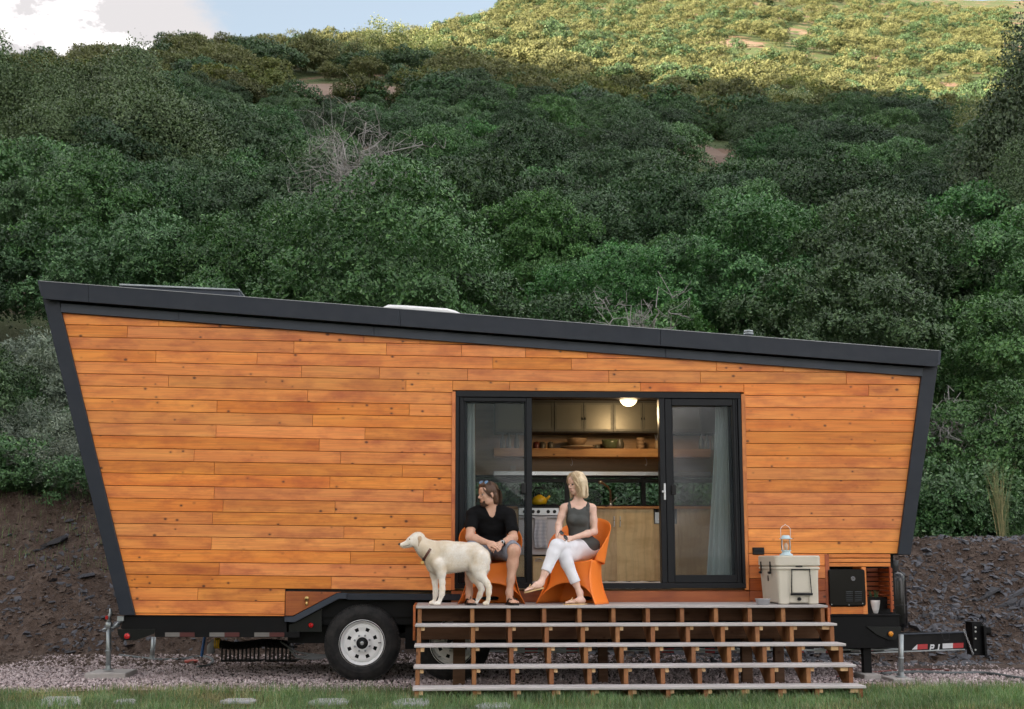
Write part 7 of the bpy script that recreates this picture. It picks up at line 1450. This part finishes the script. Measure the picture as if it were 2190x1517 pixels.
# t-shirt
sl = inflate(chain([(sh_l, 0.054), (sh_l * 0.50 + el_l * 0.50, 0.060)], 0.02) + chain([(sh_r, 0.054), (sh_r * 0.36 + el_r * 0.64, 0.060)], 0.02), 0.007)
d1 = el_l - sh_l; d2 = el_r - sh_r
e1_, e2_ = (el_l - sh_l) / np.linalg.norm(el_l - sh_l), (el_r - sh_r) / np.linalg.norm(el_r - sh_r)
shirt = inflate([p for p in torso], 0.009) + sl + [ell(J(930, 775, -0.30), (0.160, 0.125, 0.06), 0.05)]
vn = [cone(nk + A([0, 0.0, 0.035]), 0.064, nk + A([0.0, 0, 0.14]), 0.085, 0.004, 'sub'), cone(J(918, 452, -0.48), 0.056, J(932, 520, -0.50), 0.034, 0.003, 'sub'), cone(J(932, 520, -0.50), 0.034, J(942, 578, -0.52), 0.008, 0.003, 'sub'), ell(sh_l * 0.42 + el_l * 0.58 + e1_ * 0.085, (0.085, 0.085, 0.085), 0.003, op='sub'), ell(sh_r * 0.28 + el_r * 0.72 + e2_ * 0.085, (0.085, 0.085, 0.085), 0.003, op='sub')]
skin('t_shirt', shirt + vn, m_blackt, mo, 0.006, 1, 0.020, (9, 9, 15), 5)
sh = inflate(chain([(hp_l, 0.098), (hp_l * 0.18 + kn_l * 0.82, 0.090)], 0.03) + chain([(hp_r, 0.098), (hp_r * 0.20 + kn_r * 0.80, 0.094)], 0.03), 0.012) + [ell(pel, (0.185, 0.13, 0.10), 0.04)]
hem_l = hp_l * 0.12 + kn_l * 0.88; hem_r = hp_r * 0.20 + kn_r * 0.80
sh += [ell(kn_l + (kn_l - hp_l) * 0.16, (0.09, 0.09, 0.09), 0.004, op='sub'), ell(kn_r + (kn_r - hp_r) * 0.12, (0.105, 0.105, 0.105), 0.004, op='sub')]
skin('shorts', sh, m_shorts, mo, 0.006, 1, 0.022, (14, 10, 10), 6)
# hair, beard, face
hl = [ell(L(-0.022, 0, 0.046), A([0.100, 0.088, 0.098]) * hs, 0.02, R_), ell(L(-0.065, 0, -0.035), A([0.055, 0.070, 0.085]) * hs, 0.03, R_), cone(L(-0.05, 0.055, -0.02), 0.034 * hs, L(-0.055, 0.05, -0.075), 0.026 * hs, 0.02), cone(L(-0.05, -0.055, -0.02), 0.034 * hs, L(-0.055, -0.05, -0.075), 0.026 * hs, 0.02), ell(L(-0.075, 0, -0.075), A([0.035, 0.055, 0.035]) * hs, 0.02, R_), ell(L(0.05, 0, 0.105), A([0.04, 0.06, 0.028]) * hs, 0.02, R_),
      ell(L(0.105, 0, 0.0), A([0.070, 0.076, 0.074]) * hs, 0.012, R_, 'sub'), ell(L(0.07, 0, -0.075), A([0.09, 0.095, 0.07]) * hs, 0.012, R_, 'sub'), ell(L(-0.004, 0.088, -0.016), A([0.022, 0.03, 0.028]) * hs, 0.006, R_, 'sub'), ell(L(-0.004, -0.088, -0.016), A([0.022, 0.03, 0.028]) * hs, 0.006, R_, 'sub')]
skin('hair', hl, m_hairm, mo, 0.005, 1, 0.016, (60, 60, 14), 8)
def mh(r_, seg):
    a = r_.uniform(-1, 1); y = 0.085 * a; x0 = 0.06 - 0.07 * abs(a); z0 = 0.135 - 0.055 * abs(a) ** 1.6; pts = [(x0, y * 0.7, z0), (x0 - 0.055, y * 0.95, z0 + 0.012), (-0.075, y * 1.1, z0 - 0.035), (-0.112, y * 1.0 + r_.normal() * 0.006, 0.03), (-0.115 + r_.normal() * 0.008, y * 0.95, -0.05), (-0.10 + r_.normal() * 0.014, y * 0.9 + r_.normal() * 0.01, -0.088 - r_.uniform(0, 0.03))]
    return [L(*p) for p in pts]
strands(mh, 170, mo, m_hairm, 'hair_strands', 0.0026, 4)
def mf(r_, seg): sg = 1 if r_.uniform() < 0.75 else -1; pts = [(0.062, 0.03 * sg, 0.115), (0.082, 0.052 * sg, 0.085), (0.066 + r_.normal() * 0.006, 0.074 * sg, 0.04), (0.03 + r_.normal() * 0.008, 0.083 * sg, 0.0 + r_.normal() * 0.01), (0.0, 0.088 * sg, -0.035 + r_.normal() * 0.01)]; return [L(*p) for p in pts]
strands(mf, 46, mo, m_hairm, 'hair_strands', 0.0024, 5)
bd = [ell(L(0.028, 0, -0.045), A([0.066, 0.0635, 0.076]) * hs, 0.02, R_), ell(L(0.066, 0, -0.100), A([0.030, 0.032, 0.026]) * hs, 0.02, R_), cone(L(0.094, -0.022, -0.046), 0.0075, L(0.094, 0.022, -0.046), 0.0075, 0.006), ell(L(0.09, 0, -0.005), A([0.075, 0.085, 0.038]) * hs, 0.01, R_, 'sub'), ell(L(0.0, 0, 0.0), A([0.09, 0.09, 0.055]) * hs, 0.008, R_, 'sub'), ell(L(0.100, 0, -0.061), A([0.02, 0.019, 0.0085]) * hs, 0.004, R_, 'sub'), ell(L(-0.06, 0, -0.05), A([0.075, 0.1, 0.1]) * hs, 0.008, R_, 'sub')]
bd += [ell(L(0.074, 0.030, -0.042), A([0.03, 0.022, 0.018]) * hs, 0.008, R_, 'sub'), ell(L(0.074, -0.030, -0.042), A([0.03, 0.022, 0.018]) * hs, 0.008, R_, 'sub')]
skin('beard', bd, m_beard, mo, 0.0042, 1, 0.005, (150, 150, 150), 9)
eyes(L, R_, hs, hc, mo, m_iris)
m = MB()
for y in (-1, 1): m.tube([L(0.088, 0.012 * y, 0.026), L(0.089, 0.030 * y, 0.032), L(0.074, 0.050 * y, 0.026)], [0.003, 0.0045, 0.002], 6)
m.build('eyebrows', m_hairm, mo, True); m = MB(); m.tube([L(0.089, -0.020, -0.060), L(0.0945, 0, -0.061), L(0.089, 0.020, -0.060)], 0.0055, 6, flat=0.8); m.build('mouth', m_lipm, mo, True)
sole(frL, heL, 1.06, m_black, mo, m_black, 0.016, 'sandal', 0.047, 0.012); sole(frR, heR, 1.06, m_black, mo, m_black, 0.016, 'sandal', 0.047, 0.012)
R2 = frame((-0.60, -0.62, 0.50)); glasses(L(0.040, 0.012, 0.136), R2, 1.08, 'mirrored blue sunglasses pushed up on top of the man\'s hair', m_lens, m_black)
wd = (wr_r - el_r) / np.linalg.norm(wr_r - el_r); wc_ = wr_r - wd * 0.02; wa = thing('wristwatch', 'dark wristwatch with metal case on the man\'s right-hand-side wrist', 'watch', wc_); s1 = np.cross(wd, [0, 0, 1]); s1 /= np.linalg.norm(s1); s2 = np.cross(wd, s1)
m = MB(); m.tube([wc_ + 0.033 * (math.cos(a) * s1 + math.sin(a) * s2) for a in np.linspace(0, 6.283, 21)[:-1]], 0.006, 6, closed=True); m.tube([wc_ + wd * 0.009 + 0.0325 * (math.cos(a) * s1 + math.sin(a) * s2) for a in np.linspace(0, 6.283, 21)[:-1]], 0.006, 6, closed=True); m.build('strap', m_black, wa, True)
q = wc_ + A([0.0, -0.034, 0.008]); m = MB(); m.add(*lathe([(0.019, 0.008), (0.019, -0.004), (0.014, -0.006)], q, 18, 'y', False, True)); m.build('case', m_steel, wa); m = MB(); m.add(*lathe([(0.0125, 0), (0.011, -0.0075)], q, 14, 'y', False, True)); m.build('dial', m_black, wa)

# ------------------------------------------------------------------ the woman
wo = thing('person', 'seated blonde woman in grey tank top and white cropped trousers, legs crossed', 'person', (cw[0], -0.4, ZD))
ws_l, ws_r = J(1607, 468, -0.455), J(1868, 470, -0.415); we_l, we_r = J(1556, 625, -0.47), J(1888, 690, -0.44); ww_l, ww_r = J(1545, 728, -0.70), J(1672, 752, -0.67)
wp, wwz, wch, wup = J(1795, 845, -0.38), J(1752, 705, -0.40), J(1735, 585, -0.43), J(1738, 490, -0.435); wn_ = J(1735, 418, -0.435); whc = J(1722, 238, -0.485)
tor = [ell(wp, (0.150, 0.125, 0.10), 0.05), ell(wwz, (0.108, 0.088, 0.12), 0.06), ell(wch, (0.118, 0.095, 0.10), 0.05), ell(J(1690, 575, -0.515), (0.052, 0.045, 0.048), 0.03), ell(J(1768, 580, -0.51), (0.052, 0.045, 0.048), 0.03), ell(wup, (0.108, 0.066, 0.07), 0.05), cone(ws_l, 0.040, ws_r, 0.040, 0.04), cone(ws_l * 0.7 + wn_ * 0.3, 0.036, wn_, 0.040, 0.04), cone(ws_r * 0.7 + wn_ * 0.3, 0.036, wn_, 0.040, 0.04)]
war = chain([(ws_l, 0.043), (ws_l * 0.5 + we_l * 0.5, 0.040), (we_l, 0.034), (we_l * 0.7 + ww_l * 0.3, 0.035), (ww_l, 0.021)], 0.02) + chain([(ws_r, 0.044), (ws_r * 0.5 + we_r * 0.5, 0.041), (we_r, 0.034), (we_r * 0.7 + ww_r * 0.3, 0.036), (ww_r, 0.021)], 0.02)
h1, k1, a1 = J(1815, 845, -0.38), J(1535, 822, -0.77), J(1388, 1168, -0.87); h2, k2, a2 = J(1780, 880, -0.38), J(1600, 905, -0.71), J(1752, 1262, -0.74)
leg = chain([(h1, 0.086), (h1 * 0.45 + k1 * 0.55, 0.072), (k1, 0.054), (k1 * 0.68 + a1 * 0.32, 0.050), (k1 * 0.25 + a1 * 0.75, 0.033), (a1, 0.028)], 0.03) + chain([(h2, 0.086), (h2 * 0.45 + k2 * 0.55, 0.072), (k2, 0.054), (k2 * 0.68 + a2 * 0.32, 0.050), (k2 * 0.25 + a2 * 0.75, 0.033), (a2, 0.028)], 0.03)
Rw = frame((-0.84, -0.50, -0.24), roll=-0.06); hw = 0.90; hdw, Lw = head(whc, Rw, hw, 0.7, 0.90)
nkw = chain([(wn_, 0.046), (Lw(-0.028, 0, -0.05), 0.043)], 0.03)
he1, to1 = J(1402, 1212, -0.88), J(1238, 1252, -0.93); n1 = A([-0.45, -0.1, 0.9]); he2, to2 = J(1805, 1330, -0.73), J(1612, 1345, -0.84); he2[2] = to2[2] = ZD + 0.012
f1, fr1 = foot(a1, he1, to1, 0.90, n1, 1); f2, fr2 = foot(a2, he2, to2, 0.90, (0, 0, 1), 1)
hnd = hand(ww_l, J(1600, 790, -0.77) - ww_l, (-0.2, -0.8, 0.6), 0.86, 0.9, 1, 0.12, 0.6) + hand(ww_r, J(1560, 738, -0.73) - ww_r, (0.1, -0.6, 0.75), 0.86, 0.9, -1, 0.1, 0.6)
skin('body', tor + war + leg + nkw + f1 + f2 + hnd + hdw, m_skinw, wo, 0.0052, 1)
tt = inflate(tor[:6], 0.007) + [ell(J(1800, 800, -0.38), (0.150, 0.128, 0.07), 0.05), ell(J(1740, 515, -0.452), (0.098, 0.080, 0.056), 0.04), *chain([(J(1668, 550, -0.490), 0.026), (J(1655, 484, -0.508), 0.016), (J(1653, 444, -0.498), 0.014), (J(1655, 426, -0.464), 0.013), (J(1662, 436, -0.410), 0.013)], 0.02), *chain([(J(1808, 550, -0.475), 0.026), (J(1828, 484, -0.488), 0.016), (J(1830, 444, -0.476), 0.014), (J(1828, 426, -0.440), 0.013), (J(1820, 436, -0.385), 0.013)], 0.02)]
tt += [ell(J(1741, 405, -0.47), (0.068, 0.20, 0.088), 0.008, op='sub'), cone(J(1560, 420, -0.45), 0.062, J(1548, 620, -0.46), 0.052, 0.006, 'sub'), cone(J(1918, 420, -0.42), 0.058, J(1915, 600, -0.43), 0.050, 0.006, 'sub')]
skin('tank_top', tt, m_tank, wo, 0.0055, 1, 0.010, (10, 10, 12), 11)
e1 = k1 * 0.34 + a1 * 0.66; e2 = k2 * 0.30 + a2 * 0.70
pj = inflate(chain([(h1, 0.086), (h1 * 0.45 + k1 * 0.55, 0.072), (k1, 0.056), (k1 * 0.68 + e1 * 0.32, 0.052), (e1, 0.043)], 0.03) + chain([(h2, 0.086), (h2 * 0.45 + k2 * 0.55, 0.072), (k2, 0.056), (k2 * 0.68 + e2 * 0.32, 0.052), (e2, 0.043)], 0.03), 0.010) + [ell(wp + A([0, 0, -0.015]), (0.157, 0.13, 0.095), 0.04)]
d1 = (a1 - k1) / np.linalg.norm(a1 - k1); d2 = (a2 - k2) / np.linalg.norm(a2 - k2); pj += [ell(e1 + d1 * 0.082, (0.08, 0.08, 0.08), 0.003, op='sub'), ell(e2 + d2 * 0.082, (0.08, 0.08, 0.08), 0.003, op='sub')]
skin('trousers', pj, m_jeans, wo, 0.0055, 1, 0.010, (16, 16, 10), 12)
hh = [ell(Lw(-0.020, 0, 0.042), A([0.102, 0.092, 0.100]) * hw, 0.02, Rw), cone(Lw(-0.02, 0.075, 0.02), 0.040 * hw, Lw(0.0, 0.080, -0.135), 0.030 * hw, 0.03), cone(Lw(-0.03, -0.075, 0.02), 0.038 * hw, Lw(-0.01, -0.076, -0.13), 0.026 * hw, 0.03), cone(Lw(-0.065, 0.03, 0.0), 0.060 * hw, Lw(-0.065, 0.04, -0.145), 0.040 * hw, 0.03), cone(Lw(-0.065, -0.03, 0.0), 0.060 * hw, Lw(-0.065, -0.035, -0.14), 0.038 * hw, 0.03),
      ell(Lw(0.105, -0.01, -0.01), A([0.076, 0.068, 0.098]) * hw, 0.014, Rw, 'sub'), ell(Lw(0.085, 0, -0.10), A([0.075, 0.066, 0.08]) * hw, 0.014, Rw, 'sub')]
skin('hair', hh, m_hairw, wo, 0.005, 1, 0.014, (55, 55, 8), 13)
def wh_(r_, seg):
    a = r_.uniform(-math.pi * 0.84, math.pi * 0.84); b = math.pi - a if False else a; cx, cy = -math.cos(b * 0.97), math.sin(b * 0.97); t = r_.uniform(0.85, 1.05); ln = -0.150 + r_.normal() * 0.012 + (0.03 if abs(b) < 0.8 else 0)
    pts = [(0.02, 0.012, 0.140), (0.02 + cx * 0.055, cy * 0.055 + 0.008, 0.128), (cx * 0.10 * t - 0.01, cy * 0.092 * t, 0.06), (cx * 0.104 * t - 0.012, cy * 0.103 * t, -0.01), (cx * 0.092 * t - 0.008, cy * 0.106 * t, -0.08), (cx * 0.088 * t + r_.normal() * 0.006, cy * 0.098 * t + r_.normal() * 0.006, ln)]
    return [Lw(*p) for p in pts]
strands(wh_, 420, wo, m_hairw, 'hair_strands', 0.0024, 14)
def wb_(r_, seg):
    sg = 1 if r_.uniform() < 0.6 else -1; q = r_.normal() * 0.006; return [Lw(*p) for p in [(0.03, -0.02, 0.138), (0.072, 0.012 * sg, 0.118 + q), (0.088, 0.045 * sg, 0.078 + q), (0.070 + q, 0.076 * sg, 0.03), (0.040 + q, 0.092 * sg, -0.03), (0.028 + q, 0.094 * sg, -0.09 + q)]]
strands(wb_, 90, wo, m_hairw, 'hair_strands', 0.0026, 15)
eyes(Lw, Rw, hw, whc, wo, m_iris); m = MB()
for y in (-1, 1): m.tube([Lw(0.088, 0.014 * y, 0.027), Lw(0.087, 0.032 * y, 0.033), Lw(0.074, 0.050 * y, 0.027)], [0.0018, 0.0024, 0.0012], 5)
m.build('eyebrows', m_beard, wo, True); m = MB()
for y in (-1, 1): m.tube([Lw(0.0885, 0.020 * y, 0.0075), Lw(0.0905, 0.031 * y, 0.0085), Lw(0.082, 0.043 * y, 0.0065)], 0.0028, 5)
m.build('eyelashes', m_black, wo, True)
m = MB(); m.tube([Lw(0.086, -0.023, -0.052), Lw(0.0945, 0, -0.0575), Lw(0.086, 0.023, -0.052)], 0.0042, 6); m.tube([Lw(0.085, -0.018, -0.064), Lw(0.0925, 0, -0.070), Lw(0.085, 0.018, -0.064)], 0.0048, 6); m.build('lips', m_lip, wo, True); m = MB(); m.tube([Lw(0.090, -0.014, -0.0625), Lw(0.0935, 0, -0.0635), Lw(0.090, 0.014, -0.0625)], 0.0028, 5); m.build('teeth', m_teeth, wo, True)
m_flip = M_simple('tan_rubber', (0.62, 0.42, 0.20), 0.6); sole(fr1, he1, 0.93, m_flip, wo, m_flip, 0.012, 'flip_flop', 0.044, 0.006); sole(fr2, he2, 0.93, m_flip, wo, m_flip, 0.012, 'flip_flop', 0.044, 0.006)
Rg = frame((0.25, -0.75, 0.35), (0.75, 0.25, 0.6)); glasses(J(1600, 722, -0.805), Rg, 0.95, 'dark tortoiseshell sunglasses held in the woman\'s hand', m_lensd, m_tort, True)
# ------------------------------------------------------------------ the dog
def D(cx, cy, Y): return P(860 + cx / 7.983, 1120 + cy / 7.983, Y)
def M_fur():
    m, nt, out = mat_new('cream_fur'); p = objpos(nt); n1 = noise(nt, p, 5.5, 4, 0.6); c = mixc(nt, mrange(nt, n1, 0.42, 0.62), (0.92, 0.87, 0.80), (0.80, 0.69, 0.54)); c = mixc(nt, mrange(nt, noise(nt, p, 60, 3), 0.4, 0.8, 0, 0.4), c, (0.68, 0.58, 0.45))
    principled(nt, out, c, 0.85, 0, bump(nt, noise(nt, mapping(nt, p, (60, 200, 200)), 1.0, 3), 0.5, 0.004), 0.2); return m
m_fur = M_fur(); dg = thing('dog', 'cream short-haired dog standing on the deck in front of the man, looking left', 'dog', P(985, 1291, -0.84)); YD = -0.855; yn, yf = -0.945, -0.765
spine = [(D(560, 440, -0.84), 0.086), (D(760, 475, YD), 0.095), (D(1000, 500, YD), 0.096), (D(1220, 500, -0.82), 0.092), (D(1330, 560, -0.82), 0.086)]
pr_ = chain(spine, 0.05) + [ell(D(640, 620, -0.84), (0.098, 0.098, 0.152), 0.05), ell(D(800, 640, YD), (0.13, 0.100, 0.122), 0.05), ell(D(1010, 650, YD), (0.13, 0.088, 0.098), 0.05), ell(D(1250, 600, -0.82), (0.095, 0.088, 0.115), 0.05), ell(D(500, 640, -0.84), (0.062, 0.075, 0.11), 0.04)]
hdc = D(205, 300, -0.86); nka = D(500, 520, -0.845); pr_ += chain([(nka, 0.105), (D(400, 425, -0.85), 0.086), (D(290, 335, -0.857), 0.070)], 0.04)
Rd = frame((-0.97, -0.12, -0.10))
LD = lambda x, y, z: hdc + Rd @ A([x, y, z])
pr_ += [ell(LD(-0.035, 0, 0.028), (0.072, 0.058, 0.060), 0.03, Rd), ell(LD(0.03, 0, 0.005), (0.045, 0.045, 0.043), 0.03, Rd), cone(LD(0.045, 0, -0.012), 0.034, LD(0.128, 0, -0.026), 0.021, 0.02), cone(LD(0.04, 0, -0.036), 0.024, LD(0.112, 0, -0.046), 0.014, 0.012), ell(LD(0.0, 0.030, -0.02), (0.035, 0.02, 0.03), 0.02, Rd), ell(LD(0.0, -0.030, -0.02), (0.035, 0.02, 0.03), 0.02, Rd)]
def pawp(p, f=(-1, -0.1, 0)):
    f = A(f) / np.linalg.norm(f); t = np.cross([0, 0, 1], f); z = ZD; c = A([p[0], p[1], z + 0.022]); o = [ell(c + f * 0.012, (0.034, 0.028, 0.022), 0.015)]
    for q in (-0.020, -0.007, 0.007, 0.020): o.append(ell(c + f * (0.036 - abs(q) * 0.35) + t * q + A([0, 0, -0.005]), (0.013, 0.0088, 0.0125), 0.004))
    return o
# fore legs: near one stands a little forward
pr_ += chain([(D(610, 700, yn), 0.062), (D(668, 860, yn), 0.040), (D(682, 1000, yn), 0.027), (D(686, 1120, yn - 0.005), 0.024), (D(678, 1200, yn - 0.01), 0.021), (D(640, 1320, yn - 0.01), 0.020)], 0.03) + pawp(D(622, 1360, yn - 0.012))
pr_ += chain([(D(535, 700, yf), 0.056), (D(548, 880, yf), 0.037), (D(562, 1020, yf), 0.025), (D(570, 1130, yf), 0.022), (D(568, 1210, yf), 0.020), (D(550, 1310, yf), 0.019)], 0.03) + pawp(D(535, 1350, yf))
# hind legs
pr_ += chain([(D(1330, 590, yn + 0.03), 0.092), (D(1290, 760, yn + 0.01), 0.068), (D(1335, 880, yn), 0.050), (D(1440, 1010, yn), 0.030), (D(1482, 1085, yn), 0.024), (D(1478, 1180, yn), 0.022), (D(1468, 1310, yn), 0.021)], 0.03) + pawp(D(1452, 1350, yn))
pr_ += chain([(D(1240, 640, yf - 0.03), 0.080), (D(1190, 800, yf), 0.058), (D(1230, 930, yf), 0.042), (D(1330, 1060, yf), 0.027), (D(1362, 1125, yf), 0.023), (D(1325, 1220, yf), 0.021), (D(1285, 1310, yf), 0.021)], 0.03) + pawp(D(1262, 1350, yf))
pr_ += [cone(D(1330, 700, yn + 0.04), 0.075, D(1200, 660, YD), 0.07, 0.05)]
# tail tucked down
pr_ += chain([(D(1420, 520, -0.82), 0.034), (D(1452, 620, -0.81), 0.026), (D(1450, 760, -0.80), 0.020), (D(1420, 880, -0.80), 0.013)], 0.03)
Vd, Fd_ = sdf_mesh(pr_, 0.006); Vd = relax(Vd, Fd_, 2); Nd = vnormals(Vd, Fd_); Vd = Vd + Nd * (fbm(Vd[:, 0] * 14, Vd[:, 1] * 14, Vd[:, 2] * 14, oct=3, seed=3) * 0.007)[:, None]
obj('body', Vd, Fd_, m_fur, dg, True, origin=W[dg.name])
# coat: short hairs lying back along the body
r_ = np.random.default_rng(12); zrel = Vd[:, 2] - ZD; w = np.where(zrel < 0.05, 0.0, 1.0) * np.where(Vd[:, 0] < hdc[0] - 0.01, 0.25, 1.0); idx = r_.choice(len(Vd), 40000, p=w / w.sum()); Pv = Vd[idx] + r_.normal(size=(40000, 3)) * 0.002; Nv = Nd[idx]
fl = A([0.85, 0.0, -0.45]); T_ = fl - Nv * (Nv @ fl)[:, None]; T_ /= np.linalg.norm(T_, axis=1, keepdims=True) + 1e-6; ln = r_.uniform(0.010, 0.021, (40000, 1)) * np.where(zrel[idx] > 0.30, 0.95, 0.45)[:, None]; tip = Pv + (T_ * 0.85 + Nv * 0.42 + r_.normal(size=(40000, 3)) * 0.12) * ln; Sd = np.cross(T_, Nv) * 0.0012
Vf = np.stack([Pv - Sd - Nv * 0.002, Pv + Sd - Nv * 0.002, tip], 1).reshape(-1, 3); obj('fur', Vf, np.arange(len(Vf)).reshape(-1, 3), m_fur, dg, False, origin=W[dg.name])
m_ear = M_simple('ear_fur', (0.50, 0.36, 0.24), 0.9, vary=0.35, scale=30); m_nose = M_simple('dog_nose', (0.012, 0.010, 0.010), 0.3)
for y, mt in ((1, m_ear), (-1, m_ear)):
    e = [ell(LD(-0.050, 0.052 * y, 0.018), (0.026, 0.013, 0.030), 0.02, Rd), cone(LD(-0.050, 0.058 * y, 0.008), 0.019, LD(-0.034, 0.068 * y, -0.052), 0.008, 0.015)]; V, F = sdf_mesh(e, 0.004); obj('ear', V, F, mt, dg, True)
m = MB(); V, F = lathe([(0.0001, 0.014)] + [(0.0125 * math.sin(a), 0.014 * math.cos(a)) for a in np.linspace(0.3, math.pi - 0.1, 8)], (0, 0, 0), 12, 'x', True, True); m.add(V @ Rd.T + LD(0.146, 0, -0.016), F); m.build('nose', m_nose, dg, True)
for y in (-1, 1):
    V, F = lathe([(0.0001, 0.007)] + [(0.0085 * math.sin(a), 0.0075 * math.cos(a)) for a in np.linspace(0.3, math.pi - 0.1, 7)], (0, 0, 0), 10, 'x', True, True); m = MB(); m.add(V @ Rd.T + LD(0.046, 0.034 * y, 0.022), F); m.build('eye', m_nose, dg, True)
m = MB()
for y in (-1, 1): m.tube([LD(0.138, 0.004 * y, -0.042), LD(0.11, 0.020 * y, -0.042), LD(0.07, 0.032 * y, -0.036), LD(0.048, 0.036 * y, -0.030)], 0.0018, 4)
m.build('mouth_line', m_nose, dg, True)
cl = thing('dog_collar', 'brown leather collar with black buckle and metal tag on the dog', 'collar', D(445, 510, -0.85)); ca = D(525, 375, -0.85); cb = D(365, 620, -0.85); cc = (ca + cb) / 2; ax1 = (ca - cb) / 2; ax2 = A([0, -1, 0]) * 0.102; nrm = np.cross(ax1, ax2); nrm /= np.linalg.norm(nrm)
ring = [cc + ax1 * 1.06 * math.cos(a) + ax2 * math.sin(a) for a in np.linspace(0, 6.283, 41)[:-1]]; V = []
for p in ring:
    o_ = (p - cc) / np.linalg.norm(p - cc)
    V += [p - nrm * 0.012, p - nrm * 0.012 + o_ * 0.006, p + nrm * 0.012 + o_ * 0.006, p + nrm * 0.012]
k = len(ring); F = [(i * 4 + j, i * 4 + (j + 1) % 4, ((i + 1) % k) * 4 + (j + 1) % 4, ((i + 1) % k) * 4 + j) for i in range(k) for j in range(4)]
obj('band', V, F, M_simple('brown_leather', (0.12, 0.045, 0.03), 0.6, vary=0.4, scale=25), cl)
p = cc + ax1 * 1.06 * math.cos(2.6) + ax2 * math.sin(2.6); V, F = box(p - A([0.016, 0.012, 0.016]), p + A([0.016, 0.004, 0.016]), 0.004); obj('buckle', V, F, m_black, cl)
m = MB(); q = D(345, 665, -0.90); m.add(*lathe([(0.016, 0.002), (0.016, -0.002)], q, 16, 'y', True, True)); m.build('tag', M_simple('brass_tag', (0.75, 0.50, 0.18), 0.3, 0.8), cl)
